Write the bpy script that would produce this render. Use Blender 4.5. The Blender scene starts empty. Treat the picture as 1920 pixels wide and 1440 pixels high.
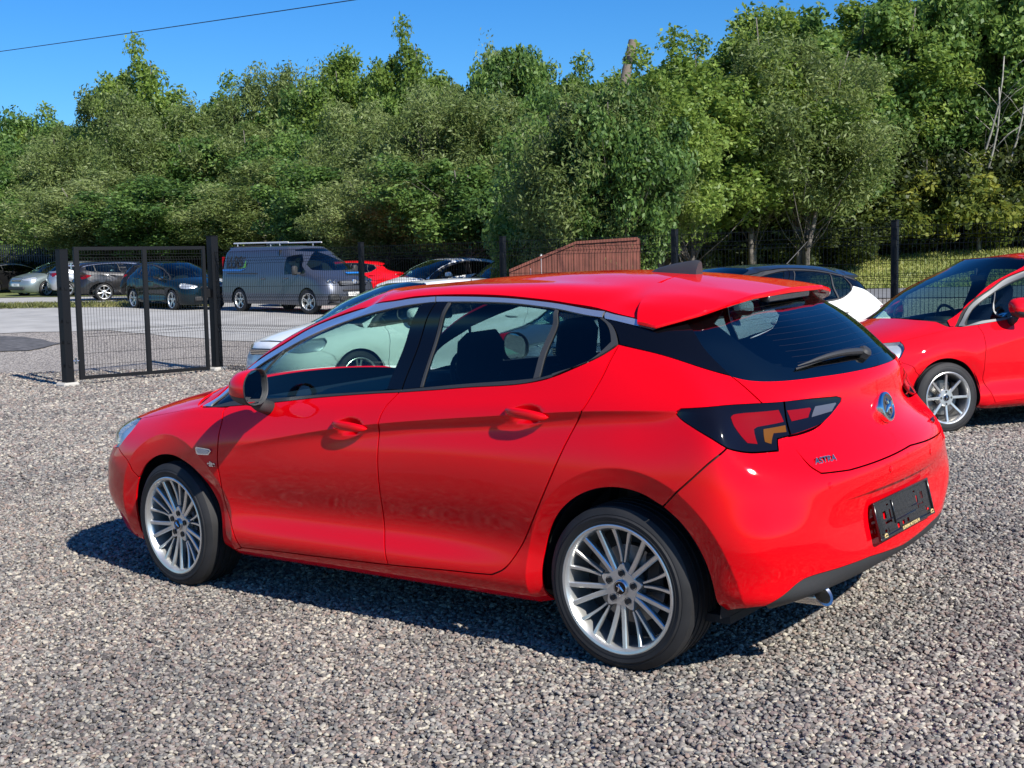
import bpy, bmesh, math, random
import numpy as np
from mathutils import Vector, Matrix, geometry, noise
rad = math.radians
random.seed(7)
rng = np.random.default_rng(11)
sc = bpy.context.scene
COL = sc.collection

# ------------------------------------------------------------------ camera
CAM_LOC = (-2.57859, 4.71002, 1.48192)
CAM_RIGHT = (-0.782086, -0.622785, -0.021905)
CAM_UP = (0.040180, -0.085473, 0.995530)
CAM_FWD = (0.621874, -0.777710, -0.091870)
cam_d = bpy.data.cameras.new('camera'); cam = bpy.data.objects.new('camera', cam_d); COL.objects.link(cam)
cam.matrix_world = Matrix(((CAM_RIGHT[0], CAM_UP[0], -CAM_FWD[0], CAM_LOC[0]), (CAM_RIGHT[1], CAM_UP[1], -CAM_FWD[1], CAM_LOC[1]),
                           (CAM_RIGHT[2], CAM_UP[2], -CAM_FWD[2], CAM_LOC[2]), (0, 0, 0, 1)))
cam_d.sensor_width = 36; cam_d.lens = 36 * 2377.175 / 1920; cam_d.clip_start = .05; cam_d.clip_end = 3000
sc.camera = cam
# ------------------------------------------------------------------ light
SUN_EL, SUN_DIR = 39.0, Vector((-.976, .215, 0)).normalized()      # horizontal direction towards the sun
w = bpy.data.worlds.new('World'); sc.world = w; w.use_nodes = True
nt = w.node_tree; bg = nt.nodes['Background']
sky = nt.nodes.new('ShaderNodeTexSky'); sky.sky_type = 'NISHITA'; sky.sun_disc = False
sky.sun_elevation = rad(SUN_EL); sky.sun_rotation = math.atan2(SUN_DIR.x, SUN_DIR.y)
sky.air_density = 1.1; sky.dust_density = .25; sky.ozone_density = 3.2; sky.altitude = 50
hs = nt.nodes.new('ShaderNodeHueSaturation'); hs.inputs['Saturation'].default_value = 1.35; hs.inputs['Value'].default_value = 1.0
nt.links.new(sky.outputs[0], hs.inputs['Color']); tint = nt.nodes.new('ShaderNodeMixRGB'); tint.blend_type = 'MULTIPLY'; tint.inputs[0].default_value = 1; tint.inputs[2].default_value = (.50, .86, 1.22, 1); nt.links.new(hs.outputs[0], tint.inputs[1]); nt.links.new(tint.outputs[0], bg.inputs[0]); bg.inputs[1].default_value = .078
sl = bpy.data.lights.new('sun', 'SUN'); sl.energy = 4.9; sl.angle = rad(.53); sl.color = (1, .955, .87)
so = bpy.data.objects.new('sun', sl); COL.objects.link(so)
sd = SUN_DIR * math.cos(rad(SUN_EL)) + Vector((0, 0, math.sin(rad(SUN_EL))))
so.rotation_euler = sd.to_track_quat('Z', 'Y').to_euler(); so.location = (-20, 5, 20)
sc.view_settings.view_transform = 'Standard'; sc.view_settings.look = 'None'; sc.view_settings.exposure = 0.58; sc.view_settings.gamma = 1
sc.view_settings.use_curve_mapping = False
sc.render.engine = 'CYCLES'
sc.cycles.max_bounces = 10; sc.cycles.transparent_max_bounces = 24; sc.cycles.caustics_reflective = False; sc.cycles.caustics_refractive = False

# ------------------------------------------------------------------ helpers
def sm(a, b, x):
    t = np.clip((x - a) / (b - a), 0, 1); return t * t * (3 - 2 * t)
def gz(x, y):
    """height of the ground"""
    x = np.asarray(x, float); y = np.asarray(y, float)
    xe = 5 * np.tanh(x / 5); ye = np.where(y > -1, y, -1 - 1.2 * np.tanh((-y - 1) / 1.2))
    r = np.hypot(x, np.minimum(y, 0))
    return -.0206 * xe - .0358 * ye + .36 * sm(22, 34, r) + .017 * np.maximum(r - 34, 0) - .11 * np.exp(-((x - 3) ** 2 / 30 + (y + 8) ** 2 / 14))
def tag(o, label=None, cat=None, group=None, kind=None):
    if label: o['label'] = label
    if cat: o['category'] = cat
    if group: o['group'] = group
    if kind: o['kind'] = kind
    return o
def link(name, me, m=None, parent=None):
    o = bpy.data.objects.new(name, me); COL.objects.link(o)
    if m is not None:
        for q in (m if isinstance(m, (list, tuple)) else [m]): me.materials.append(q)
    if parent: o.parent = parent
    return o
def empty(name, loc, rz=0):
    o = bpy.data.objects.new(name, None); COL.objects.link(o); o.location = loc; o.rotation_euler = (0, 0, rz)
    o.empty_display_size = .2
    return o
def mesh(name, v, f, smooth=True):
    me = bpy.data.meshes.new(name); me.from_pydata([tuple(map(float, a)) for a in v], [], [tuple(int(i) for i in a) for a in f])
    if smooth: me.polygons.foreach_set('use_smooth', [True] * len(me.polygons))
    me.update(); return me
class MB:
    """collects simple solids into one mesh"""
    def __init__(s): s.v = []; s.f = []; s.n = 0
    def add(s, v, f):
        s.v += [tuple(a) for a in v]; s.f += [tuple(i + s.n for i in a) for a in f]; s.n += len(v)
    def box(s, c, d, R=None, taper=1, bev=0):
        x, y, z = (a / 2 for a in d)
        if bev:
            b = min(bev, x * .9, y * .9, z * .9); v = []
            for sx in (-1, 1):
                for sy in (-1, 1):
                    for sz in (-1, 1):
                        v += [(sx * x, sy * (y - b), sz * (z - b)), (sx * (x - b), sy * y, sz * (z - b)), (sx * (x - b), sy * (y - b), sz * z)]
            bm = bmesh.new(); vs = [bm.verts.new(a) for a in v]; bmesh.ops.convex_hull(bm, input=vs)
            bm.verts.index_update(); v = [a.co.copy() for a in bm.verts]; f = [[q.index for q in a.verts] for a in bm.faces]; bm.free()
        else:
            v = [Vector((i * x * (taper if k > 0 else 1), j * y * (taper if k > 0 else 1), k * z)) for k in (-1, 1) for j in (-1, 1) for i in (-1, 1)]
            f = [(0, 2, 3, 1), (4, 5, 7, 6), (0, 1, 5, 4), (2, 6, 7, 3), (0, 4, 6, 2), (1, 3, 7, 5)]
        c = Vector(c); R = R or Matrix.Identity(3)
        s.add([R @ Vector(a) + c for a in v], f); return s
    def tube(s, pts, r, n=8, cap=True):
        pts = [Vector(p) for p in pts]; rs = r if isinstance(r, (list, tuple)) else [r] * len(pts)
        v = []; f = []; ref = None
        for i, p in enumerate(pts):
            d = (pts[min(i + 1, len(pts) - 1)] - pts[max(i - 1, 0)]).normalized()
            if ref is None: ref = d.orthogonal().normalized()
            ref = (ref - d * ref.dot(d)).normalized(); b = d.cross(ref)
            for k in range(n):
                a = 2 * math.pi * k / n; v.append(p + (ref * math.cos(a) + b * math.sin(a)) * rs[i])
        for i in range(len(pts) - 1):
            for k in range(n): f.append((i * n + k, i * n + (k + 1) % n, (i + 1) * n + (k + 1) % n, (i + 1) * n + k))
        if cap: f.append(tuple(reversed(range(n)))); f.append(tuple((len(pts) - 1) * n + k for k in range(n)))
        s.add(v, f); return s
    def lathe(s, prof, n=48, axis='y', c=(0, 0, 0), close=False):
        """prof: (radius, offset along axis)"""
        v = []; f = []; m = len(prof)
        for k in range(n):
            a = 2 * math.pi * k / n; ca, sa = math.cos(a), math.sin(a)
            for r, h in prof:
                if axis == 'y': v.append((c[0] + r * ca, c[1] + h, c[2] + r * sa))
                elif axis == 'z': v.append((c[0] + r * ca, c[1] + r * sa, c[2] + h))
                else: v.append((c[0] + h, c[1] + r * ca, c[2] + r * sa))
        for k in range(n):
            k2 = (k + 1) % n
            for i in range(m - 1 + (1 if close else 0)): 
                j = (i + 1) % m
                f.append((k * m + i, k * m + j, k2 * m + j, k2 * m + i))
        s.add(v, f); return s
    def prism(s, outline, thick, R=None, c=(0, 0, 0)):
        """outline in (a,b) plane -> local x,z ; thickness along y"""
        n = len(outline); v = [Vector((a, -thick / 2, b)) for a, b in outline] + [Vector((a, thick / 2, b)) for a, b in outline]
        f = [tuple(range(n)), tuple(reversed(range(n, 2 * n)))] + [(i, n + i, n + (i + 1) % n, (i + 1) % n) for i in range(n)]
        R = R or Matrix.Identity(3); c = Vector(c); s.add([R @ a + c for a in v], f); return s
    def build(s, name, m, parent=None, smooth=False, fix=True):
        me = mesh(name, s.v, s.f, smooth)
        if fix:
            bm = bmesh.new(); bm.from_mesh(me); bmesh.ops.recalc_face_normals(bm, faces=bm.faces); bm.to_mesh(me); bm.free()
        if smooth == 'auto':
            me.polygons.foreach_set('use_smooth', [True] * len(me.polygons)); me.set_sharp_from_angle(angle=rad(38))
        return link(name, me, m, parent)
def text_mesh(name, body, size, m, parent, M4, depth=.0015, sx=1.0, shear=0, bold=0):
    cu = bpy.data.curves.new(name, 'FONT'); cu.body = body; cu.size = size; cu.extrude = depth; cu.align_x = 'CENTER'; cu.align_y = 'CENTER'; cu.shear = shear; cu.offset = bold
    t = bpy.data.objects.new(name, cu); COL.objects.link(t); dg = bpy.context.evaluated_depsgraph_get()
    me = bpy.data.meshes.new_from_object(t.evaluated_get(dg)); bpy.data.objects.remove(t)
    me.transform(M4 @ Matrix.Diagonal((sx, 1, 1, 1))); me.name = name; me.materials.clear()
    return link(name, me, m, parent)

# ------------------------------------------------------------------ materials
MATS = {}
def mat(name, col, rough=.5, metal=0, coat=0, spec=.5, ior=None, emit=None, bump=None, var=None):
    if name in MATS: return MATS[name]
    m = bpy.data.materials.new(name); m.use_nodes = True; nt = m.node_tree; b = nt.nodes['Principled BSDF']
    b.inputs['Base Color'].default_value = (*col, 1); b.inputs['Roughness'].default_value = rough; b.inputs['Metallic'].default_value = metal
    b.inputs['Coat Weight'].default_value = coat; b.inputs['Coat Roughness'].default_value = .02; b.inputs['Specular IOR Level'].default_value = spec
    if var:                                       # (scale, dark factor, light factor): slow tone variation
        tc = nt.nodes.new('ShaderNodeTexCoord'); nz = nt.nodes.new('ShaderNodeTexNoise'); nz.inputs['Scale'].default_value = var[0]; nz.inputs['Detail'].default_value = 6
        cr = nt.nodes.new('ShaderNodeValToRGB'); cr.color_ramp.elements[0].color = (*[c * var[1] for c in col], 1); cr.color_ramp.elements[1].color = (*[min(1, c * var[2]) for c in col], 1)
        cr.color_ramp.elements[0].position = .3; cr.color_ramp.elements[1].position = .7
        nt.links.new(tc.outputs['Object'], nz.inputs['Vector']); nt.links.new(nz.outputs['Fac'], cr.inputs[0]); nt.links.new(cr.outputs[0], b.inputs['Base Color'])
    if bump:                                      # (scale, strength, distance)
        tc = nt.nodes.new('ShaderNodeTexCoord'); nz = nt.nodes.new('ShaderNodeTexNoise'); nz.inputs['Scale'].default_value = bump[0]; nz.inputs['Detail'].default_value = 4
        bp = nt.nodes.new('ShaderNodeBump'); bp.inputs['Strength'].default_value = bump[1]; bp.inputs['Distance'].default_value = bump[2]
        nt.links.new(tc.outputs['Object'], nz.inputs['Vector']); nt.links.new(nz.outputs['Fac'], bp.inputs['Height']); nt.links.new(bp.outputs[0], b.inputs['Normal'])
    MATS[name] = m; return m
def paint(name, col, metal=0, rough=.35, flake=0):
    if name in MATS: return MATS[name]
    m = mat(name, col, rough=rough, metal=metal, coat=.9, spec=(.5 if metal > .1 else 0.0)); nt = m.node_tree; b = nt.nodes['Principled BSDF']
    b.inputs['Coat IOR'].default_value = 1.45; b.inputs['Coat Roughness'].default_value = .015
    # faint orange peel and road dust
    tc = nt.nodes.new('ShaderNodeTexCoord'); nz = nt.nodes.new('ShaderNodeTexNoise'); nz.inputs['Scale'].default_value = 260; nz.inputs['Detail'].default_value = 1
    bp = nt.nodes.new('ShaderNodeBump'); bp.inputs['Strength'].default_value = .05; bp.inputs['Distance'].default_value = .0006
    nt.links.new(tc.outputs['Object'], nz.inputs['Vector']); nt.links.new(nz.outputs['Fac'], bp.inputs['Height']); nt.links.new(bp.outputs[0], b.inputs['Coat Normal'])
    return m
def glass(name, tint, refl=1.0, ior=1.5):
    if name in MATS: return MATS[name]
    m = bpy.data.materials.new(name); m.use_nodes = True; nt = m.node_tree; nt.nodes.clear()
    o = nt.nodes.new('ShaderNodeOutputMaterial'); mx = nt.nodes.new('ShaderNodeMixShader'); tr = nt.nodes.new('ShaderNodeBsdfTransparent'); gl = nt.nodes.new('ShaderNodeBsdfGlossy')
    fr = nt.nodes.new('ShaderNodeFresnel'); ge = nt.nodes.new('ShaderNodeNewGeometry'); mr = nt.nodes.new('ShaderNodeMapRange'); mr.inputs[3].default_value = ior; mr.inputs[4].default_value = 1 / ior
    nt.links.new(ge.outputs['Backfacing'], mr.inputs[0]); nt.links.new(mr.outputs[0], fr.inputs[0])   # thin pane: same reflection from both sides
    tr.inputs[0].default_value = (*tint, 1); gl.inputs['Roughness'].default_value = .01
    gl.inputs['Color'].default_value = (refl, refl, refl, 1)
    nt.links.new(fr.outputs[0], mx.inputs[0]); nt.links.new(tr.outputs[0], mx.inputs[1]); nt.links.new(gl.outputs[0], mx.inputs[2]); nt.links.new(mx.outputs[0], o.inputs[0])
    MATS[name] = m; return m
M_RED = paint('red_paint', (.74, .001, .006))
M_SHELL = mat('dark_shell', (.010, .010, .011), .7)
M_GLOSSB = mat('gloss_black', (.003, .003, .004), .07, spec=.3, coat=.3)
M_TRIM = mat('black_rubber_trim', (.03, .03, .032), .55)
M_PLASTIC = mat('grey_black_plastic', (.035, .036, .038), .6, bump=(180, .25, .001))
M_CHROME = mat('chrome', (.68, .68, .69), .10, 1)
M_SATIN = mat('satin_chrome', (.62, .64, .68), .22, 1)
M_RUBBER = mat('tyre_rubber', (.009, .009, .010), .7, var=(9, .8, 1.9), bump=(120, .3, .0008))
M_ALLOY = mat('silver_alloy', (.70, .70, .68), .30, .80, coat=.3, var=(14, .86, 1.05))
M_DARKMETAL = mat('dark_metal', (.03, .03, .032), .5, .6)
M_DISC = mat('brake_disc_steel', (.22, .21, .20), .35, .9)
M_GLASS = glass('green_tinted_glass', (.50, .66, .60))
M_PRIV = glass('dark_tinted_glass', (.26, .36, .38))
M_SEAT = mat('dark_seat_fabric', (.012, .014, .018), .9)
M_DASH = mat('dashboard_plastic', (.018, .020, .024), .6)

# ------------------------------------------------------------------ smooth car body surface S(u, v)
# ---------- smoothing cubic spline cardinal operators ----------
def spline_op(t, lam):
    n=len(t);h=np.diff(t);Q=np.zeros((n,n-2));Rm=np.zeros((n-2,n-2))
    for j in range(n-2):
        Q[j,j]=1/h[j];Q[j+1,j]=-1/h[j]-1/h[j+1];Q[j+2,j]=1/h[j+1]
        Rm[j,j]=(h[j]+h[j+1])/3
        if j<n-3: Rm[j,j+1]=Rm[j+1,j]=h[j+1]/6
    K=Q@np.linalg.solve(Rm,Q.T)
    F=np.linalg.inv(np.eye(n)+lam*K)          # fitted values
    G=np.zeros((n,n));G[1:-1]=np.linalg.solve(Rm,Q.T@F)  # second derivs
    return F,G
def spline_basis(t,F,G,x):
    x=np.asarray(x,float);n=len(t)
    i=np.clip(np.searchsorted(t,x)-1,0,n-2);h=t[i+1]-t[i]
    a=((t[i+1]-x)/h)[:,None];b=((x-t[i])/h)[:,None];h=h[:,None]
    return a*F[i]+b*F[i+1]+((a**3-a)*G[i]+(b**3-b)*G[i+1])*h*h/6
class Curve:
    def __init__(s,xs,ys,lam=1e-4):
        o=np.argsort(xs);s.t=np.array(xs,float)[o];s.y=np.array(ys,float)[o]
        s.F,s.G=spline_op(s.t,lam)
    def __call__(s,x):
        x=np.asarray(x,float);sh=x.shape
        return (spline_basis(s.t,s.F,s.G,np.clip(x.ravel(),s.t[0],s.t[-1]))@s.y).reshape(sh)
T=[0,.035,.11,.225,.355,.47,.61,.755,.825,.915,1.0]  # side columns, fraction Xr..Xf
# side y / z tables: (X list),(y),(z)
XS=[-.44,-.30,-.05,.35,.8,1.2,1.7,2.2,2.45,2.75,3.05]
def row(*a):return list(a)
RINGS=[
# rear 5 pts, side Xs,ys,zs, front 5 pts
dict(rear=[(-.60,0,.27),(-.60,.25,.27),(-.59,.5,.27),(-.565,.66,.27),(-.52,.74,.265)],
     X=XS,y=[.79,.80,.81,.81,.81,.81,.81,.81,.81,.80,.76],z=[.25,.23,.21,.20,.20,.20,.20,.20,.20,.19,.18],
     front=[(3.20,.70,.175),(3.33,.60,.17),(3.42,.42,.17),(3.46,.22,.17),(3.47,0,.17)]),
dict(rear=[(-.68,0,.30),(-.68,.25,.30),(-.67,.5,.31),(-.64,.67,.315),(-.565,.79,.31)],
     X=XS,y=[.855,.865,.868,.868,.866,.865,.865,.868,.868,.86,.82],z=[.30,.265,.245,.24,.24,.24,.24,.24,.24,.225,.21],
     front=[(3.22,.75,.205),(3.36,.655,.20),(3.47,.45,.20),(3.515,.22,.20),(3.525,0,.20)]),
dict(rear=[(-0.745, 0, 0.36), (-0.74, 0.25, 0.365), (-0.71, 0.5, 0.375), (-0.648, 0.7, 0.38), (-0.575, 0.81, 0.375)],
     X=XS,y=[.884,.89,.892,.887,.884,.884,.884,.885,.886,.882,.845],z=[.365,.34,.325,.32,.32,.32,.32,.32,.32,.31,.30],
     front=[(3.23,.785,.295),(3.39,.68,.29),(3.50,.46,.29),(3.545,.23,.29),(3.555,0,.29)]),
dict(rear=[(-0.755, 0, 0.45), (-0.748, 0.25, 0.45), (-0.722, 0.5, 0.455), (-0.672, 0.7, 0.46), (-0.59, 0.83, 0.46)],
     X=XS,y=[.893,.898,.898,.876,.855,.852,.853,.863,.881,.887,.855],z=[.455,.44,.43,.43,.43,.43,.43,.43,.43,.42,.41],
     front=[(3.27, 0.81, 0.405), (3.43, 0.7, 0.4), (3.535, 0.47, 0.4), (3.575, 0.23, 0.4), (3.58, 0, 0.4)]),
dict(rear=[(-0.745, 0, 0.56), (-0.74, 0.25, 0.56), (-0.718, 0.5, 0.56), (-0.68, 0.7, 0.56), (-0.6, 0.832, 0.56)],
     X=XS,y=[.897,.903,.904,.886,.869,.867,.868,.875,.890,.893,.86],z=[.56,.56,.56,.56,.56,.56,.56,.56,.56,.54,.53],
     front=[(3.27, 0.81, 0.525), (3.43, 0.7, 0.52), (3.535, 0.47, 0.52), (3.575, 0.23, 0.52), (3.58, 0, 0.52)]),
dict(rear=[(-0.79, 0, 0.665), (-0.778, 0.25, 0.665), (-0.735, 0.5, 0.665), (-0.665, 0.69, 0.665), (-0.582, 0.81, 0.67)],
     X=XS,y=[.893,.902,.905,.894,.885,.884,.884,.887,.897,.893,.855],z=[.67,.67,.67,.68,.68,.68,.67,.66,.65,.63,.61],
     front=[(3.25, 0.81, 0.605), (3.415, 0.695, 0.605), (3.52, 0.46, 0.61), (3.56, 0.23, 0.61), (3.565, 0, 0.61)]),
dict(rear=[(-0.79, 0, 0.75), (-0.772, 0.25, 0.75), (-0.715, 0.5, 0.755), (-0.635, 0.68, 0.765), (-0.55, 0.795, 0.775)],
     X=XS,y=[.880,.892,.897,.891,.890,.890,.889,.887,.889,.878,.84],z=[.785,.79,.795,.80,.80,.79,.77,.75,.73,.71,.68],
     front=[(3.21, 0.8, 0.67), (3.38, 0.69, 0.67), (3.49, 0.455, 0.675), (3.54, 0.23, 0.68), (3.545, 0, 0.68)]),
dict(rear=[(-0.735, 0, 0.84), (-0.713, 0.25, 0.84), (-0.655, 0.48, 0.845), (-0.57, 0.65, 0.86), (-0.49, 0.765, 0.875)],
     X=XS,y=[.858,.872,.881,.879,.879,.879,.876,.870,.868,.852,.81],z=[.89,.90,.91,.90,.88,.865,.84,.815,.80,.775,.745],
     front=[(3.19,.785,.73),(3.36,.685,.735),(3.46,.46,.74),(3.51,.22,.745),(3.52,0,.745)]),
dict(rear=[(-0.69, 0, 0.93), (-0.668, 0.25, 0.93), (-0.602, 0.46, 0.935), (-0.54, 0.62, 0.945), (-0.46, 0.735, 0.96)],
     X=[-.40,-.27,-.03,.35,.8,1.2,1.7,2.18,2.42,2.68,2.95],
     y=[.823,.842,.856,.861,.862,.860,.856,.845,.838,.818,.775],z=[.975,.985,.99,.975,.95,.93,.905,.87,.855,.84,.815],
     front=[(3.12,.73,.805),(3.25,.635,.808),(3.335,.45,.818),(3.375,.22,.823),(3.385,0,.825)]),
dict(rear=[(-0.677, 0, 1.01), (-0.652, 0.25, 1.01), (-0.585, 0.45, 1.015), (-0.505, 0.59, 1.02), (-0.415, 0.69, 1.035)],
     X=[-.33,-.20,.03,.38,.8,1.2,1.7,2.15,2.36,2.56,2.74],
     y=[.775,.795,.815,.832,.838,.838,.833,.820,.812,.795,.745],z=[1.055,1.06,1.06,1.03,1.00,.98,.95,.915,.90,.895,.885],
     front=[(2.83,.69,.89),(2.90,.58,.905),(2.96,.42,.918),(2.99,.22,.928),(3.0,0,.93)]),
dict(rear=[(-0.645, 0, 1.072), (-0.62, 0.25, 1.072), (-0.55, 0.43, 1.073), (-0.47, 0.56, 1.078), (-0.375, 0.65, 1.09)],
     X=[-.24,-.11,.10,.42,.8,1.2,1.65,2.05,2.21,2.34,2.44],
     y=[.727,.748,.772,.797,.808,.812,.808,.797,.788,.772,.735],z=[1.125,1.13,1.13,1.09,1.055,1.025,.995,.965,.95,.945,.945],
     front=[(2.51,.685,.96),(2.57,.58,.975),(2.63,.42,.99),(2.665,.22,1.0),(2.675,0,1.005)]),
dict(rear=[(-0.53, 0, 1.17), (-0.51, 0.25, 1.17), (-0.45, 0.42, 1.17), (-0.375, 0.54, 1.173), (-0.28, 0.62, 1.18)],
     X=[-.13,-.01,.19,.47,.8,1.15,1.5,1.77,1.90,1.985,2.06],
     y=[.677,.697,.720,.742,.752,.757,.757,.75,.742,.724,.69],z=[1.20,1.205,1.20,1.18,1.165,1.155,1.14,1.13,1.13,1.13,1.135],
     front=[(2.14,.655,1.155),(2.21,.55,1.165),(2.265,.40,1.17),(2.30,.2,1.175),(2.31,0,1.177)]),
dict(rear=[(-0.395, 0, 1.265), (-0.38, 0.25, 1.265), (-0.33, 0.41, 1.262), (-0.262, 0.52, 1.26), (-0.17, 0.59, 1.265)],
     X=[-.01,.10,.27,.52,.8,1.09,1.34,1.53,1.63,1.70,1.76],
     y=[.638,.655,.673,.690,.698,.703,.706,.704,.698,.682,.650],z=[1.285,1.29,1.29,1.285,1.285,1.28,1.275,1.27,1.265,1.265,1.27],
     front=[(1.84,.62,1.287),(1.91,.52,1.297),(1.96,.38,1.305),(1.995,.2,1.31),(2.005,0,1.312)]),
dict(rear=[(-.25,0,1.362),(-.245,.25,1.358),(-.212,.40,1.35),(-.142,.50,1.342),(-.04,.55,1.338)],
     X=[.12,.22,.37,.57,.80,1.0,1.17,1.28,1.34,1.38,1.425],
     y=[.588,.603,.62,.635,.645,.651,.654,.653,.648,.634,.605],z=[1.345,1.355,1.37,1.385,1.393,1.397,1.395,1.39,1.387,1.385,1.388],
     front=[(1.48,.56,1.405),(1.54,.485,1.415),(1.59,.36,1.425),(1.62,.2,1.43),(1.63,0,1.432)]),
]
D=np.array([[*r['rear'],*zip(r['X'],r['y'],r['z']),*r['front']] for r in RINGS],float)  # 14 x 21 x 3
NV,NU=D.shape[:2]
RX=[-.35,-.15,0,.2,.4,.7,1.0,1.3,1.63]
roof_c=Curve(RX,[1.372,1.406,1.427,1.447,1.461,1.469,1.466,1.452,1.433],1e-5)
def zroof(x,y,yb,zb): return roof_c(x)-(roof_c(x)-zb)*(np.abs(y)/yb)**2.5
EX=[]
for wk in (.085,.36,.68,1.0):
    r=np.zeros((NU,3))
    for j in range(NU):
        x,y,z=D[-1,j]
        xc=np.interp(j,[0,4,6,8,11,15,20],[-.02,.03,.2,.55,1.15,1.30,1.35]) 
        if wk==.085:
            n=np.array([xc-x,-y,0]);L=np.hypot(n[0],n[1]);n/=L
            k=np.interp(j,[0,3,5,7,14,16,20],[.03,.035,.05,.052,.052,.05,.05])
            h=np.interp(j,[0,3,5,7,14,16,20],[.012,.014,.022,.032,.030,.014,.008])
            if j<=4: n=np.array([0,0,0]);h=.02
            r[j]=np.array([x,y,z])+n*k+[0,0,h]; continue
        e=EX[0][j]
        X=e[0]+(xc-e[0])*(wk-.085)/.915;Y=e[1]*(1-(wk-.085)/.915)
        # height: blend edge to centre
        a=(wk-.085)/.915
        zc=roof_c(X);ed=e[2]-roof_c(e[0])
        r[j]=[X,Y,zc+ed*(1-a)**2.4]
    EX.append(r)
D=np.concatenate([D,np.array(EX)],0);NV=D.shape[0]
# average chord parameters
du=np.linalg.norm(np.diff(D,axis=1),axis=2).mean(0);U=np.concatenate([[0],np.cumsum(du)])
dv=np.linalg.norm(np.diff(D,axis=0),axis=2);dv=.5*dv.mean(1)+.5*np.median(dv,axis=1);V=np.concatenate([[0],np.cumsum(dv)])
LAMU,LAMV=2e-5,2e-6
# mirror extension in u
def ext_t(t):return np.concatenate([-(t[3:0:-1]),t,2*t[-1]-t[-2:-5:-1]])
UE=ext_t(U)
mm=np.array([1,-1,1.])
DE=np.concatenate([D[:,3:0:-1]*mm,D,D[:,-2:-5:-1]*mm],axis=1)
FU,GU=spline_op(UE,LAMU);FV,GV=spline_op(V,LAMV)
def base(u,v,DE=DE):
    Bu=spline_basis(UE,FU,GU,u);Bv=spline_basis(V,FV,GV,v)
    return np.einsum('ni,nj,jik->nk',Bu,Bv,DE)
crease=Curve([-.5,-.27,.15,.5,1.2,1.5,2.05,2.4],[.985,.987,.975,.947,.887,.85,.76,.70],1e-3)
def feat(P):
    x,y,z=P[:,0],P[:,1],P[:,2]
    side=sm(.70,.78,y)
    s=z-crease(x);t=np.maximum(-s,0)
    A=.021*sm(2.45,1.2,x)*sm(-.50,-.1,x)
    d=-A*(t/.055)*np.exp(1-t/.055)*side*(s<0)
    for hx,hz in ((1.355,.872),(.385,.958)):
        q=((x-hx)/.088)**2+((z-hz+.07*(x-hx))/.040)**2
        d-=.016*np.clip(1-q,0,1)**1.4*side
    # wheel arches
    for cx in (0-.045,2.665):
        r=np.hypot(x-cx,z-.315)
        k=np.clip(.465-r,0,.12)
        d-= .25*k*sm(0,.006,k)*side*(z>.2)
    return d
def S(u,v,feats=True):
    u=np.atleast_1d(np.asarray(u,float));v=np.atleast_1d(np.asarray(v,float))
    P=base(u,v)
    if feats:
        e=1e-3
        N=np.cross(base(u+e,v)-base(u-e,v),base(u,np.minimum(v+e,V[-1]))-base(u,np.maximum(v-e,0)))
        N/=np.linalg.norm(N,axis=1)[:,None]
        # orient outward
        N*=np.sign((N*(P-[1.2,0,.6])).sum(1))[:,None]
        P=P+N*feat(P)[:,None]
    return P
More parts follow.
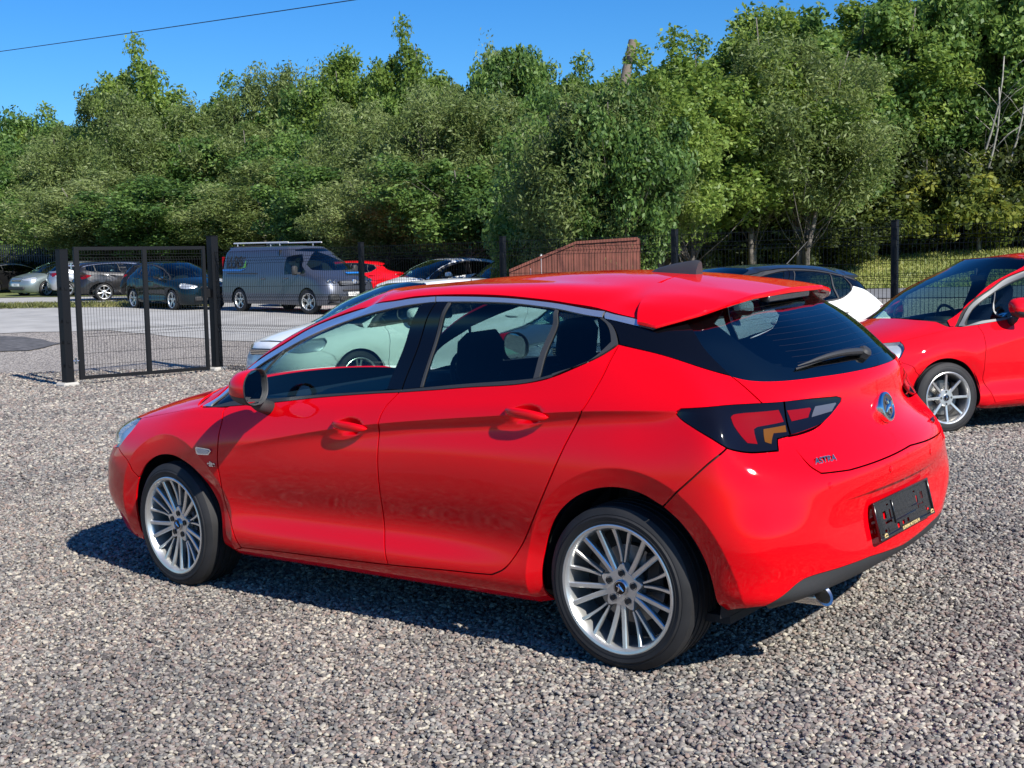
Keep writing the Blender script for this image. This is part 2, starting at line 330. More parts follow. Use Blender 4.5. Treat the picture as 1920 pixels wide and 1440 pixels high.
# outlines of the panels in surface parameters
PAN = {
'fender': [(3.401,0.3853),(3.3898,0.406),(3.3789,0.4274),(3.3679,0.4484),(3.3561,0.4679),(3.3428,0.4848),(3.3302,0.4974),(3.3166,0.5088),(3.3024,0.5188),(3.2877,0.5268),(3.2728,0.5326),(3.2582,0.5359),(3.243,0.5373),(3.2277,0.537),(3.2124,0.5349),(3.1977,0.5312),(3.1819,0.5247),(3.1664,0.5157),(3.1513,0.5048),(3.1367,0.4926),(3.1228,0.4797),(3.1082,0.464),(3.0944,0.4464),(3.0812,0.4277),(3.0687,0.4085),(3.0567,0.3897),(3.0456,0.372),(3.0348,0.3542),(3.0247,0.3363),(3.0155,0.3179),(3.0075,0.2989),(3.0007,0.2791),(2.9949,0.259),(2.9902,0.2383),(2.9865,0.2167),(2.9837,0.1938),(2.9822,0.163),(2.9827,0.13),(2.9843,0.0956),(2.9863,0.061),(2.9877,0.027),(2.9674,0.0408),(2.8747,0.0901),(2.8775,0.0966),(2.8803,0.1029),(2.8831,0.1094),(2.8861,0.1162),(2.8892,0.1237),(2.894,0.1359),(2.8991,0.1493),(2.9045,0.1637),(2.9102,0.1785),(2.9161,0.1935),(2.924,0.2111),(2.9331,0.2292),(2.9422,0.2478),(2.95,0.2669),(2.9553,0.2864),(2.9575,0.3075),(2.9571,0.3294),(2.9553,0.3515),(2.9532,0.3735),(2.9521,0.3948),(2.952,0.4135),(2.9522,0.4315),(2.9524,0.4494),(2.9523,0.4675),(2.9518,0.486),(2.9503,0.5067),(2.948,0.5277),(2.9455,0.549),(2.9434,0.5706),(2.9422,0.5923),(2.9418,0.6149),(2.9417,0.6373),(2.9425,0.6601),(2.9445,0.6841),(2.9482,0.71),(2.9576,0.7508),(2.971,0.7956),(2.9867,0.8425),(3.003,0.8901),(3.0181,0.9365),(3.1208,0.9493),(3.2161,0.9327),(3.2433,0.9457),(3.2554,0.9327),(3.2668,0.9194),(3.2786,0.9063),(3.2917,0.8937),(3.3073,0.8821),(3.3338,0.8682),(3.3652,0.8559),(3.3989,0.8448),(3.4325,0.8343),(3.4634,0.824),(3.487,0.8155),(3.5096,0.8075),(3.5317,0.7998),(3.5536,0.7921),(3.5758,0.7843),(3.5696,0.7831),(3.5594,0.7753),(3.5488,0.7678),(3.5384,0.7601),(3.5286,0.7519),(3.52,0.7429),(3.5122,0.733),(3.5048,0.7223),(3.4984,0.7111),(3.4938,0.6996),(3.4918,0.6883),(3.493,0.6764),(3.497,0.6642),(3.5028,0.652),(3.5095,0.6402),(3.5163,0.6294),(3.5227,0.6204),(3.5299,0.6122),(3.5376,0.6044),(3.5453,0.5967),(3.5528,0.5888),(3.5294,0.5702),(3.5043,0.5517),(3.48,0.5331),(3.459,0.5146),(3.4438,0.496),(3.4377,0.4834),(3.4341,0.4708),(3.4321,0.4583),(3.4304,0.4457),(3.428,0.4331)],
'front_door': [(3.0181,0.9365),(3.003,0.8901),(2.9867,0.8425),(2.971,0.7956),(2.9576,0.7508),(2.9482,0.71),(2.9445,0.6841),(2.9425,0.6601),(2.9417,0.6373),(2.9418,0.6149),(2.9422,0.5923),(2.9434,0.5706),(2.9455,0.549),(2.948,0.5277),(2.9503,0.5067),(2.9518,0.486),(2.9523,0.4675),(2.9524,0.4494),(2.9522,0.4315),(2.952,0.4135),(2.9521,0.3948),(2.9532,0.3735),(2.9553,0.3515),(2.9571,0.3294),(2.9575,0.3075),(2.9553,0.2864),(2.95,0.2669),(2.9422,0.2478),(2.9331,0.2292),(2.924,0.2111),(2.9161,0.1935),(2.9102,0.1785),(2.9045,0.1637),(2.8991,0.1493),(2.894,0.1359),(2.8892,0.1237),(2.8861,0.1162),(2.8831,0.1094),(2.8803,0.1029),(2.8775,0.0966),(2.8747,0.0901),(2.8393,0.0923),(2.8039,0.0947),(2.7685,0.0969),(2.7331,0.099),(2.6978,0.1008),(2.6631,0.102),(2.6287,0.103),(2.5942,0.1037),(2.5595,0.1045),(2.5243,0.1054),(2.4869,0.1067),(2.449,0.1081),(2.4109,0.1095),(2.3728,0.1109),(2.3351,0.1123),(2.2987,0.1136),(2.2626,0.1148),(2.2265,0.116),(2.1905,0.1172),(2.1544,0.1185),(2.1612,0.1477),(2.1686,0.1769),(2.1757,0.2061),(2.1815,0.2352),(2.1852,0.2641),(2.1863,0.2913),(2.1854,0.3182),(2.1834,0.345),(2.1811,0.3719),(2.1793,0.399),(2.178,0.427),(2.1765,0.4554),(2.1751,0.4838),(2.1737,0.5119),(2.1724,0.5392),(2.1715,0.5635),(2.171,0.587),(2.1703,0.6103),(2.1692,0.6339),(2.1672,0.6584),(2.1639,0.687),(2.1599,0.7162),(2.155,0.746),(2.1494,0.7765),(2.143,0.8076),(2.1345,0.8439),(2.1247,0.8813),(2.1141,0.9193),(2.1033,0.9575),(2.0928,0.9954),(2.1162,0.9966),(2.1388,0.9979),(2.1618,0.9992),(2.1864,1.0002),(2.2138,1.0006),(2.263,1.0003),(2.3188,0.9992),(2.3784,0.9971),(2.4391,0.994),(2.498,0.9897),(2.5568,0.9829),(2.6163,0.9739),(2.6756,0.9643),(2.7337,0.9559),(2.7898,0.9505),(2.8367,0.9489),(2.8821,0.9493),(2.9266,0.9507),(2.9708,0.9525),(3.0155,0.9537)],
'rear_door': [(2.0928,0.9954),(2.1033,0.9575),(2.1141,0.9193),(2.1247,0.8813),(2.1345,0.8439),(2.143,0.8076),(2.1494,0.7765),(2.155,0.746),(2.1599,0.7162),(2.1639,0.687),(2.1672,0.6584),(2.1692,0.6339),(2.1703,0.6103),(2.171,0.587),(2.1715,0.5635),(2.1724,0.5392),(2.1737,0.5119),(2.1751,0.4838),(2.1765,0.4554),(2.178,0.427),(2.1793,0.399),(2.1811,0.3719),(2.1834,0.345),(2.1854,0.3182),(2.1863,0.2913),(2.1852,0.2641),(2.1815,0.2352),(2.1757,0.2061),(2.1686,0.1769),(2.1612,0.1477),(2.1544,0.1185),(2.1217,0.1201),(2.0887,0.1217),(2.0558,0.1233),(2.0234,0.1249),(1.9918,0.1265),(1.9639,0.1279),(1.9364,0.1294),(1.9094,0.1308),(1.883,0.1321),(1.8571,0.1334),(1.834,0.1343),(1.8111,0.1352),(1.7888,0.136),(1.7672,0.1368),(1.7468,0.1378),(1.7312,0.1387),(1.7164,0.1397),(1.7022,0.1407),(1.6881,0.1417),(1.6737,0.1428),(1.6629,0.1484),(1.6521,0.1536),(1.6413,0.1591),(1.6306,0.1655),(1.6203,0.1737),(1.6072,0.1878),(1.5945,0.2049),(1.5821,0.2237),(1.5701,0.2433),(1.5582,0.2624),(1.5464,0.2815),(1.535,0.3008),(1.5238,0.3205),(1.5126,0.3406),(1.501,0.3612),(1.488,0.3845),(1.4749,0.4084),(1.4616,0.4328),(1.4482,0.4574),(1.4349,0.4821),(1.421,0.5078),(1.4069,0.5339),(1.3929,0.5601),(1.3791,0.5862),(1.3656,0.612),(1.353,0.6366),(1.3408,0.6611),(1.3288,0.6855),(1.3166,0.7097),(1.3041,0.7339),(1.2914,0.7577),(1.2788,0.7812),(1.2659,0.8047),(1.2524,0.8285),(1.238,0.8531),(1.22,0.8821),(1.2009,0.9113),(1.181,0.9414),(1.1605,0.9727),(1.14,1.0059),(1.1142,1.05),(1.0877,1.0973),(1.0607,1.1463),(1.0336,1.1958),(1.0067,1.2443),(1.0386,1.2148),(1.0699,1.1845),(1.1015,1.1545),(1.1342,1.1261),(1.1691,1.1004),(1.2081,1.0763),(1.2499,1.0536),(1.2926,1.0332),(1.3343,1.0159),(1.3729,1.0027),(1.3983,0.9961),(1.4217,0.9917),(1.4446,0.9891),(1.4688,0.9875),(1.4959,0.9863),(1.5415,0.9864),(1.5931,0.9892),(1.6472,0.9932),(1.7003,0.997),(1.7489,0.9991),(1.7838,0.9993),(1.8165,0.9989),(1.8483,0.9981),(1.8799,0.9972),(1.9126,0.9967),(1.9481,0.9963),(1.9841,0.996),(2.0203,0.9958),(2.0566,0.9956)],
'side_panel': [(1.0067,1.2443),(0.9809,1.229),(0.9548,1.2139),(0.9288,1.1987),(0.9034,1.1831),(0.8787,1.1669),(0.8561,1.15),(0.8343,1.132),(0.8129,1.1139),(0.7915,1.0969),(0.7698,1.082),(0.7504,1.0711),(0.7309,1.0618),(0.7113,1.0533),(0.6917,1.0451),(0.6721,1.0364),(0.6643,1.0157),(0.6564,0.995),(0.6486,0.9742),(0.6408,0.9536),(0.633,0.9332),(0.6254,0.9135),(0.6179,0.894),(0.6104,0.8746),(0.6029,0.8552),(0.5954,0.8357),(0.6271,0.8312),(0.6587,0.8268),(0.6903,0.8223),(0.7221,0.8176),(0.7542,0.8125),(0.7878,0.8067),(0.8218,0.8004),(0.8559,0.7939),(0.8901,0.7873),(0.9242,0.7809),(0.9292,0.7762),(0.9348,0.7715),(0.9401,0.7669),(0.9443,0.7621),(0.9467,0.757),(0.9471,0.7523),(0.9463,0.7474),(0.9445,0.7423),(0.9419,0.7373),(0.9388,0.7323),(0.9327,0.7249),(0.9246,0.7174),(0.9152,0.7099),(0.905,0.7027),(0.8946,0.6958),(0.8814,0.6882),(0.8669,0.6808),(0.8518,0.6739),(0.8369,0.6675),(0.823,0.6617),(0.8128,0.6577),(0.8031,0.6541),(0.7936,0.6509),(0.7841,0.6477),(0.7746,0.6443),(0.7876,0.6369),(0.8007,0.6297),(0.8137,0.6224),(0.8266,0.6147),(0.8393,0.6066),(0.8522,0.5973),(0.8647,0.5876),(0.8772,0.5774),(0.8898,0.5671),(0.9027,0.5568),(0.9178,0.5453),(0.9336,0.5334),(0.9494,0.5215),(0.9644,0.5101),(0.9777,0.4996),(0.9859,0.4929),(0.9934,0.4866),(1.0003,0.4806),(1.0072,0.4747),(1.0143,0.4686),(1.0144,0.4684),(1.0298,0.4755),(1.0451,0.483),(1.0605,0.4904),(1.076,0.4969),(1.0919,0.5022),(1.108,0.5061),(1.1244,0.5091),(1.1409,0.5113),(1.1575,0.5125),(1.1739,0.5128),(1.1901,0.5124),(1.2063,0.5111),(1.2224,0.509),(1.2383,0.5059),(1.2538,0.502),(1.269,0.4971),(1.284,0.4914),(1.2987,0.4848),(1.313,0.4773),(1.3268,0.469),(1.3403,0.4597),(1.3533,0.4493),(1.3659,0.4381),(1.3778,0.4263),(1.3892,0.4141),(1.4001,0.401),(1.4105,0.3873),(1.4202,0.373),(1.4292,0.3583),(1.4375,0.3432),(1.4452,0.3277),(1.4521,0.3118),(1.4583,0.2955),(1.4637,0.2788),(1.4683,0.2618),(1.4722,0.2438),(1.4751,0.2254),(1.4771,0.2066),(1.4785,0.1872),(1.4792,0.1671),(1.4789,0.1425),(1.4773,0.1167),(1.4749,0.0902),(1.4723,0.0636),(1.4701,0.0374),(1.4701,0.004),(1.5225,0.004),(1.5748,0.004),(1.6271,0.004),(1.6794,0.004),(1.7318,0.004),(1.7841,0.004),(1.8364,0.004),(1.8888,0.004),(1.9411,0.004),(1.9934,0.004),(2.0458,0.004),(2.0981,0.004),(2.1504,0.004),(2.2028,0.004),(2.2551,0.004),(2.3074,0.004),(2.3597,0.004),(2.4121,0.004),(2.4644,0.004),(2.5167,0.004),(2.5691,0.004),(2.6214,0.004),(2.6737,0.004),(2.7261,0.004),(2.7784,0.004),(2.8307,0.004),(2.8831,0.004),(2.9354,0.004),(2.9877,0.004),(2.9877,0.027),(2.9674,0.0408),(2.8747,0.0901),(2.8393,0.0923),(2.8039,0.0947),(2.7685,0.0969),(2.7331,0.099),(2.6978,0.1008),(2.6631,0.102),(2.6287,0.103),(2.5942,0.1037),(2.5595,0.1045),(2.5243,0.1054),(2.4869,0.1067),(2.449,0.1081),(2.4109,0.1095),(2.3728,0.1109),(2.3351,0.1123),(2.2987,0.1136),(2.2626,0.1148),(2.2265,0.116),(2.1905,0.1172),(2.1544,0.1185),(2.1217,0.1201),(2.0887,0.1217),(2.0558,0.1233),(2.0234,0.1249),(1.9918,0.1265),(1.9639,0.1279),(1.9364,0.1294),(1.9094,0.1308),(1.883,0.1321),(1.8571,0.1334),(1.834,0.1343),(1.8111,0.1352),(1.7888,0.136),(1.7672,0.1368),(1.7468,0.1378),(1.7312,0.1387),(1.7164,0.1397),(1.7022,0.1407),(1.6881,0.1417),(1.6737,0.1428),(1.6629,0.1484),(1.6521,0.1536),(1.6413,0.1591),(1.6306,0.1655),(1.6203,0.1737),(1.6072,0.1878),(1.5945,0.2049),(1.5821,0.2237),(1.5701,0.2433),(1.5582,0.2624),(1.5464,0.2815),(1.535,0.3008),(1.5238,0.3205),(1.5126,0.3406),(1.501,0.3612),(1.488,0.3845),(1.4749,0.4084),(1.4616,0.4328),(1.4482,0.4574),(1.4349,0.4821),(1.421,0.5078),(1.4069,0.5339),(1.3929,0.5601),(1.3791,0.5862),(1.3656,0.612),(1.353,0.6366),(1.3408,0.6611),(1.3288,0.6855),(1.3166,0.7097),(1.3041,0.7339),(1.2914,0.7577),(1.2788,0.7812),(1.2659,0.8047),(1.2524,0.8285),(1.238,0.8531),(1.22,0.8821),(1.2009,0.9113),(1.181,0.9414),(1.1605,0.9727),(1.14,1.0059),(1.1142,1.05),(1.0877,1.0973),(1.0607,1.1463),(1.0336,1.1958)],
'rear_bumper': [(0.7746,0.6443),(0.7876,0.6369),(0.8007,0.6297),(0.8137,0.6224),(0.8266,0.6147),(0.8393,0.6066),(0.8522,0.5973),(0.8647,0.5876),(0.8772,0.5774),(0.8898,0.5671),(0.9027,0.5568),(0.9178,0.5453),(0.9336,0.5334),(0.9494,0.5215),(0.9644,0.5101),(0.9777,0.4996),(0.9859,0.4929),(0.9934,0.4866),(1.0003,0.4806),(1.0072,0.4747),(1.0143,0.4686),(1.0144,0.4684),(1.0027,0.459),(0.9908,0.4497),(0.979,0.4404),(0.9676,0.4306),(0.9568,0.4201),(0.9462,0.4084),(0.9361,0.3961),(0.9264,0.3832),(0.9173,0.3698),(0.9089,0.3559),(0.9008,0.3408),(0.8933,0.3251),(0.8865,0.3088),(0.8802,0.2921),(0.8746,0.2751),(0.8693,0.2566),(0.8648,0.2376),(0.8609,0.2182),(0.8576,0.1983),(0.8548,0.1778),(0.8526,0.1541),(0.8515,0.1294),(0.8509,0.1042),(0.8504,0.0789),(0.8497,0.0538),(0.8604,0),(0.8379,0.0124),(0.8151,0.0257),(0.7924,0.0386),(0.7705,0.0495),(0.75,0.0569),(0.7364,0.0595),(0.7235,0.0603),(0.711,0.0602),(0.6986,0.0597),(0.686,0.0598),(0.5767,0.1446),(0.5697,0.1489),(0.5631,0.1534),(0.5562,0.1578),(0.5486,0.1619),(0.5396,0.1653),(0.5205,0.1693),(0.4976,0.1717),(0.4723,0.1729),(0.4461,0.1739),(0.4203,0.1752),(0.392,0.177),(0.3629,0.1787),(0.3333,0.1802),(0.3035,0.1818),(0.274,0.1834),(0,0.161),(0,0.1996),(0,0.2381),(0,0.2767),(0,0.3153),(0,0.3539),(0,0.3924),(0,0.431),(0,0.4696),(0,0.5082),(0,0.5468),(0,0.5853),(0.3742,0.5628),(0.4792,0.5666),(0.4846,0.5713),(0.4902,0.5758),(0.4957,0.5804),(0.5008,0.5853),(0.5052,0.5908),(0.5089,0.5976),(0.512,0.6051),(0.5145,0.6129),(0.5166,0.6207),(0.5185,0.628),(0.5197,0.6336),(0.5206,0.639),(0.5213,0.6442),(0.522,0.6495),(0.5229,0.6548),(0.524,0.6604),(0.5253,0.6661),(0.5266,0.6717),(0.528,0.6774),(0.5293,0.683),(0.5675,0.6736),(0.5806,0.6372),(0.5989,0.6361),(0.6174,0.6348),(0.6358,0.6336),(0.6536,0.6328),(0.6704,0.6326),(0.6834,0.6331),(0.6958,0.6339),(0.7078,0.635),(0.7193,0.6363),(0.7306,0.6376),(0.7398,0.6388),(0.7487,0.6401),(0.7573,0.6415),(0.7659,0.6429)],
'diffuser': [(0,0.161),(0.274,0.1834),(0.3035,0.1818),(0.3333,0.1802),(0.3629,0.1787),(0.392,0.177),(0.4203,0.1752),(0.4461,0.1739),(0.4723,0.1729),(0.4976,0.1717),(0.5205,0.1693),(0.5396,0.1653),(0.5486,0.1619),(0.5562,0.1578),(0.5631,0.1534),(0.5697,0.1489),(0.5767,0.1446),(0.686,0.0598),(0.656,0.01),(0.626,0.004),(0.5564,0.004),(0.4869,0.004),(0.4173,0.004),(0.3478,0.004),(0.2782,0.004),(0.2087,0.004),(0.1391,0.004),(0.0696,0.004),(0,0.004)],
'tailgate': [(0.6721,1.0364),(0.6643,1.0157),(0.6564,0.995),(0.6486,0.9742),(0.6408,0.9536),(0.633,0.9332),(0.6254,0.9135),(0.6179,0.894),(0.6104,0.8746),(0.6029,0.8552),(0.5954,0.8357),(0.5654,0.8372),(0.5354,0.8389),(0.5054,0.8404),(0.4754,0.8416),(0.4451,0.8422),(0.414,0.8419),(0.3826,0.8409),(0.3512,0.8396),(0.3197,0.8381),(0.2883,0.8369),(0.2664,0.825),(0.2677,0.8205),(0.2687,0.816),(0.2698,0.8114),(0.2714,0.8068),(0.2738,0.802),(0.28,0.7935),(0.2882,0.7844),(0.2978,0.7751),(0.3081,0.7661),(0.3185,0.7578),(0.3295,0.7497),(0.3412,0.742),(0.3533,0.7348),(0.366,0.7281),(0.3792,0.722),(0.3943,0.7162),(0.4104,0.7113),(0.4268,0.7069),(0.4433,0.7028),(0.4592,0.6989),(0.4735,0.6954),(0.4876,0.6921),(0.5015,0.6891),(0.5154,0.6861),(0.5293,0.683),(0.528,0.6774),(0.5266,0.6717),(0.5253,0.6661),(0.524,0.6604),(0.5229,0.6548),(0.522,0.6495),(0.5213,0.6442),(0.5206,0.639),(0.5197,0.6336),(0.5185,0.628),(0.5166,0.6207),(0.5145,0.6129),(0.512,0.6051),(0.5089,0.5976),(0.5052,0.5908),(0.5008,0.5853),(0.4957,0.5804),(0.4902,0.5758),(0.4846,0.5713),(0.4792,0.5666),(0.3742,0.5628),(-0,0.5853),(0,0.6229),(0,0.6604),(0,0.6979),(0,0.7354),(0,0.7729),(0,0.8105),(0,0.848),(0,0.8855),(0,0.923),(0,0.9605),(0,0.9981),(0.0803,0.9989),(0.1629,0.9998),(0.2409,1.0004),(0.3074,1.0002),(0.3401,0.9995),(0.3687,0.9984),(0.3953,0.9973),(0.4223,0.9965),(0.449,0.9959),(0.4755,0.9954),(0.5013,0.9953),(0.5256,0.9958),(0.5447,0.9967),(0.5631,0.9978),(0.5805,0.9995),(0.5967,1.0021),(0.6085,1.0047),(0.6195,1.0078),(0.6299,1.0114),(0.6398,1.0156),(0.6484,1.0203),(0.6564,1.0255),(0.6642,1.031)],
'lamp_body': [(0.5191,0.8417),(0.5204,0.8263),(0.5219,0.811),(0.5234,0.7956),(0.5245,0.7802),(0.5253,0.7647),(0.5255,0.7487),(0.5252,0.7325),(0.5247,0.7164),(0.5241,0.7002),(0.5236,0.684),(0.5675,0.6736),(0.5806,0.6372),(0.5989,0.6361),(0.6174,0.6348),(0.6358,0.6336),(0.6536,0.6328),(0.6704,0.6326),(0.6834,0.6331),(0.6958,0.6339),(0.7078,0.635),(0.7193,0.6363),(0.7306,0.6376),(0.7398,0.6388),(0.7487,0.6401),(0.7573,0.6415),(0.7659,0.6429),(0.7746,0.6443),(0.7841,0.6477),(0.7936,0.6509),(0.8031,0.6541),(0.8128,0.6577),(0.823,0.6617),(0.8369,0.6675),(0.8518,0.6739),(0.8669,0.6808),(0.8814,0.6882),(0.8946,0.6958),(0.905,0.7027),(0.9152,0.7099),(0.9246,0.7174),(0.9327,0.7249),(0.9388,0.7323),(0.9419,0.7373),(0.9445,0.7423),(0.9463,0.7474),(0.9471,0.7523),(0.9467,0.757),(0.9443,0.7621),(0.9401,0.7669),(0.9348,0.7715),(0.9292,0.7762),(0.9242,0.7809),(0.8901,0.7873),(0.8559,0.7939),(0.8218,0.8004),(0.7878,0.8067),(0.7542,0.8125),(0.7221,0.8176),(0.6903,0.8223),(0.6587,0.8268),(0.6271,0.8312),(0.5954,0.8357)],
'lamp_gate': [(0.5147,0.8429),(0.5013,0.8428),(0.4882,0.8427),(0.475,0.8426),(0.4608,0.8425),(0.4451,0.8422),(0.4178,0.8414),(0.3869,0.8404),(0.354,0.8392),(0.3207,0.838),(0.2883,0.8369),(0.2664,0.825),(0.2677,0.8205),(0.2687,0.816),(0.2698,0.8114),(0.2714,0.8068),(0.2738,0.802),(0.28,0.7935),(0.2882,0.7844),(0.2978,0.7751),(0.3081,0.7661),(0.3185,0.7578),(0.3295,0.7497),(0.3412,0.742),(0.3533,0.7348),(0.366,0.7281),(0.3792,0.722),(0.3943,0.7162),(0.4104,0.7113),(0.4268,0.7069),(0.4433,0.7028),(0.4592,0.6989),(0.4735,0.6954),(0.4876,0.6921),(0.5195,0.6856),(0.52,0.7013),(0.5206,0.7171),(0.5211,0.7329),(0.5214,0.7486),(0.5212,0.7644),(0.5204,0.7801),(0.5192,0.7958),(0.5177,0.8115),(0.5162,0.8272)],
'lens_red': [(0.7224,0.7582),(0.7202,0.7603),(0.7181,0.7625),(0.7159,0.7647),(0.7134,0.7667),(0.7104,0.7686),(0.7035,0.7712),(0.6949,0.7734),(0.6855,0.7752),(0.6757,0.777),(0.6665,0.7789),(0.5469,0.7957),(0.5349,0.7381),(0.6234,0.7173),(0.6367,0.7073),(0.6373,0.6559),(0.6721,0.6589),(0.6768,0.6648),(0.6816,0.6706),(0.6863,0.6764),(0.691,0.6824),(0.6954,0.6885),(0.7001,0.695),(0.7047,0.7018),(0.7091,0.7086),(0.7131,0.7156),(0.7163,0.7225),(0.7184,0.7288),(0.7199,0.7352),(0.721,0.7416),(0.722,0.7481),(0.7232,0.7545)],
'lens_amber': [(0.6054,0.7077),(0.5313,0.723),(0.5329,0.6961),(0.5755,0.6924),(0.593,0.656),(0.6104,0.6625)],
'lens_gate': [(0.5148,0.7904),(0.4174,0.7937),(0.4118,0.7862),(0.4345,0.7487),(0.5057,0.7387)],
'lens_white': [(0.3907,0.7969),(0.2981,0.803),(0.2967,0.797),(0.3249,0.7637),(0.4201,0.7482)],
'hood': [(3.2433,0.9457),(3.2554,0.9327),(3.2668,0.9194),(3.2786,0.9063),(3.2917,0.8937),(3.3073,0.8821),(3.3338,0.8682),(3.3652,0.8559),(3.3989,0.8448),(3.4325,0.8343),(3.4634,0.824),(3.487,0.8155),(3.5096,0.8075),(3.5317,0.7998),(3.5536,0.7921),(3.5758,0.7843),(3.6836,0.7734),(3.7054,0.7668),(3.7273,0.7602),(3.7492,0.7536),(3.7707,0.7468),(3.7917,0.7395),(3.8109,0.7322),(3.8298,0.7244),(3.8483,0.7164),(3.8665,0.7084),(3.8845,0.7006),(3.9011,0.6934),(3.9173,0.6863),(3.9333,0.6792),(3.9492,0.6721),(3.9653,0.665),(4.029,0.7321),(4.279,0.7371),(4.279,0.7618),(4.279,0.7864),(4.279,0.8111),(4.279,0.8358),(4.279,0.8604),(4.279,0.8851),(4.279,0.9098),(4.279,0.9344),(4.279,0.9591),(4.279,0.9838),(4.279,1.0084),(3.879,1.0064),(3.659,1.0104)],
'headlight': [(3.5696,0.7831),(3.5594,0.7753),(3.5488,0.7678),(3.5384,0.7601),(3.5286,0.7519),(3.52,0.7429),(3.5122,0.733),(3.5048,0.7223),(3.4984,0.7111),(3.4938,0.6996),(3.4918,0.6883),(3.493,0.6764),(3.497,0.6642),(3.5028,0.652),(3.5095,0.6402),(3.5163,0.6294),(3.5227,0.6204),(3.5299,0.6122),(3.5376,0.6044),(3.5453,0.5967),(3.5528,0.5888),(3.713,0.5584),(3.7294,0.5605),(3.7459,0.5625),(3.7624,0.5646),(3.7787,0.5669),(3.7948,0.5695),(3.8097,0.5723),(3.8242,0.5753),(3.8386,0.5786),(3.8533,0.5823),(3.8684,0.5866),(3.8863,0.5925),(3.9048,0.5993),(3.9235,0.6065),(3.9423,0.6139),(3.961,0.6211),(3.9653,0.665),(3.9492,0.6721),(3.9333,0.6792),(3.9173,0.6863),(3.9011,0.6934),(3.8845,0.7006),(3.8665,0.7084),(3.8483,0.7164),(3.8298,0.7244),(3.8109,0.7322),(3.7917,0.7395),(3.7707,0.7468),(3.7492,0.7536),(3.7273,0.7602),(3.7054,0.7668),(3.6836,0.7734)],
'front_bumper': [(3.401,0.3853),(3.4049,0.3756),(3.4089,0.3659),(3.4129,0.3562),(3.4166,0.3465),(3.4202,0.3367),(3.4233,0.3271),(3.4263,0.3175),(3.4291,0.3078),(3.4317,0.298),(3.4341,0.2881),(3.4363,0.2779),(3.4383,0.2675),(3.44,0.2571),(3.4416,0.2466),(3.4431,0.236),(3.4444,0.2251),(3.4456,0.2141),(3.4466,0.2031),(3.4474,0.1921),(3.4479,0.1813),(3.4483,0.1712),(3.4484,0.1614),(3.4484,0.1516),(3.4481,0.1415),(3.4476,0.131),(3.4466,0.1177),(3.4451,0.1038),(3.4433,0.0895),(3.4415,0.0751),(3.4399,0.0609),(3.4399,0.004),(3.5044,0.004),(3.569,0.004),(3.6335,0.004),(3.698,0.004),(3.7626,0.004),(3.8271,0.004),(3.8917,0.004),(3.9562,0.004),(4.0208,0.004),(4.0853,0.004),(4.1499,0.004),(4.2144,0.004),(4.279,0.004),(4.279,0.0693),(4.279,0.1346),(4.279,0.1998),(4.279,0.2651),(4.279,0.3304),(4.279,0.3957),(4.279,0.461),(4.279,0.5262),(4.279,0.5915),(4.279,0.6568),(4.279,0.7221),(4.029,0.7201),(3.9653,0.665),(3.961,0.6211),(3.9423,0.6139),(3.9235,0.6065),(3.9048,0.5993),(3.8863,0.5925),(3.8684,0.5866),(3.8533,0.5823),(3.8386,0.5786),(3.8242,0.5753),(3.8097,0.5723),(3.7948,0.5695),(3.7787,0.5669),(3.7624,0.5646),(3.7459,0.5625),(3.7294,0.5605),(3.713,0.5584),(3.5528,0.5888),(3.5294,0.5702),(3.5043,0.5517),(3.48,0.5331),(3.459,0.5146),(3.4438,0.496),(3.4377,0.4834),(3.4341,0.4708),(3.4321,0.4583),(3.4304,0.4457),(3.428,0.4331)],
'windscreen': [(3.5846,1.0404),(3.5846,1.0954),(3.5846,1.1503),(3.5846,1.2053),(3.5846,1.2602),(3.5846,1.3152),(3.5846,1.3701),(3.5846,1.4251),(3.5846,1.48),(3.5846,1.535),(3.5846,1.5899),(3.5846,1.6449),(3.6146,1.7062),(3.7095,1.7062),(3.8045,1.7062),(3.8994,1.7062),(3.9943,1.7062),(4.0892,1.7062),(4.1841,1.7062),(4.279,1.7062),(4.279,1.0184),(4.2041,1.0184),(4.1291,1.0184),(4.0542,1.0184),(3.9793,1.0184),(3.9043,1.0184),(3.8294,1.0184),(3.7545,1.0184),(3.6796,1.0184),(3.6046,1.0184)],
'chrome_1': [(3.2643,0.954),(3.3283,0.991),(3.3989,1.0271),(3.4661,1.0636),(3.5202,1.1018),(3.5512,1.1431),(3.5542,1.1749),(3.5444,1.2084),(3.5286,1.2427),(3.5132,1.2769),(3.5048,1.3101),(3.5059,1.3399),(3.5118,1.3695),(3.5186,1.3988),(3.5225,1.4273),(3.5198,1.4546),(3.5108,1.4825),(3.498,1.5101),(3.4805,1.5364),(3.457,1.5605),(3.4264,1.5814),(3.3199,1.613),(3.1675,1.6281),(2.9921,1.633),(2.817,1.6341),(2.6649,1.6374),(2.5667,1.6416),(2.475,1.6442),(2.387,1.646),(2.2999,1.6475),(2.2109,1.6495),(2.1642,1.6175),(2.2483,1.6133),(2.3323,1.6095),(2.4163,1.6054),(2.5009,1.6006),(2.5862,1.5944),(2.6781,1.5874),(2.7728,1.5805),(2.8671,1.5719),(2.9577,1.56),(3.0415,1.5432),(3.106,1.5262),(3.1687,1.5072),(3.2276,1.4853),(3.2806,1.4598),(3.3258,1.4299),(3.3551,1.4019),(3.3794,1.3703),(3.4001,1.3368),(3.4184,1.3032),(3.4357,1.2709),(3.452,1.2446),(3.4695,1.2185),(3.4843,1.1926),(3.4928,1.1672),(3.4911,1.1423),(3.4608,1.104),(3.4032,1.0673),(3.3301,1.0316),(3.2531,0.9961),(3.1839,0.9601)],
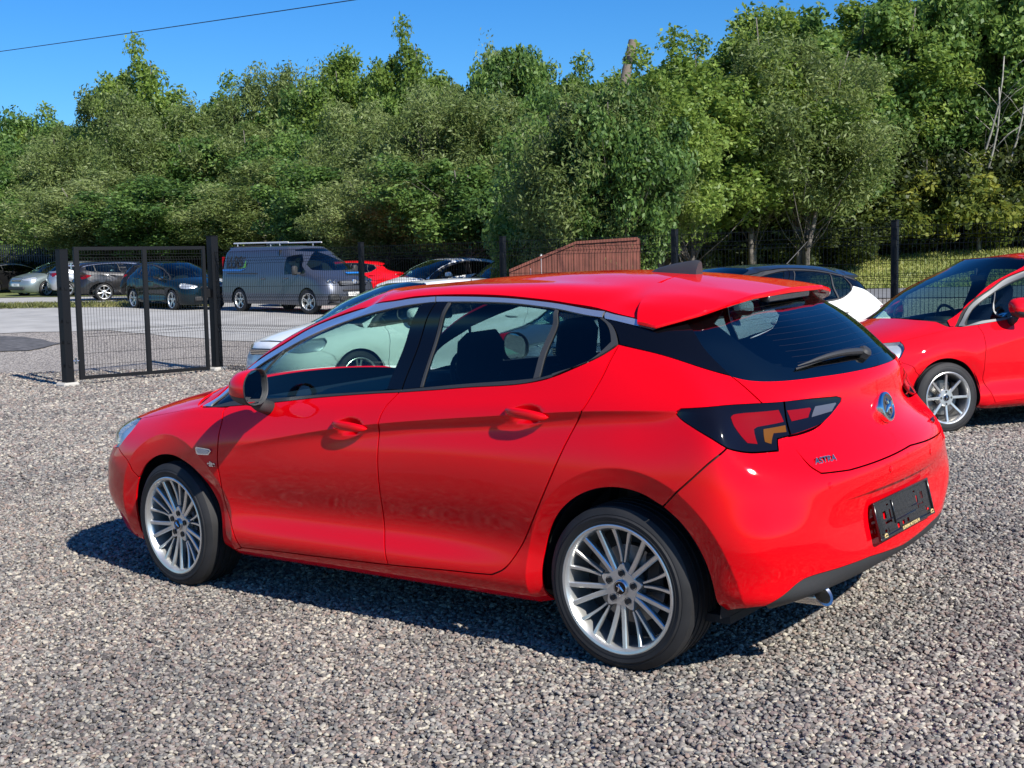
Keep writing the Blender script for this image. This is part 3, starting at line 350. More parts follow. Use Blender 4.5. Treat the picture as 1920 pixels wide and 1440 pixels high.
'chrome_2': [(2.2022,1.6494),(2.1125,1.6486),(2.0222,1.6479),(1.9322,1.6472),(1.8435,1.6461),(1.7569,1.6446),(1.6789,1.6426),(1.6017,1.6402),(1.5261,1.6376),(1.4529,1.6347),(1.383,1.6316),(1.3279,1.6293),(1.2754,1.6272),(1.2244,1.6247),(1.1741,1.6214),(1.1237,1.6166),(1.0748,1.6102),(1.0264,1.6024),(0.9784,1.5938),(0.9304,1.5849),(0.8823,1.5765),(0.95,1.4923),(0.9843,1.5091),(1.018,1.5268),(1.0521,1.5441),(1.0873,1.5597),(1.1247,1.5726),(1.1694,1.5829),(1.216,1.59),(1.2647,1.5948),(1.3152,1.5986),(1.3678,1.6025),(1.4351,1.6071),(1.5061,1.6105),(1.5796,1.613),(1.6546,1.6148),(1.7301,1.6164),(1.8126,1.6175),(1.897,1.6179),(1.9824,1.6177),(2.0681,1.6174),(2.1533,1.6174)],
'chrome_3': [(0.8789,1.5702),(0.8664,1.5538),(0.8537,1.5374),(0.841,1.521),(0.8289,1.5044),(0.8176,1.4876),(0.8078,1.471),(0.7987,1.4542),(0.7902,1.4372),(0.7817,1.4202),(0.773,1.4032),(0.8096,1.3669),(0.8244,1.3749),(0.8393,1.3826),(0.8542,1.3904),(0.8687,1.3989),(0.8827,1.4086),(0.8967,1.4206),(0.9101,1.4339),(0.9231,1.448),(0.9361,1.4623),(0.9492,1.4762)],
'glass_front': [(2.814,1.0162),(3.4265,1.2896),(3.3991,1.3178),(3.3727,1.3467),(3.3458,1.3753),(3.3167,1.4026),(3.2838,1.4276),(3.2397,1.4546),(3.1915,1.4794),(3.1396,1.5019),(3.0843,1.5219),(3.0257,1.5394),(2.943,1.5567),(2.8511,1.569),(2.7556,1.5778),(2.6626,1.5847),(2.5778,1.5912),(2.5186,1.5958),(2.4631,1.5993),(2.4098,1.6021),(2.357,1.6047),(2.3031,1.6076),(2.2791,1.5539),(2.2537,1.5006),(2.229,1.4471),(2.207,1.3929),(2.1897,1.3373),(2.1784,1.2794),(2.1718,1.2202),(2.1681,1.1602),(2.165,1.1),(2.1605,1.0403),(2.2325,1.038),(2.305,1.0357),(2.3773,1.0334),(2.4485,1.0311),(2.5178,1.0286),(2.5788,1.0262),(2.6382,1.0238),(2.6968,1.0213),(2.7552,1.0187)],
'glass_triangle': [(3.2095,0.9936),(3.2712,1.0222),(3.3398,1.0501),(3.405,1.0783),(3.4562,1.1082),(3.4831,1.1411),(3.4835,1.1659),(3.4724,1.192),(3.4548,1.2189),(3.4356,1.246),(3.4196,1.2728),(2.8344,1.0161),(2.8307,1.0103),(2.8674,1.0119),(2.9041,1.0138),(2.9408,1.0156),(2.9776,1.0165),(3.0147,1.0159),(3.0533,1.0133),(3.0922,1.009),(3.1313,1.0039),(3.1704,0.9985)],
'quarter_bar': [(3.4169,1.2746),(3.4205,1.2886),(2.814,1.0162),(2.8316,1.0131)],
'glass_rear': [(1.9855,1.0334),(1.9877,1.093),(1.99,1.1527),(1.9922,1.2124),(1.9945,1.2718),(1.9971,1.3308),(1.9997,1.3877),(2.0025,1.4442),(2.0055,1.5004),(2.0084,1.5566),(2.0113,1.6129),(1.9551,1.6131),(1.8994,1.6135),(1.8435,1.6137),(1.7864,1.6137),(1.7275,1.6129),(1.656,1.6113),(1.58,1.609),(1.5037,1.6062),(1.4312,1.6027),(1.3668,1.5988),(1.3281,1.5956),(1.2931,1.592),(1.26,1.5882),(1.2275,1.5843),(1.1939,1.5806),(1.232,1.5193),(1.2717,1.4579),(1.3106,1.3965),(1.3465,1.3355),(1.3769,1.2751),(1.3977,1.2232),(1.4145,1.1718),(1.4289,1.1206),(1.4428,1.0696),(1.4578,1.0183),(1.4769,1.02),(1.4954,1.0216),(1.5142,1.0232),(1.5341,1.0248),(1.5559,1.0264),(1.5906,1.0286),(1.6289,1.0309),(1.6695,1.033),(1.7112,1.0348),(1.7527,1.0359),(1.798,1.0363),(1.8444,1.0359),(1.8914,1.035),(1.9386,1.0341)],
'glass_quarter': [(1.4258,1.0181),(1.4102,1.0686),(1.3955,1.1189),(1.3804,1.1693),(1.3631,1.2201),(1.3422,1.2713),(1.3126,1.3308),(1.2782,1.3909),(1.2411,1.4515),(1.2033,1.5121),(1.1669,1.5726),(1.14,1.5674),(1.1121,1.563),(1.0847,1.5582),(1.0594,1.5517),(1.0375,1.5423),(1.0231,1.532),(1.011,1.5199),(1.0002,1.5066),(0.9897,1.493),(0.9785,1.48),(0.9851,1.4723),(1.0327,1.2716),(1.0333,1.2695),(1.0675,1.2308),(1.1017,1.1902),(1.136,1.1505),(1.1703,1.1147),(1.2049,1.0855),(1.2319,1.0681),(1.2594,1.0536),(1.2868,1.0418),(1.3135,1.0324),(1.3388,1.0252),(1.3571,1.0216),(1.3746,1.0199),(1.3917,1.0193),(1.4087,1.019)],
'divider_bar': [(1.1907,1.5784),(1.1698,1.5749),(1.2063,1.514),(1.244,1.453),(1.2811,1.392),(1.3155,1.3315),(1.3451,1.2716),(1.366,1.22),(1.3832,1.169),(1.3983,1.1182),(1.4129,1.0675),(1.4285,1.0167),(1.4557,1.0155),(1.4405,1.0673),(1.4265,1.1189),(1.4119,1.1707),(1.395,1.2225),(1.374,1.2748),(1.3435,1.335),(1.3076,1.3957),(1.2686,1.4566),(1.2289,1.5176)],
'seal_rear': [(1.9987,1.0306),(2.0012,1.0909),(2.0033,1.1513),(2.0056,1.2117),(2.0084,1.2717),(2.0122,1.3313),(2.0171,1.3885),(2.0229,1.4453),(2.0292,1.5018),(2.0356,1.5582),(2.0418,1.6148),(2.0179,1.6147),(2.0142,1.558),(2.0105,1.5015),(2.0068,1.4449),(2.0033,1.3881),(2.0001,1.3309),(1.9972,1.2715),(1.9947,1.2117),(1.9923,1.1516),(1.99,1.0914),(1.9876,1.0314)],
'frame_quarter': [(0.9755,1.48),(0.9541,1.4841),(1.0089,1.2532),(1.0101,1.2489),(1.0408,1.2201),(1.0708,1.1906),(1.1012,1.1615),(1.1328,1.1338),(1.1666,1.1085),(1.2049,1.0855),(1.2456,1.0652),(1.2876,1.0464),(1.3301,1.028),(1.3718,1.0088),(1.368,1.0296),(1.3352,1.0388),(1.3022,1.0467),(1.2692,1.0552),(1.2369,1.0666),(1.2057,1.083),(1.1695,1.1115),(1.1349,1.1473),(1.1012,1.1874),(1.0678,1.2285),(1.0339,1.2675)],
'pillar_B1': [(2.2997,1.6093),(2.159,1.6157),(2.1461,1.556),(2.1325,1.4963),(2.1192,1.4366),(2.1074,1.3769),(2.0983,1.3172),(2.0927,1.2589),(2.0896,1.2006),(2.088,1.1424),(2.0868,1.0841),(2.0848,1.0259),(2.1572,1.0376),(2.1616,1.0979),(2.1647,1.1586),(2.1684,1.2191),(2.1749,1.2788),(2.1861,1.3371),(2.2034,1.3931),(2.2255,1.4477),(2.2502,1.5016),(2.2756,1.5553)],
'pillar_B2': [(2.1483,1.6156),(2.0467,1.6148),(2.0401,1.5582),(2.0333,1.5018),(2.0267,1.4454),(2.0205,1.3886),(2.0153,1.3313),(2.0111,1.2718),(2.0079,1.2118),(2.0053,1.1515),(2.0028,1.091),(2,1.0308),(2.0796,1.0252),(2.0814,1.0835),(2.0825,1.1419),(2.084,1.2002),(2.0868,1.2586),(2.092,1.317),(2.1005,1.3767),(2.1113,1.4364),(2.1237,1.4961),(2.1363,1.5559)],
'trim_front': [(3.1744,0.9607),(3.1631,0.9728),(3.1529,0.9855),(3.1421,0.9979),(3.1293,1.009),(3.1127,1.0176),(3.0697,1.0251),(3.0143,1.024),(2.9516,1.0183),(2.8868,1.0122),(2.8249,1.0096),(2.7644,1.0111),(2.7041,1.0141),(2.643,1.0177),(2.5802,1.021),(2.5148,1.0233),(2.4332,1.0245),(2.3477,1.0246),(2.2599,1.0242),(2.1716,1.0236),(2.0844,1.0234),(2.088,0.9975),(2.1125,0.9989),(2.1361,1.0005),(2.1602,1.0019),(2.1859,1.0031),(2.2144,1.0036),(2.2641,1.0035),(2.3201,1.0024),(2.3798,1.0004),(2.4405,0.9973),(2.4996,0.9931),(2.5585,0.9865),(2.6181,0.9777),(2.6776,0.9683),(2.7359,0.9601),(2.7922,0.9549),(2.84,0.9539),(2.8866,0.9552),(2.9321,0.9575),(2.9768,0.9591),(3.0209,0.9587),(3.0609,0.956),(3.0999,0.9521),(3.1385,0.9474),(3.1769,0.9425),(3.2156,0.938)],
'trim_rear': [(2.0778,1.0225),(2.0121,1.0246),(1.9458,1.0272),(1.8798,1.0296),(1.815,1.0312),(1.7522,1.0314),(1.6957,1.03),(1.6381,1.0275),(1.5828,1.0244),(1.5332,1.0212),(1.4927,1.0187),(1.4766,1.0174),(1.4629,1.0159),(1.4506,1.0146),(1.4388,1.0138),(1.4264,1.0139),(1.4142,1.0151),(1.4022,1.0171),(1.3903,1.0196),(1.3784,1.0223),(1.3665,1.0247),(1.3725,1.0048),(1.3964,1.0012),(1.4196,0.9972),(1.4432,0.9935),(1.4682,0.9904),(1.4956,0.9885),(1.5414,0.9886),(1.5931,0.9914),(1.6473,0.9955),(1.7005,0.9993),(1.7491,1.0014),(1.7841,1.0017),(1.817,1.0013),(1.8488,1.0006),(1.8805,0.9998),(1.913,0.9992),(1.9472,0.9988),(1.9817,0.9984),(2.0162,0.998),(2.0509,0.9976),(2.0854,0.9971)],
'pillar_D': [(0.9585,1.4723),(0.8863,1.4031),(0.8114,1.363),(0.7702,1.3941),(0.647,1.507),(0.6489,1.4962),(0.657,1.4517),(0.6658,1.4064),(0.6743,1.3615),(0.6813,1.3182),(0.686,1.2776),(0.6876,1.2477),(0.688,1.2191),(0.6874,1.1917),(0.6862,1.1652),(0.6846,1.1394),(0.6827,1.1178),(0.6803,1.0971),(0.6776,1.0769),(0.6748,1.0568),(0.6721,1.0364),(0.6729,1.0407),(0.6921,1.0492),(0.7113,1.0572),(0.7305,1.0655),(0.7497,1.0746),(0.7689,1.0853),(0.7906,1.1),(0.812,1.1169),(0.8336,1.1348),(0.8554,1.1528),(0.8779,1.1696),(0.9014,1.1855),(0.9256,1.2009),(0.95,1.216),(0.9746,1.231),(0.999,1.2462)],
'rear_glass': [(0.6489,1.4962),(0.657,1.4517),(0.6658,1.4064),(0.6743,1.3615),(0.6813,1.3182),(0.686,1.2776),(0.6876,1.2477),(0.688,1.2191),(0.6874,1.1917),(0.6862,1.1652),(0.6846,1.1394),(0.6827,1.1178),(0.6803,1.0971),(0.6776,1.0769),(0.6748,1.0568),(0.6721,1.0364),(0.6642,1.031),(0.6564,1.0255),(0.6484,1.0203),(0.6398,1.0156),(0.6299,1.0114),(0.6195,1.0078),(0.6085,1.0047),(0.5967,1.0021),(0.5805,0.9995),(0.5631,0.9978),(0.5447,0.9967),(0.5256,0.9958),(0.5013,0.9953),(0.4755,0.9954),(0.449,0.9959),(0.4223,0.9965),(0.3953,0.9973),(0.3687,0.9984),(0.3401,0.9995),(0.3074,1.0002),(0.2409,1.0004),(0.1629,0.9998),(0.0803,0.9989),(0,1.0027),(0,1.0602),(0,1.1177),(0,1.1751),(0,1.2326),(0,1.2901),(0,1.3475),(0,1.405),(0,1.4625),(0,1.5199),(0,1.5774),(0,1.6349),(0.1125,1.6349),(0.225,1.6349),(0.3375,1.6349),(0.45,1.6349)],
'frit_hole': [(0.5458,1.4677),(0.5456,1.4453),(0.5457,1.4229),(0.5457,1.4004),(0.5453,1.3781),(0.5441,1.356),(0.5421,1.3341),(0.5397,1.312),(0.5367,1.2902),(0.5333,1.2691),(0.5294,1.2492),(0.5259,1.2334),(0.5223,1.2183),(0.5183,1.2038),(0.5135,1.1898),(0.5078,1.1762),(0.5017,1.1632),(0.4951,1.1504),(0.4876,1.1382),(0.4788,1.1269),(0.4684,1.1172),(0.4539,1.1081),(0.437,1.1008),(0.4185,1.0949),(0.3993,1.09),(0.3801,1.0855),(0.3589,1.0817),(0.3369,1.0791),(0.3145,1.0773),(0.2919,1.0757),(0.2696,1.0737),(0,1.0804),(0,1.0909),(0,1.1937),(0,1.2965),(0,1.3993),(0,1.5021),(0,1.6049),(0.09,1.6049),(0.18,1.6049),(0.27,1.6049),(0.36,1.6049)],
'roof': [(3.2634,0.9337),(3.3374,0.9742),(3.4193,1.0138),(3.4972,1.0539),(3.5592,1.0956),(3.5933,1.1404),(3.5946,1.1734),(3.5814,1.2079),(3.5615,1.2432),(3.5424,1.2783),(3.532,1.3126),(3.5329,1.3429),(3.5394,1.3731),(3.5474,1.4029),(3.5528,1.432),(3.5516,1.4599),(3.5447,1.4874),(3.5349,1.5145),(3.5207,1.5406),(3.5007,1.5645),(3.4734,1.5855),(3.3694,1.6191),(3.2165,1.6364),(3.0388,1.6433),(2.8604,1.6459),(2.7055,1.6503),(2.6033,1.6549),(2.5073,1.6578),(2.415,1.6595),(2.3239,1.6605),(2.2315,1.6614),(2.1393,1.6622),(2.047,1.6626),(1.9553,1.6625),(1.8649,1.6619),(1.7767,1.6604),(1.6971,1.6583),(1.6183,1.6554),(1.5411,1.6521),(1.4664,1.6486),(1.3951,1.6453),(1.3389,1.6431),(1.2853,1.6411),(1.2334,1.6391),(1.182,1.6362),(1.1303,1.6322),(1.0769,1.6284),(1.0212,1.6252),(0.9671,1.6204),(0.9184,1.612),(0.8788,1.5978),(0.8578,1.5835),(0.8399,1.566),(0.8248,1.5471),(0.8125,1.5292),(0.8027,1.5143),(0.7989,1.5081),(0.7961,1.5025),(0.7939,1.4973),(0.7918,1.4921),(0.7894,1.4868),(0.7852,1.4915),(0.7746,1.5239),(0.7629,1.5566),(0.7517,1.5892),(0.7429,1.6209),(0.7383,1.6511),(0.7385,1.6748),(0.7415,1.6976),(0.7462,1.7198),(0.7511,1.7416),(0.7548,1.7633),(0.7573,1.7836),(0.7595,1.8038),(0.7615,1.8236),(0.7634,1.843),(0.7652,1.862),(0.7666,1.8783),(0.7678,1.8941),(0.769,1.9097),(0.7702,1.9251),(0.7713,1.9408),(0.822,1.9232),(0.8368,2.0695),(0.847,2.2058),(0.847,2.2155),(0.9653,2.2155),(1.0837,2.2155),(1.202,2.2155),(1.3204,2.2155),(1.4387,2.2155),(1.557,2.2155),(1.6754,2.2155),(1.7937,2.2155),(1.9121,2.2155),(2.0304,2.2155),(2.1488,2.2155),(2.2671,2.2155),(2.3855,2.2155),(2.5038,2.2155),(2.6221,2.2155),(2.7405,2.2155),(2.8588,2.2155),(2.9772,2.2155),(3.0955,2.2155),(3.2139,2.2155),(3.3322,2.2155),(3.4506,2.2155),(3.5689,2.2155),(3.6873,2.2155),(3.8056,2.2155),(3.9239,2.2155),(4.0423,2.2155),(4.1606,2.2155),(4.279,2.2155),(4.279,2.1157),(4.279,2.0158),(4.279,1.9159),(4.279,1.8161),(4.279,1.7162),(4.1841,1.7162),(4.0892,1.7162),(3.9943,1.7162),(3.8994,1.7162),(3.8045,1.7162),(3.7095,1.7162),(3.6146,1.7162),(3.5846,1.6449),(3.5846,1.589),(3.5846,1.5331),(3.5846,1.4773),(3.5846,1.4214),(3.5846,1.3656),(3.5846,1.3097),(3.5846,1.2539),(3.5846,1.198),(3.5846,1.1422),(3.5846,1.0863),(3.5846,1.0304)],
}

# ------------------------------------------------------------------ car panels cut out of the body surface
def inside(poly, pts):
    x, y = pts[:, 0], pts[:, 1]; r = np.zeros(len(pts), bool); n = len(poly); j = n - 1
    for i in range(n):
        xi, yi = poly[i]; xj, yj = poly[j]
        c = ((yi > y) != (yj > y)) & (x < (xj - xi) * (y - yi) / (yj - yi + 1e-15) + xi); r ^= c; j = i
    return r
def segdist(poly, pts):
    a = poly; b = np.roll(poly, -1, 0); d = np.full(len(pts), 9.)
    for p, q in zip(a, b):
        e = q - p; L = e @ e + 1e-15; t = np.clip(((pts - p) @ e) / L, 0, 1); d = np.minimum(d, np.hypot(*(pts - p - t[:, None] * e).T))
    return d
def densify(poly, h):
    out = []
    for p, q in zip(poly, np.roll(poly, -1, 0)):
        n = max(1, int(math.ceil(np.hypot(*(q - p)) / h)))
        for k in range(n): out.append(p + (q - p) * k / n)
    return np.array(out)
def cam_xy(px, d):
    """point on the ground seen at column px (1920 wide) and depth d"""
    t = (px - 960) / 2377.175
    return (CAM_LOC[0] + d * (.624 - .782 * t), CAM_LOC[1] + d * (-.781 - .623 * t))

# ------------------------------------------------------------------ terrain
_gz0 = gz
def gz(x, y):
    x = np.asarray(x, float); y = np.asarray(y, float)
    z = _gz0(x, y) - .34 * np.exp(-((x - 17) ** 2 / 60 + (y + 7) ** 2 / 40))
    dx, dy = x - CAM_LOC[0], y - CAM_LOC[1]; d = dx * .624 - dy * .781; s_ = (-dx * .782 - dy * .623) / np.maximum(d, 1)
    wr = sm(-.02, .16, s_)                                   # the land to the right rises behind the fence
    z = z * (1 - wr * sm(20, 30, d)) + wr * (.72 * sm(19, 29, d) + 0.72 * sm(33, 43, d) * (1 + .35 * sm(.2, .4, s_)) + .05 * np.maximum(d - 43, 0))
    return z
def nodes(m): return m.node_tree.nodes, m.node_tree.links
def gravel_material():
    m = bpy.data.materials.new('gravel_ground'); m.use_nodes = True; N, L = nodes(m); b = N['Principled BSDF']; b.inputs['Roughness'].default_value = .9; b.inputs['Specular IOR Level'].default_value = .25
    tc = N.new('ShaderNodeTexCoord')
    vo = N.new('ShaderNodeTexVoronoi'); vo.inputs['Scale'].default_value = 44; vo.inputs['Randomness'].default_value = 1
    nz = N.new('ShaderNodeTexNoise'); nz.inputs['Scale'].default_value = 14; nz.inputs['Detail'].default_value = 5
    mixv = N.new('ShaderNodeMixRGB'); mixv.blend_type = 'LINEAR_LIGHT'; mixv.inputs[0].default_value = .02
    L.new(tc.outputs['Object'], mixv.inputs[1]); L.new(nz.outputs['Color'], mixv.inputs[2]); L.new(tc.outputs['Object'], nz.inputs['Vector']); L.new(mixv.outputs[0], vo.inputs['Vector'])
    cr = N.new('ShaderNodeValToRGB'); e = cr.color_ramp; e.elements[0].color = (.08, .074, .072, 1); e.elements[1].color = (.55, .50, .43, 1)
    for p_, c in ((.3, (.21, .19, .175)), (.55, (.30, .275, .255)), (.8, (.40, .37, .34))): q = e.elements.new(p_); q.color = (*c, 1)
    sp = N.new('ShaderNodeSeparateColor'); L.new(vo.outputs['Color'], sp.inputs[0]); L.new(sp.outputs[0], cr.inputs[0])
    # patches: paler trodden lot, darker damp asphalt strip
    n2 = N.new('ShaderNodeTexNoise'); n2.inputs['Scale'].default_value = .35; n2.inputs['Detail'].default_value = 6; L.new(tc.outputs['Object'], n2.inputs['Vector'])
    c2 = N.new('ShaderNodeValToRGB'); c2.color_ramp.elements[0].position = .3; c2.color_ramp.elements[0].color = (.86, .85, .85, 1); c2.color_ramp.elements[1].position = .7; c2.color_ramp.elements[1].color = (1.1, 1.08, 1.05, 1)
    L.new(n2.outputs['Fac'], c2.inputs[0]); mu = N.new('ShaderNodeMixRGB'); mu.blend_type = 'MULTIPLY'; mu.inputs[0].default_value = 1; L.new(cr.outputs[0], mu.inputs[1]); L.new(c2.outputs[0], mu.inputs[2])
    L.new(mu.outputs[0], b.inputs['Base Color'])
    bp = N.new('ShaderNodeBump'); bp.inputs['Strength'].default_value = .9; bp.inputs['Distance'].default_value = .018; inv = N.new('ShaderNodeMath'); inv.operation = 'SUBTRACT'; inv.inputs[0].default_value = 1
    L.new(vo.outputs['Distance'], inv.inputs[1]); L.new(inv.outputs[0], bp.inputs['Height']); L.new(bp.outputs[0], b.inputs['Normal'])
    return m
M_GRAVEL = gravel_material()
def sheet(name, xs, ys, m, dz=0, zf=None):
    X, Y = np.meshgrid(xs, ys); Z = (zf or gz)(X, Y) + dz; v = np.stack([X, Y, Z], -1).reshape(-1, 3); n = len(xs)
    f = [(j * n + i, j * n + i + 1, (j + 1) * n + i + 1, (j + 1) * n + i) for j in range(len(ys) - 1) for i in range(n - 1)]
    me = mesh(name, v, f, True); return link(name, me, m)
xs = np.concatenate([np.linspace(-900, -40, 12), np.linspace(-30, 70, 126), np.linspace(80, 900, 14)]); ys = np.concatenate([np.linspace(-900, -100, 12), np.linspace(-90, 20, 130), np.linspace(30, 600, 8)])
tag(sheet('ground', xs, ys, M_GRAVEL), kind='structure')
def poly_sheet(name, pts, m, dz, step=1.0, curved=0):
    """flat patch draped on the terrain"""
    p = np.array(pts, float); lo, hi = p.min(0), p.max(0); g = np.stack(np.meshgrid(np.arange(lo[0], hi[0], step), np.arange(lo[1], hi[1], step)), -1).reshape(-1, 2); g = g[inside(p, g)]
    l = densify(p, step); l = l + rng.normal(0, step * .10, l.shape); g = g[segdist(l, g) > step * .4]
    vs = [Vector(a) for a in l] + [Vector(a) for a in g]; r = geometry.delaunay_2d_cdt(vs, [(i, (i + 1) % len(l)) for i in range(len(l))], [], 0, 1e-6)
    q = np.array([tuple(a) for a in r[0]]); tri = np.array([list(f) for f in r[2]]); tri = tri[inside(l, q[tri].mean(1))]
    z = gz(q[:, 0], q[:, 1]) + dz; me = mesh(name, np.column_stack([q, z]), tri, True); return link(name, me, m)
def scatter_color(m, cols, attr=None):
    pass

def inset(poly, g, centre=()):
    """move the outline inwards by g (parameter units are close to metres); edges on the centre lines stay"""
    A = .5 * np.sum(poly[:, 0] * np.roll(poly[:, 1], -1) - np.roll(poly[:, 0], -1) * poly[:, 1]); sg = 1 if A > 0 else -1
    p = np.roll(poly, 1, 0); q = np.roll(poly, -1, 0)
    e1 = poly - p; e2 = q - poly; e1 /= np.linalg.norm(e1, axis=1)[:, None] + 1e-12; e2 /= np.linalg.norm(e2, axis=1)[:, None] + 1e-12
    n1 = np.stack([-e1[:, 1], e1[:, 0]], 1) * sg; n2 = np.stack([-e2[:, 1], e2[:, 0]], 1) * sg
    nn = n1 + n2; nn /= np.maximum((nn * nn).sum(1), .6)[:, None] / 2 + 1e-9
    out = poly + nn * g
    for c, (axis, val) in enumerate(centre):
        k = np.abs(poly[:, axis] - val) < 1e-4; out[k, axis] = poly[k, axis]
    return out
def surf_n(Sf, u, v):
    e = 2e-3; a = Sf(u + e, v) - Sf(u - e, v); b = Sf(u, np.minimum(v + e, V[-1])) - Sf(u, np.maximum(v - e, 0))
    n = -np.cross(a, b); return n / (np.linalg.norm(n, axis=1)[:, None] + 1e-12)
CREASE = None
UMAX = float(U[-1]); VMAX = float(V[-1])
CEN = ((0, 0.0), (0, UMAX), (1, VMAX))
def on_cen(q): return (np.abs(q[:, 0]) < 1e-4) | (np.abs(q[:, 0] - UMAX) < 1e-4) | (np.abs(q[:, 1] - VMAX) < 1e-4)
def panel(name, poly, m, parent, Sf, off=0., flange=.010, gap=.0030, pitch=.022, holes=(), side='both', Ptf=None):
    """one body panel: 'left'/'right' side, or 'both' = mirrored across the centre into one mesh"""
    poly = np.array(poly, float)
    if gap: poly = inset(poly, gap, CEN)
    loops = [densify(poly, pitch * .8)] + [densify(np.array(h, float), pitch * .8) for h in holes]
    lo, hi = poly.min(0), poly.max(0)
    gu = np.linspace(lo[0], hi[0], max(2, int((hi[0] - lo[0]) / pitch) + 2)); gv = np.linspace(lo[1], hi[1], max(2, int((hi[1] - lo[1]) / pitch) + 2))
    g = np.stack(np.meshgrid(gu, gv), -1).reshape(-1, 2); g = g[inside(poly, g)]
    for h in holes: g = g[~inside(np.array(h, float), g)]
    if len(g):
        d = np.min([segdist(l, g) for l in loops], axis=0); g = g[d > pitch * .42]
    if CREASE is not None and name in ('front_wing', 'front_door', 'rear_door', 'side_panel', 'rear_bumper', 'front_bumper'):
        c_ = CREASE[inside(poly, CREASE)]
        if len(c_):
            c_ = c_[np.min([segdist(l, c_) for l in loops], axis=0) > .004]
        if len(c_) and len(g):
            keep = np.ones(len(g), bool)
            for i0 in range(0, len(g), 500): keep[i0:i0 + 500] = (((g[i0:i0 + 500, None] - c_[None]) ** 2).sum(2).min(1) > (.008) ** 2)
            g = np.concatenate([g[keep], c_])
    verts = []; edges = []; 
    for l in loops:
        s0 = len(verts); verts += [tuple(a) for a in l]; edges += [(s0 + i, s0 + (i + 1) % len(l)) for i in range(len(l))]
    verts += [tuple(a) for a in g]
    r = geometry.delaunay_2d_cdt([Vector(a) for a in verts], edges, [], 0, 1e-7)
    q = np.array([tuple(a) for a in r[0]]); tri = np.array([list(f) for f in r[2]]); c = q[tri].mean(1)
    ok = inside(loops[0], c)
    for h in loops[1:]: ok &= ~inside(h, c)
    tri = tri[ok]
    used = np.unique(tri); mp = -np.ones(len(q), int); mp[used] = np.arange(len(used)); q = q[used]; tri = mp[tri]
    q[np.abs(q[:, 0]) < 1e-4, 0] = 0
    P = Sf(q[:, 0], q[:, 1]); N = surf_n(Sf, q[:, 0], q[:, 1]); cen = on_cen(q)
    if Ptf is not None: P = Ptf(P, N)
    P = P + N * off; P[cen, 1] = 0
    # orientation
    a, b, cc = P[tri[:, 0]], P[tri[:, 1]], P[tri[:, 2]]; fl = (np.cross(b - a, cc - a) * N[tri[:, 0]]).sum(1).sum() < 0
    if fl: tri = tri[:, ::-1]
    # boundary edges
    F = [tuple(t) for t in tri]
    if flange:
        ed = {}
        for t in F:
            for i in range(3):
                e = (t[i], t[(i + 1) % 3]); k = (min(e), max(e)); ed[k] = None if k in ed else e
        B = [e for e in ed.values() if e is not None and not (cen[e[0]] and cen[e[1]])]
        bi = sorted({i for e in B for i in e}); n0 = len(P); mp1 = {i: n0 + k for k, i in enumerate(bi)}; mp2 = {i: n0 + len(bi) + k for k, i in enumerate(bi)}
        Pb = P[bi]; Nb = N[bi]; P = np.concatenate([P, Pb, Pb - Nb * flange]); N = np.concatenate([N, np.zeros_like(Nb), np.zeros_like(Nb)])
        F += [(mp1[b_], mp1[a_], mp2[a_], mp2[b_]) for a_, b_ in B]; cen = np.concatenate([cen, cen[bi], cen[bi]])
    sides = []
    if side in ('both', 'left'): sides.append((P, N, F))
    if side in ('both', 'right'): sides.append((P * [1, -1, 1], N * [1, -1, 1], [t[::-1] for t in F]))
    if len(sides) == 2:
        n = len(P); mirror_id = np.arange(n) + n
        if cen.any():
            keep = ~cen; ids = np.cumsum(keep) - 1 + n; mirror_id = np.where(cen, np.arange(n), ids)
            P2 = np.concatenate([P, (P * [1, -1, 1])[keep]]); Nn = N.copy(); Nn[cen, 1] = 0; N2 = np.concatenate([Nn, (N * [1, -1, 1])[keep]])
        else: P2 = np.concatenate([P, P * [1, -1, 1]]); N2 = np.concatenate([N, N * [1, -1, 1]])
        F2 = F + [tuple(int(mirror_id[i]) for i in t[::-1]) for t in F]
    else: P2, N2, F2 = sides[0]
    me = mesh(name, P2, F2, True)
    nz = np.linalg.norm(N2, axis=1) > .1
    # flat-shaded flange vertices get the face normal automatically (zero vector = auto)
    me.normals_split_custom_set_from_vertices([tuple(a / max(np.linalg.norm(a), 1e-9)) if z else (0, 0, 0) for a, z in zip(N2, nz)])
    return link(name, me, m, parent)
def cyl_pts(r, n, y): return [(r * math.cos(2 * math.pi * k / n), y, r * math.sin(2 * math.pi * k / n)) for k in range(n)]

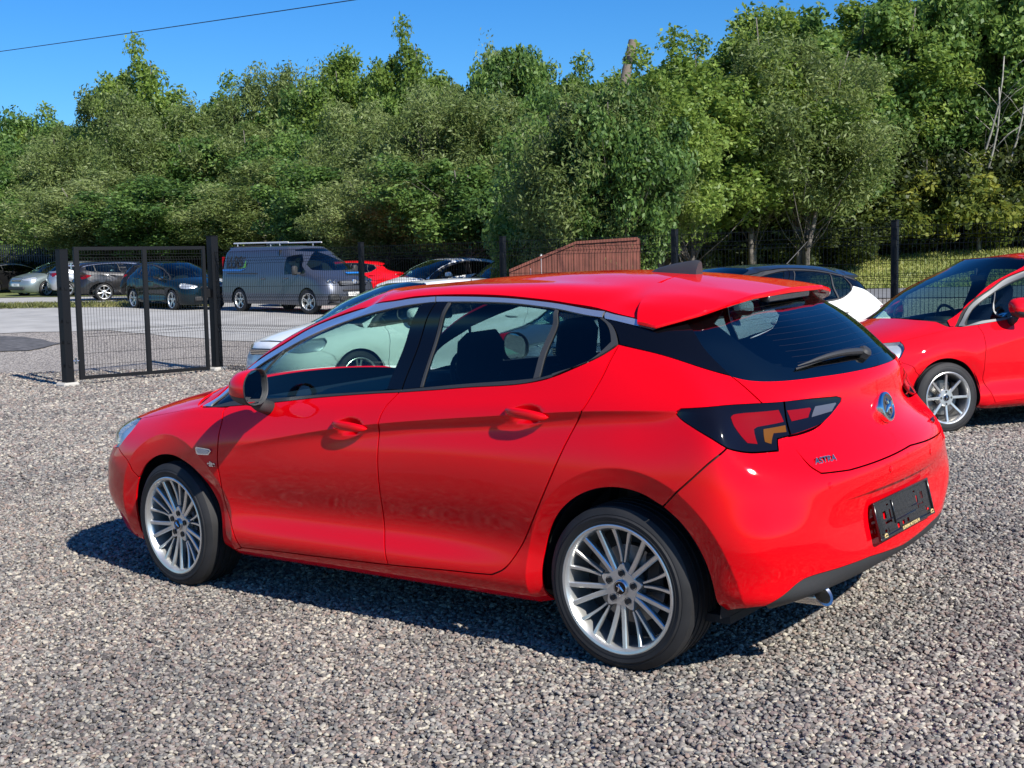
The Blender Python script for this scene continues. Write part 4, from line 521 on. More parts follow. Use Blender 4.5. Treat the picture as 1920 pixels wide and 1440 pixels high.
# ------------------------------------------------------------------ wheels
def tyre_mesh(R, ri, wd, grooves=True):
    """tyre around the y axis, outer side towards +y, centred on y=0"""
    h = wd / 2; pr = [(ri, -h + .012), (ri + .008, -h), (ri + (R - ri) * .45, -h - .006), (R - .022, -h + .004), (R - .006, -h + .018)]
    if grooves:
        gs = (-.055, -.02, .02, .055)
        for g in gs:
            g *= wd / .225
            pr += [(R - .001, g - .006), (R - .009, g - .005), (R - .009, g + .005), (R - .001, g + .006)]
    pr += [(R - .006, h - .018), (R - .022, h - .004), (R - .034, h + .001), (R - .036, h - .0005), (ri + (R - ri) * .45, h + .006), (ri + .020, h + .003), (ri + .019, h + .0045), (ri + .010, h + .003), (ri, h - .010)]
    m = MB(); m.lathe(pr, 72); return m
def spoke(m, r0, r1, a0, a1, w0, w1, y0, y1, d0, d1, ym=None):
    """a tapering spoke from (r0, angle a0) to (r1, angle a1), front face at y, thickness d"""
    n = 6; v = []; 
    for k in range(n):
        t = k / (n - 1); r = r0 + (r1 - r0) * t; a = a0 + (a1 - a0) * t; w = w0 + (w1 - w0) * t
        y = y0 + (y1 - y0) * (t ** 1.6); d = d0 + (d1 - d0) * t
        c, s_ = math.cos(a), math.sin(a); nx, nz = -s_, c
        for off, yy in ((-.5, y - .004), (-.32, y), (.32, y), (.5, y - .004), (.38, y - d), (-.38, y - d)):
            v.append((c * r + nx * w * off, yy, s_ * r + nz * w * off))
    f = []
    for k in range(n - 1):
        for i in range(6): f.append((k * 6 + i, k * 6 + (i + 1) % 6, (k + 1) * 6 + (i + 1) % 6, (k + 1) * 6 + i))
    m.add(v, f)
def wheel(parent, loc, R=.3175, rr=.2285, wd=.225, style='multi', side=1, phase=90, alloy=None, steer=0, detail=True, cap=None):
    """wheel > tyre, rim, spoke..., hub_cap; its face looks along +y (side=1) or -y"""
    alloy = alloy or M_ALLOY
    wh = bpy.data.objects.new('wheel', None); COL.objects.link(wh); wh.parent = parent; wh.location = loc; wh.empty_display_size = .2
    wh.rotation_euler = (0, 0, (math.pi if side < 0 else 0) + rad(steer))
    tyre_mesh(R, rr + .004, wd).build('tyre', M_RUBBER, wh, 'auto')
    h = wd / 2; rim = MB(); rim.lathe([(rr + .012, h - .004), (rr + .013, h + .001), (rr + .008, h + .0035), (rr - .001, h + .001), (rr - .008, h - .010), (rr - .014, h - .035), (rr - .02, h - .10), (rr - .012, -h), (rr + .012, -h + .004)], 72)
    rim.build('rim', alloy, wh, 'auto')
    yf = h - .018
    if detail:
        d = MB(); d.lathe([(0, h - .085), (.06, h - .085), (.07, h - .10), (.15, h - .10), (.152, h - .12), (0, h - .12)], 48); d.build('brake_disc', M_DISC, wh, 'auto')
        d = MB(); d.lathe([(.152, -.02), (rr - .02, -.02), (rr - .02, -.03), (0.0, -.03)], 32); d.build('wheel_back_plate', M_SHELL, wh)
        cal = MB(); cal.box((-.125, h - .10, .06), (.07, .07, .15), bev=.01); cal.build('brake_caliper', M_DARKMETAL, wh)
    ph = rad(phase)
    if style == 'multi':
        m0 = MB()
        for b in range(5):
            A = ph + b * 2 * math.pi / 5
            for q in (-1, 1):
                m = MB() if detail else m0
                spoke(m, .098, rr - .004, A + q * rad(4.0), A + q * rad(9.3), .0100, .0165, yf - .022, yf + .004, .020, .018)
                if detail: m.build('spoke', alloy, wh, 'auto')
                m = MB() if detail else m0
                spoke(m, .045, rr - .004, A + q * rad(29), A + q * rad(26.5), .0215, .0205, yf - .018, yf + .005, .030, .020)
                if detail: m.build('spoke', alloy, wh, 'auto')
        if not detail: m0.build('spokes', alloy, wh, 'auto')
        nb, rb = 5, .0560
        hb = MB(); out = []
        for k in range(60):
            a = 2 * math.pi * k / 60 + ph; lob = .5 + .5 * math.cos(5 * (a - ph)); out.append((.070 + .026 * lob ** 3, a))
        v = [(r * math.cos(a), yf - .020, r * math.sin(a)) for r, a in out] + [(r * .96 * math.cos(a), yf - .0155, r * .96 * math.sin(a)) for r, a in out] + [(r * .97 * math.cos(a), yf - .05, r * .97 * math.sin(a)) for r, a in out]
        f = [(i, (i + 1) % 60, 60 + (i + 1) % 60, 60 + i) for i in range(60)] + [(120 + i, 120 + (i + 1) % 60, (i + 1) % 60, i) for i in range(60)] + [tuple(range(60, 120))]
        hb.add(v, f); hb.build('hub', alloy, wh, 'auto')
    elif style == 'twin':                  # eight spokes in Y pairs
        for b in range(8):
            A = ph + b * math.pi / 4 ; m = MB()
            spoke(m, .04, rr - .002, A, A, .026, .022, yf - .014, yf + .004, .03, .022); m.build('spoke', alloy, wh, 'auto')
        nb, rb = 4, .052; hb = MB(); hb.lathe([(.075, yf - .05), (.074, yf - .02), (.066, yf - .012), (0, yf - .012)], 32); hb.build('hub', alloy, wh, 'auto')
    elif style == 'five':
        for b in range(5):
            A = ph + b * 2 * math.pi / 5; m = MB()
            for q in (-1, 1): spoke(m, .05, rr - .002, A + q * rad(6), A + q * rad(9), .024, .028, yf - .016, yf + .004, .03, .022)
            m.build('spoke', alloy, wh, 'auto')
        nb, rb = 5, .056; hb = MB(); hb.lathe([(.085, yf - .05), (.084, yf - .02), (.076, yf - .012), (0, yf - .012)], 32); hb.build('hub', alloy, wh, 'auto')
    elif style == 'seven':
        m = MB()
        for b in range(7):
            A = ph + b * 2 * math.pi / 7; spoke(m, .05, rr - .002, A, A, .040, .048, yf - .012, yf + .002, .03, .022)
        m.build('spokes', alloy, wh, 'auto'); nb, rb = 0, 0; hb = MB(); hb.lathe([(.085, yf - .05), (.084, yf - .02), (.06, yf - .008), (0, yf - .006)], 32); hb.build('hub', alloy, wh, 'auto')
    if detail and nb:
        for b in range(nb):
            A = ph + b * 2 * math.pi / nb; c = (rb * math.cos(A), 0, rb * math.sin(A)); m = MB()
            m.lathe([(.0145, yf - .012), (.0145, yf - .0150), (.0105, yf - .019), (.0105, yf - .012), (0, yf - .012)], 14, c=c); m.build('wheel_bolt', M_DARKMETAL, wh, 'auto')
    m = MB(); m.lathe([(.030, yf - .02), (.030, yf - .008), (.0275, yf - .006), (.0265, yf - .008), (0, yf - .0075)], 28)
    cp = m.build('hub_cap', cap or M_SATIN, wh, 'auto')
    if detail:
        m = MB(); m.lathe([(.0235, yf - .0075), (.0235, yf - .0062), (0, yf - .0062)], 24); m.build('cap_disc', M_GLOSSB, cp)
        m = MB(); m.tube([(-.016, yf - .005, -.010), (-.004, yf - .004, .004), (.012, yf - .004, .008)], [.003, .006, .003], 6); m.tube([(-.002, yf - .004, .002), (.002, yf - .004, .016)], [.005, .002], 6); m.tube([(0, yf - .004, 0), (.008, yf - .004, -.014)], [.005, .002], 6); m.build('cap_emblem', M_CHROME, cp)
    return wh
# ------------------------------------------------------------------ generic pieces of a car
def warp_obj(o, W):
    """apply a car's proportions to a mesh built in the base car's coordinates"""
    me = o.data; co = np.empty(len(me.vertices) * 3); me.vertices.foreach_get('co', co); me.vertices.foreach_set('co', W(co.reshape(-1, 3)).ravel()); me.update()
def seat_mb(x, y, z0=.38, h=.62):
    m = MB(); R = Matrix.Rotation(rad(-14), 3, 'Y')
    m.box((x + .28, y, z0), (.52, .50, .16), bev=.05); m.box((x, y, z0 + .34), (.13, .48, .62), R, bev=.05); return m
def interior(parent, W, x_front=1.12, x_rear=.25, wheel_side=-1, colour=None):
    sm_ = colour or M_SEAT
    for y in (.37, -.37):
        s_ = bpy.data.objects.new('seat', None)
        o = seat_mb(x_front, y).build('front_seat', sm_, parent, 'auto'); warp_obj(o, W)
        m = MB(); R = Matrix.Rotation(rad(-10), 3, 'Y'); m.box((x_front - .105, y, 1.125), (.11, .29, .23), R, bev=.055)
        q = m.build('head_restraint', sm_, None, 'auto'); warp_obj(q, W); q.parent = o
        o = seat_mb(x_rear, y, .42).build('rear_seat', sm_, parent, 'auto'); warp_obj(o, W)
        m = MB(); m.box((x_rear - .12, y, 1.03), (.09, .26, .15), R, bev=.04); q = m.build('head_restraint', sm_, None, 'auto'); warp_obj(q, W); q.parent = o
    m = MB(); m.box((2.02, 0, .82), (.62, 1.36, .24), bev=.06); m.box((1.80, wheel_side * .37, .93), (.18, .34, .08), bev=.03); o = m.build('dashboard', M_DASH, parent, 'auto'); warp_obj(o, W)
    m = MB(); cx, cz = 1.66, .90; a_ = rad(25)
    pts = [(cx + .185 * math.cos(t) * math.sin(a_) * 1, wheel_side * .37 + .185 * math.sin(t), cz + .185 * math.cos(t) * math.cos(a_)) for t in np.linspace(0, 2 * math.pi, 33)]
    m.tube(pts, .014, 8, cap=False); m.box((cx, wheel_side * .37, cz), (.05, .13, .12), Matrix.Rotation(a_, 3, 'Y'), bev=.02)
    for t in (0.0, 2.1, -2.1):
        m.tube([(cx, wheel_side * .37, cz), (cx + .18 * math.cos(t + math.pi) * math.sin(a_), wheel_side * .37 + .18 * math.sin(t + math.pi), cz + .18 * math.cos(t + math.pi) * math.cos(a_))], .012, 6)
    o = m.build('steering_wheel', M_DASH, parent, 'auto'); warp_obj(o, W)
    m = MB(); m.box((.9, 0, .22), (2.6, 1.5, .03)); m.box((2.2, 0, .55), (.05, 1.45, .62)); m.box((-.30, 0, .62), (.5, 1.2, .5)); m.box((.05, 0, .70), (.06, 1.3, .60))
    o = m.build('cabin_floor', M_SHELL, parent); warp_obj(o, W)
    m = MB(); m.box((1.60, 0, 1.30), (.03, .24, .07), Matrix.Rotation(rad(10), 3, 'Y'), bev=.012); m.box((1.63, 0, 1.35), (.02, .03, .06)); o = m.build('rear_view_mirror', M_DASH, parent, 'auto'); warp_obj(o, W)
def door_mirror(parent, side, m_body, W, c=(1.925, .950, 1.040), sx=1., glassm=None):
    """door mirror > glass; shell like a rounded wedge"""
    n, k = 22, 13; v = []; f = []
    for i in range(k):
        t = i / (k - 1); ph = math.pi * (.5 * t)                     # 0 = rear rim, 1 = front tip
        w_ = math.cos(ph) ** .55 if t < 1 else .02; xx = -.065 + .140 * math.sin(ph)
        for j in range(n):
            a = 2 * math.pi * j / n; ca, sa = math.cos(a), math.sin(a)
            y = .088 * w_ * math.copysign(abs(ca) ** .75, ca); z = .082 * w_ * math.copysign(abs(sa) ** .75, sa) * (1 - .18 * (ca > 0) * ca) - .01 * ca + .012 * (1 - w_)
            v.append(((xx - .02 * ca * (1 - t)) * sx, y, z))
    for i in range(k - 1):
        for j in range(n): f.append((i * n + j, i * n + (j + 1) % n, (i + 1) * n + (j + 1) % n, (i + 1) * n + j))
    f.append(tuple((k - 1) * n + j for j in range(n)))
    def place(o):
        me = o.data; me.transform(Matrix.Translation(c)); 
        if side < 0: me.transform(Matrix.Diagonal((1, -1, 1, 1))); me.flip_normals()
        warp_obj(o, W)
    m = MB(); m.add(v, f); o = m.build('door_mirror', m_body, parent, True); place(o)
    rim = MB(); ring = [Vector(p) for p in v[:n]]
    vv = [p + Vector((-.001, 0, 0)) for p in ring] + [Vector((p.x - .006, p.y * .99, p.z * .99)) for p in ring] + [Vector((p.x - .004, p.y * .95, p.z * .94)) for p in ring] + [Vector((p.x + .02, p.y * .94, p.z * .93)) for p in ring]
    rim.add(vv, [(q * n + j, q * n + (j + 1) % n, (q + 1) * n + (j + 1) % n, (q + 1) * n + j) for q in range(3) for j in range(n)])
    r_ = rim.build('mirror_rim', M_PLASTIC, None, 'auto'); place(r_); r_.parent = o
    gm = MB(); gm.add([Vector((p.x + .012, p.y * .945, p.z * .935)) for p in ring], [tuple(range(n))]); g_ = gm.build('mirror_glass', M_MIRROR, None); place(g_); g_.parent = o
    ft = MB(); ft.tube([(-.0, -.03, -.05), (-.005, -.065, -.09), (-.01, -.125, -.115)], [.035, .032, .036], 10); a_ = ft.build('mirror_foot', M_PLASTIC, None, True); place(a_); a_.parent = o
    # lower dark half of the shell
    lo = MB(); lo.add([(p[0] * 1.0 - .0005, p[1] * 1.012, p[2] * 1.02 - .001) for p in v], [q for q in f if np.mean([v[i][2] for i in q]) < -.028]); l_ = lo.build('mirror_lower_cover', M_PLASTIC, None, True); place(l_); l_.parent = o
    return o
M_MIRROR = mat('mirror_glass', (.75, .78, .8), .02, 1)
M_LENSR = mat('red_lamp_lens', (.20, .0015, .002), .12, coat=.45, spec=.1, bump=(160, .3, .001))
M_LENSR2 = mat('deep_red_lamp_lens', (.11, .001, .002), .12, coat=.45, spec=.1)
M_LENSA = mat('amber_lamp_lens', (.13, .045, .002), .15, coat=.45, spec=.1, bump=(160, .3, .001))
M_LENSW = mat('clear_lamp_lens', (.15, .14, .14), .2, .5, coat=1)
M_LAMPIN = mat('lamp_reflector', (.55, .57, .60), .25, .45)
M_LAMPG = glass('lamp_cover_glass', (.92, .94, .95))
ID = lambda P: P
# ------------------------------------------------------------------ the red hatchback in the foreground
def plate_recess(P, N):
    a = sm(.33, .295, np.abs(P[:, 1])) * sm(.405, .425, P[:, 2]) * sm(.632, .618, P[:, 2])
    # the upper bumper overhangs the number plate panel by a sharp shelf
    t = np.maximum(.632 - P[:, 2], 0); sh = np.exp(-t / .05) * sm(.0, .006, t) * sm(.62, .45, np.abs(P[:, 1])) * (P[:, 0] < -.5)
    return P - N * (a * .015 + sh * .015 * (1 - a))[:, None]
def hood_form(P, N): return P
def build_hatch():
    root = empty('hatchback_car', (0, 0, 0))
    root.matrix_world = Matrix(((0.99978729, -0.00073834, 0.0206116, 0), (0, 0.99935903, 0.03579846, 0), (-0.02062482, -0.03579085, 0.99914645, 0), (0, 0, 0, 1)))
    tag(root, 'large glossy red five-door hatchback on the gravel with no number plate fitted', 'car')
    Sf = lambda u, v: S(u, v)
    pp = lambda nm, key, m, **k: panel(nm, PAN[key], m, root, Sf, **k)
    for sd in ('left', 'right'):
        pp('front_wing', 'fender', M_RED, side=sd, pitch=.016)
        fd = pp('front_door', 'front_door', M_RED, side=sd, pitch=.0125)
        rd = pp('rear_door', 'rear_door', M_RED, side=sd, pitch=.0125)
        pp('side_panel', 'side_panel', M_RED, side=sd, pitch=.016)
        for nm, key, m in (('front_door_window', 'glass_front', M_GLASS), ('front_quarter_window', 'glass_triangle', M_GLASS), ('rear_door_window', 'glass_rear', M_PRIV), ('rear_quarter_window', 'glass_quarter', M_PRIV)):
            pp(nm, key, m, side=sd, off=-.004, flange=0, gap=0, pitch=.04)
        for nm, key, m, o_ in (('chrome_strip', 'chrome_1', M_CHROMEB, .003), ('chrome_strip', 'chrome_2', M_CHROMEB, .003), ('chrome_strip', 'chrome_3', M_CHROMEB, .003), ('window_bar', 'quarter_bar', M_PLASTIC, .002), ('window_bar', 'divider_bar', M_PLASTIC, .002),
                               ('window_seal', 'seal_rear', M_PLASTIC, .001), ('window_seal', 'frame_quarter', M_PLASTIC, .002), ('window_sill_trim', 'trim_front', M_TRIM, .002), ('window_sill_trim', 'trim_rear', M_TRIM, .002),
                               ('pillar_cover', 'pillar_B1', M_GLOSSB, 0), ('pillar_cover', 'pillar_B2', M_GLOSSB, 0), ('rear_pillar_cover', 'pillar_D', M_GLOSSB, .0005)):
            pp(nm, key, m, side=sd, off=o_, flange=.008, gap=.0004, pitch=.03)
        lb = pp('tail_lamp', 'lamp_body', M_LAMPBLACK, side=sd, off=.001, pitch=.02, gap=.0015)
        lg = pp('boot_lamp', 'lamp_gate', M_LAMPBLACK, side=sd, off=.001, pitch=.02, gap=.0015)
        for nm, key, m, par in (('red_lens', 'lens_red', M_LENSR, lb), ('amber_lens', 'lens_amber', M_LENSA, lb), ('red_lens', 'lens_gate', M_LENSR, lg), ('clear_lens', 'lens_white', M_LENSW, lg)):
            panel(nm, PAN[key], m, par, Sf, off=.0022, flange=.003, gap=0, pitch=.015, side=sd)
        hl = pp('headlight', 'headlight', M_LAMPG, side=sd, off=.0, flange=0, gap=.001, pitch=.03)
        panel('headlight_reflector', inset(np.array(PAN['headlight'], float), .004), M_LAMPIN, hl, Sf, off=-.03, flange=-.02, gap=0, pitch=.03, side=sd)
    pp('front_bumper', 'front_bumper', M_RED, pitch=.024); pp('bonnet', 'hood', M_RED, pitch=.024)
    pp('rear_bumper', 'rear_bumper', M_RED, pitch=.014, Ptf=plate_recess); pp('diffuser', 'diffuser', M_PLASTIC, pitch=.02, off=-.004, flange=.02)
    pp('tailgate', 'tailgate', M_RED, pitch=.016, Ptf=tail_form); pp('windscreen', 'windscreen', M_GLASS, off=-.003, flange=0, gap=.001, pitch=.05)
    rg = pp('rear_window', 'rear_glass', glass('rear_window_glass', (.30, .40, .42), ior=1.85), off=-.003, flange=0, gap=.0015, pitch=.04)
    heater_lines(rg, Sf)
    panel('window_border', PAN['rear_glass'], M_FRIT, rg, Sf, off=-.006, flange=.01, gap=.002, pitch=.03, holes=[PAN['frit_hole']])
    pp('roof', 'roof', M_RED, pitch=.026, flange=.012)
    holes = [PAN[k] for k in ('glass_front', 'glass_triangle', 'glass_rear', 'glass_quarter', 'frit_hole', 'windscreen')]
    ar = [np.array(arch_uv(Sf, cx, cz, r)) for cx, cz, r in ((2.665, .31, .372), (-.03, .325, .384))]
    full = [(a, .012) for a in np.linspace(0, UMAX, 50)] + [(UMAX, b_) for b_ in np.linspace(.02, VMAX, 20)] + [(a, VMAX) for a in np.linspace(UMAX, 0, 50)][1:-1] + [(0, b_) for b_ in np.linspace(VMAX, .02, 20)]
    holes += [PAN['headlight']]
    panel('inner_body', full, M_SHELL, root, Sf, off=-.0135, flange=0, gap=0, pitch=.05, holes=[inset(np.array(h, float), -.002) for h in holes] + ar, Ptf=lambda P, N: P - N * (.045 * sm(-.35, -.55, P[:, 0]) * sm(1.08, 1.0, P[:, 2]))[:, None])
    for sd, y in (('left', 1), ('right', -1)):
        for cx, r in ((2.665, .372), (-.03, .384)):
            m = MB(); v = []; f = []; n = 30
            for k in range(n + 1):
                a = rad(-6 + 196 * k / n)
                for yy, rr_ in ((.80 if cx > 1 else .835, r), (.78, r + .012), (.50, r + .012), (.46, .05)): v.append((cx + rr_ * math.cos(a), yy * y, .318 + rr_ * math.sin(a)))
            for k in range(n):
                for j in range(3): f.append((k * 4 + j, k * 4 + j + 1, (k + 1) * 4 + j + 1, (k + 1) * 4 + j))
            m.add(v, f); m.build('wheel_arch_liner', M_SHELL, root, 'auto', fix=False)
    interior(root, ID)
    for y in (1, -1):
        door_mirror(root, y, M_RED, ID)
        for cx, cz, ang in ((1.355, .872, 4.0), (.385, .958, 5.5)):
            handle(root, cx, cz, ang, y)
    spoiler(root)
    # shark fin
    m = MB(); v = []; f = []; k = 12
    for i in range(k + 1):
        t = i / k; x = .335 - .235 * t; h = .066 * (t ** .62) * (1 if t < .97 else .9); wd_ = .030 * math.sin(math.pi * min(.5 + .0, .08 + t * .6)) * (1 - .15 * t) + .004
        z = float(roof_c(x)) - .004
        for q in range(7):
            a = math.pi * q / 6; v.append((x + .03 * (math.sin(a) ** 2) * -t * .3, wd_ * math.cos(a) * (1 if True else 0), z + h * math.sin(a) ** 1.3))
    for i in range(k):
        for q in range(6): f.append((i * 7 + q, i * 7 + q + 1, (i + 1) * 7 + q + 1, (i + 1) * 7 + q))
    f.append(tuple(k * 7 + q for q in range(7))); m.add(v, f); m.build('roof_aerial', M_FIN, root, 'auto')
    # wheels
    for x, s_, st in ((0, 1, 0), (2.662, 1, -3), (0, -1, 0), (2.662, -1, -3)):
        wheel(root, (x, s_ * .765, .3165), rr=.2345, side=s_, phase=(96 if s_ > 0 else 84), steer=st)
    rear_details(root, Sf)
    # radiator grille and lower intake on the nose
    m = MB(); m.box((3.535, 0, .675), (.04, .66, .085), bev=.015); g = m.build('grille', M_TRIM, root, 'auto')
    m = MB(); [m.box((3.56, 0, z), (.015, .68, .012), bev=.004) for z in (.665, .70)]; m.build('grille_bar', M_CHROME, g)
    m = MB(); m.box((3.555, 0, .36), (.05, 1.0, .13), bev=.03); m.build('lower_intake', M_TRIM, root, 'auto')
    return root
M_CHROMEB = mat('brushed_window_chrome', (.86, .87, .88), .30, .9)
M_LAMPBLACK = mat('smoked_lamp_black', (.004, .003, .004), .06, spec=.3, coat=.4)
M_FRIT = mat('black_window_border', (.006, .007, .008), .35)
M_FIN = mat('grey_aerial_plastic', (.045, .045, .047), .42)
def arch_uv(Sf, cx, cz, r):
    """circle around a wheel as a loop in surface parameters (Newton steps)"""
    out = []; guess = None
    for a in np.linspace(rad(-38), rad(218), 40):
        t = np.array([cx + r * math.cos(a), max(cz + r * math.sin(a), .2)])
        if guess is None:
            uu, vv = np.meshgrid(np.linspace(U[4], U[16], 90), np.linspace(0, V[7], 50)); P = Sf(uu.ravel(), vv.ravel())
            k = np.argmin(np.hypot(P[:, 0] - t[0], P[:, 2] - t[1])); guess = np.array([uu.ravel()[k], vv.ravel()[k]])
        g = guess.copy()
        for it in range(10):
            c = Sf(np.array([g[0], g[0] + 1e-4, g[0]]), np.array([g[1], g[1], g[1] + 1e-4]))[:, [0, 2]]
            J = np.array([(c[1] - c[0]) / 1e-4, (c[2] - c[0]) / 1e-4]).T; g = g + np.clip(np.linalg.lstsq(J, t - c[0], rcond=None)[0], -.05, .05); g[1] = max(g[1], .012)
        guess = g; out.append(tuple(g))
    return out
def handle(root, cx, cz, ang, y):
    R = Matrix.Rotation(rad(-ang), 3, 'Y'); 
    def bodyy(x, z): 
        return float(S_side(x, z))
    ya, yb = [bodyy(cx + (R @ Vector((q_ * .110, 0, 0))).x, cz + (R @ Vector((q_ * .110, 0, 0))).z) for q_ in (-1, 1)]
    m = MB(); v = []; f = []; n = 14; q = 10
    for i in range(n + 1):
        t = i / n * 2 - 1; hw = max(.0, 1 - abs(t) ** 2.6) ** .5; 
        off = .020 * (1 - abs(t) ** 3)
        c = R @ Vector((t * .106, 0, .003 * (1 - t * t))); yy0 = float(np.interp(t, [-1, 1], [ya, yb]))
        for j in range(q):
            a = 2 * math.pi * j / q
            v.append((cx + c.x, (yy0 + off + .004 + .0075 * math.cos(a) * (.35 + .65 * hw)) * y, cz + c.z + (.0185 * hw + .002) * math.sin(a)))
    for i in range(n):
        for j in range(q): f.append((i * q + j, i * q + (j + 1) % q, (i + 1) * q + (j + 1) % q, (i + 1) * q + j))
    f.append(tuple(range(q))); f.append(tuple(n * q + j for j in range(q)))
    m.add(v, f); m.build('door_handle', M_RED, root, True)
_sd = {}
def S_side(x, z):
    k = (round(x, 3), round(z, 3))
    if k in _sd: return _sd[k]
    if 'P' not in _sd:
        uu, vv = np.meshgrid(np.linspace(U[5], U[15], 160), np.linspace(V[2], V[11], 120)); _sd['g'] = (uu.ravel(), vv.ravel()); _sd['P'] = S(uu.ravel(), vv.ravel())
    P = _sd['P']; i = np.argsort(np.hypot(P[:, 0] - x, P[:, 2] - z))[:4]; _sd[k] = float(P[i, 1].mean()); return _sd[k]
def heater_lines(par, Sf):
    m = MB(); m2 = mat('heater_line', (.22, .09, .05), .5)
    for v_ in np.linspace(V[10] + .055, V[13] - .06, 13):
        u_ = np.linspace(-.40 + .05 * (V[13] - v_), .40 - .05 * (V[13] - v_), 25); P = []; 
        for e in (-.0009, .0009):
            q = Sf(np.abs(u_), np.full(25, v_ + e)); n = surf_n(Sf, np.maximum(np.abs(u_), .003), np.full(25, v_)); q = q - n * .0045; q[:, 1] = np.abs(q[:, 1]) * np.sign(u_); P.append(q)
        m.add([tuple(a) for a in np.concatenate(P)], [(i, i + 1, 26 + i, 25 + i) for i in range(24)])
    m.build('heater_lines', m2, par, False, fix=False)
def tail_form(P, N):
    # the lower tailgate is pressed in below the crease that runs from lamp to lamp
    s_ = P[:, 2] - (.985 - .035 * (1 - np.minimum(np.abs(P[:, 1]) / .62, 1) ** 2))
    t = np.maximum(-s_, 0); d = .030 * (1 - np.exp(-t / .035)) * sm(.70, .45, np.abs(P[:, 1])) * sm(.765, .86, P[:, 2])
    return P - N * d[:, None]
def spoiler(root):
    """lofted roof spoiler with a lip, a brake lamp and black ends"""
    ys = np.linspace(-1, 1, 49); rows = []
    def edge(a):    # a in 0..1 -> |y|, trailing x, z
        y = .655 * a
        xk = np.interp(y, [0, .3, .45, .55, .61, .655], [-.315, -.305, -.275, -.225, -.16, -.085]); zk = np.interp(y, [0, .3, .45, .55, .61, .655], [1.371, 1.362, 1.341, 1.316, 1.297, 1.277])
        return y, float(xk), float(zk)
    def top0(y):    # seam on the roof
        a = abs(y); x = -.006 + float(np.interp(a, [0, .15, .30, .45, .55, .62, .655], [.13, .125, .105, .07, .045, .02, .0])); return x
    def rtop(x, y):
        def ex_(x, y):
            if 'RT' not in _sd:
                uu, vv = np.meshgrid(np.linspace(0, U[12], 240), np.linspace(V[13], VMAX, 120)); _sd['RT'] = (uu.ravel(), vv.ravel(), S(uu.ravel(), vv.ravel()))
            uu, vv, P = _sd['RT']; k = np.argmin(np.hypot(P[:, 0] - x, P[:, 1] - y)); g = np.array([uu[k], vv[k]])
            for it in range(6):
                c = S(np.array([g[0], g[0] + 1e-4, g[0]]), np.array([g[1], g[1], g[1] - 1e-4])); J = np.array([(c[1] - c[0])[:2] / 1e-4, (c[2] - c[0])[:2] / -1e-4]).T
                g = g + np.clip(np.linalg.lstsq(J, np.array([x, y]) - c[0][:2], rcond=None)[0], -.03, .03); g[0] = max(g[0], 0); g[1] = min(g[1], V[-1])
            return float(S(g[:1], g[1:])[0][2])
        yc = min(max(y, .02), .54); z = ex_(x, yc); s_ = (ex_(x + .03, yc) - z) / .03
        if y > .54: w_ = (y - .54) / .115; z = z - w_ * .018 - (z - .018 - 1.290) * w_ * w_
        return z, s_
    NP = 12; v = []; f = []
    for t in ys:
        a = abs(t) ** .9; y, xe, ze = edge(a); s_ = 1 if t >= 0 else -1
        x0 = top0(y)
        zr, s0 = rtop(x0, y); L_ = xe - x0
        for k in range(NP):
            q = k / (NP - 1); x = x0 + L_ * q; q2, q3 = q * q, q * q * q; z = (2 * q3 - 3 * q2 + 1) * zr + (q3 - 2 * q2 + q) * s0 * L_ + (3 * q2 - 2 * q3) * ze + (q3 - q2) * (.17 + .1 * a) * L_
            v.append((x, y * s_, z + .0008))
        # lip and underside
        v.append((xe - .004, y * s_, ze - .006)); v.append((xe - .001, y * s_, ze - .020 * (1 - .4 * a))); v.append((xe + .03 * (1 - a ** 3), y * s_, ze - .027 * (1 - .6 * a ** 3))); v.append((x0 + .0, y * s_, zr - .035 * (1 - .8 * a ** 4)))
    m = NP + 4
    for i in range(len(ys) - 1):
        for k in range(m - 1): f.append((i * m + k, i * m + k + 1, (i + 1) * m + k + 1, (i + 1) * m + k))
    f.append(tuple(range(m))); f.append(tuple((len(ys) - 1) * m + k for k in range(m)))
    mb = MB(); mb.add(v, f); sp = mb.build('roof_spoiler', M_RED, root, 'auto')
    lm = MB(); lm.box((-.288, 0, 1.340), (.045, .36, .030), Matrix.Rotation(rad(-8), 3, 'Y'), bev=.006); lm.build('high_brake_lamp', mat('grey_brake_lamp_lens', (.03, .03, .034), .2, coat=.5), sp, 'auto')
def roof_z(x, y):
    k = 'R'
    if k not in _sd:
        uu, vv = np.meshgrid(np.linspace(0, UMAX, 200), np.linspace(V[12], VMAX, 90)); P = S(uu.ravel(), vv.ravel()); _sd[k] = P
    P = _sd[k]; i = np.argsort(np.hypot(P[:, 0] - x, P[:, 1] - y))[:3]; return float(P[i, 2].mean())
def rear_pt(y, z):
    if 'B' not in _sd:
        uu, vv = np.meshgrid(np.linspace(0, U[6], 140), np.linspace(0, V[13], 200)); P = S(uu.ravel(), vv.ravel()); N = surf_n(S, uu.ravel(), vv.ravel()); _sd['B'] = (P, N)
    P, N = _sd['B']; i = np.argmin(np.hypot(P[:, 1] - abs(y), P[:, 2] - z)); p = P[i].copy(); n = N[i].copy()
    p[0] += 0; p[1] = y; p[2] = z
    if y < 0: n[1] *= -1
    return Vector(p), Vector(n)
def frame_at(p, n, up=(0, 0, 1)):
    """x to the right as seen from outside, y up, z outwards"""
    n = n.normalized(); r = Vector(up).cross(n).normalized(); u = n.cross(r); return Matrix.Translation(p) @ Matrix((r, u, n)).transposed().to_4x4()
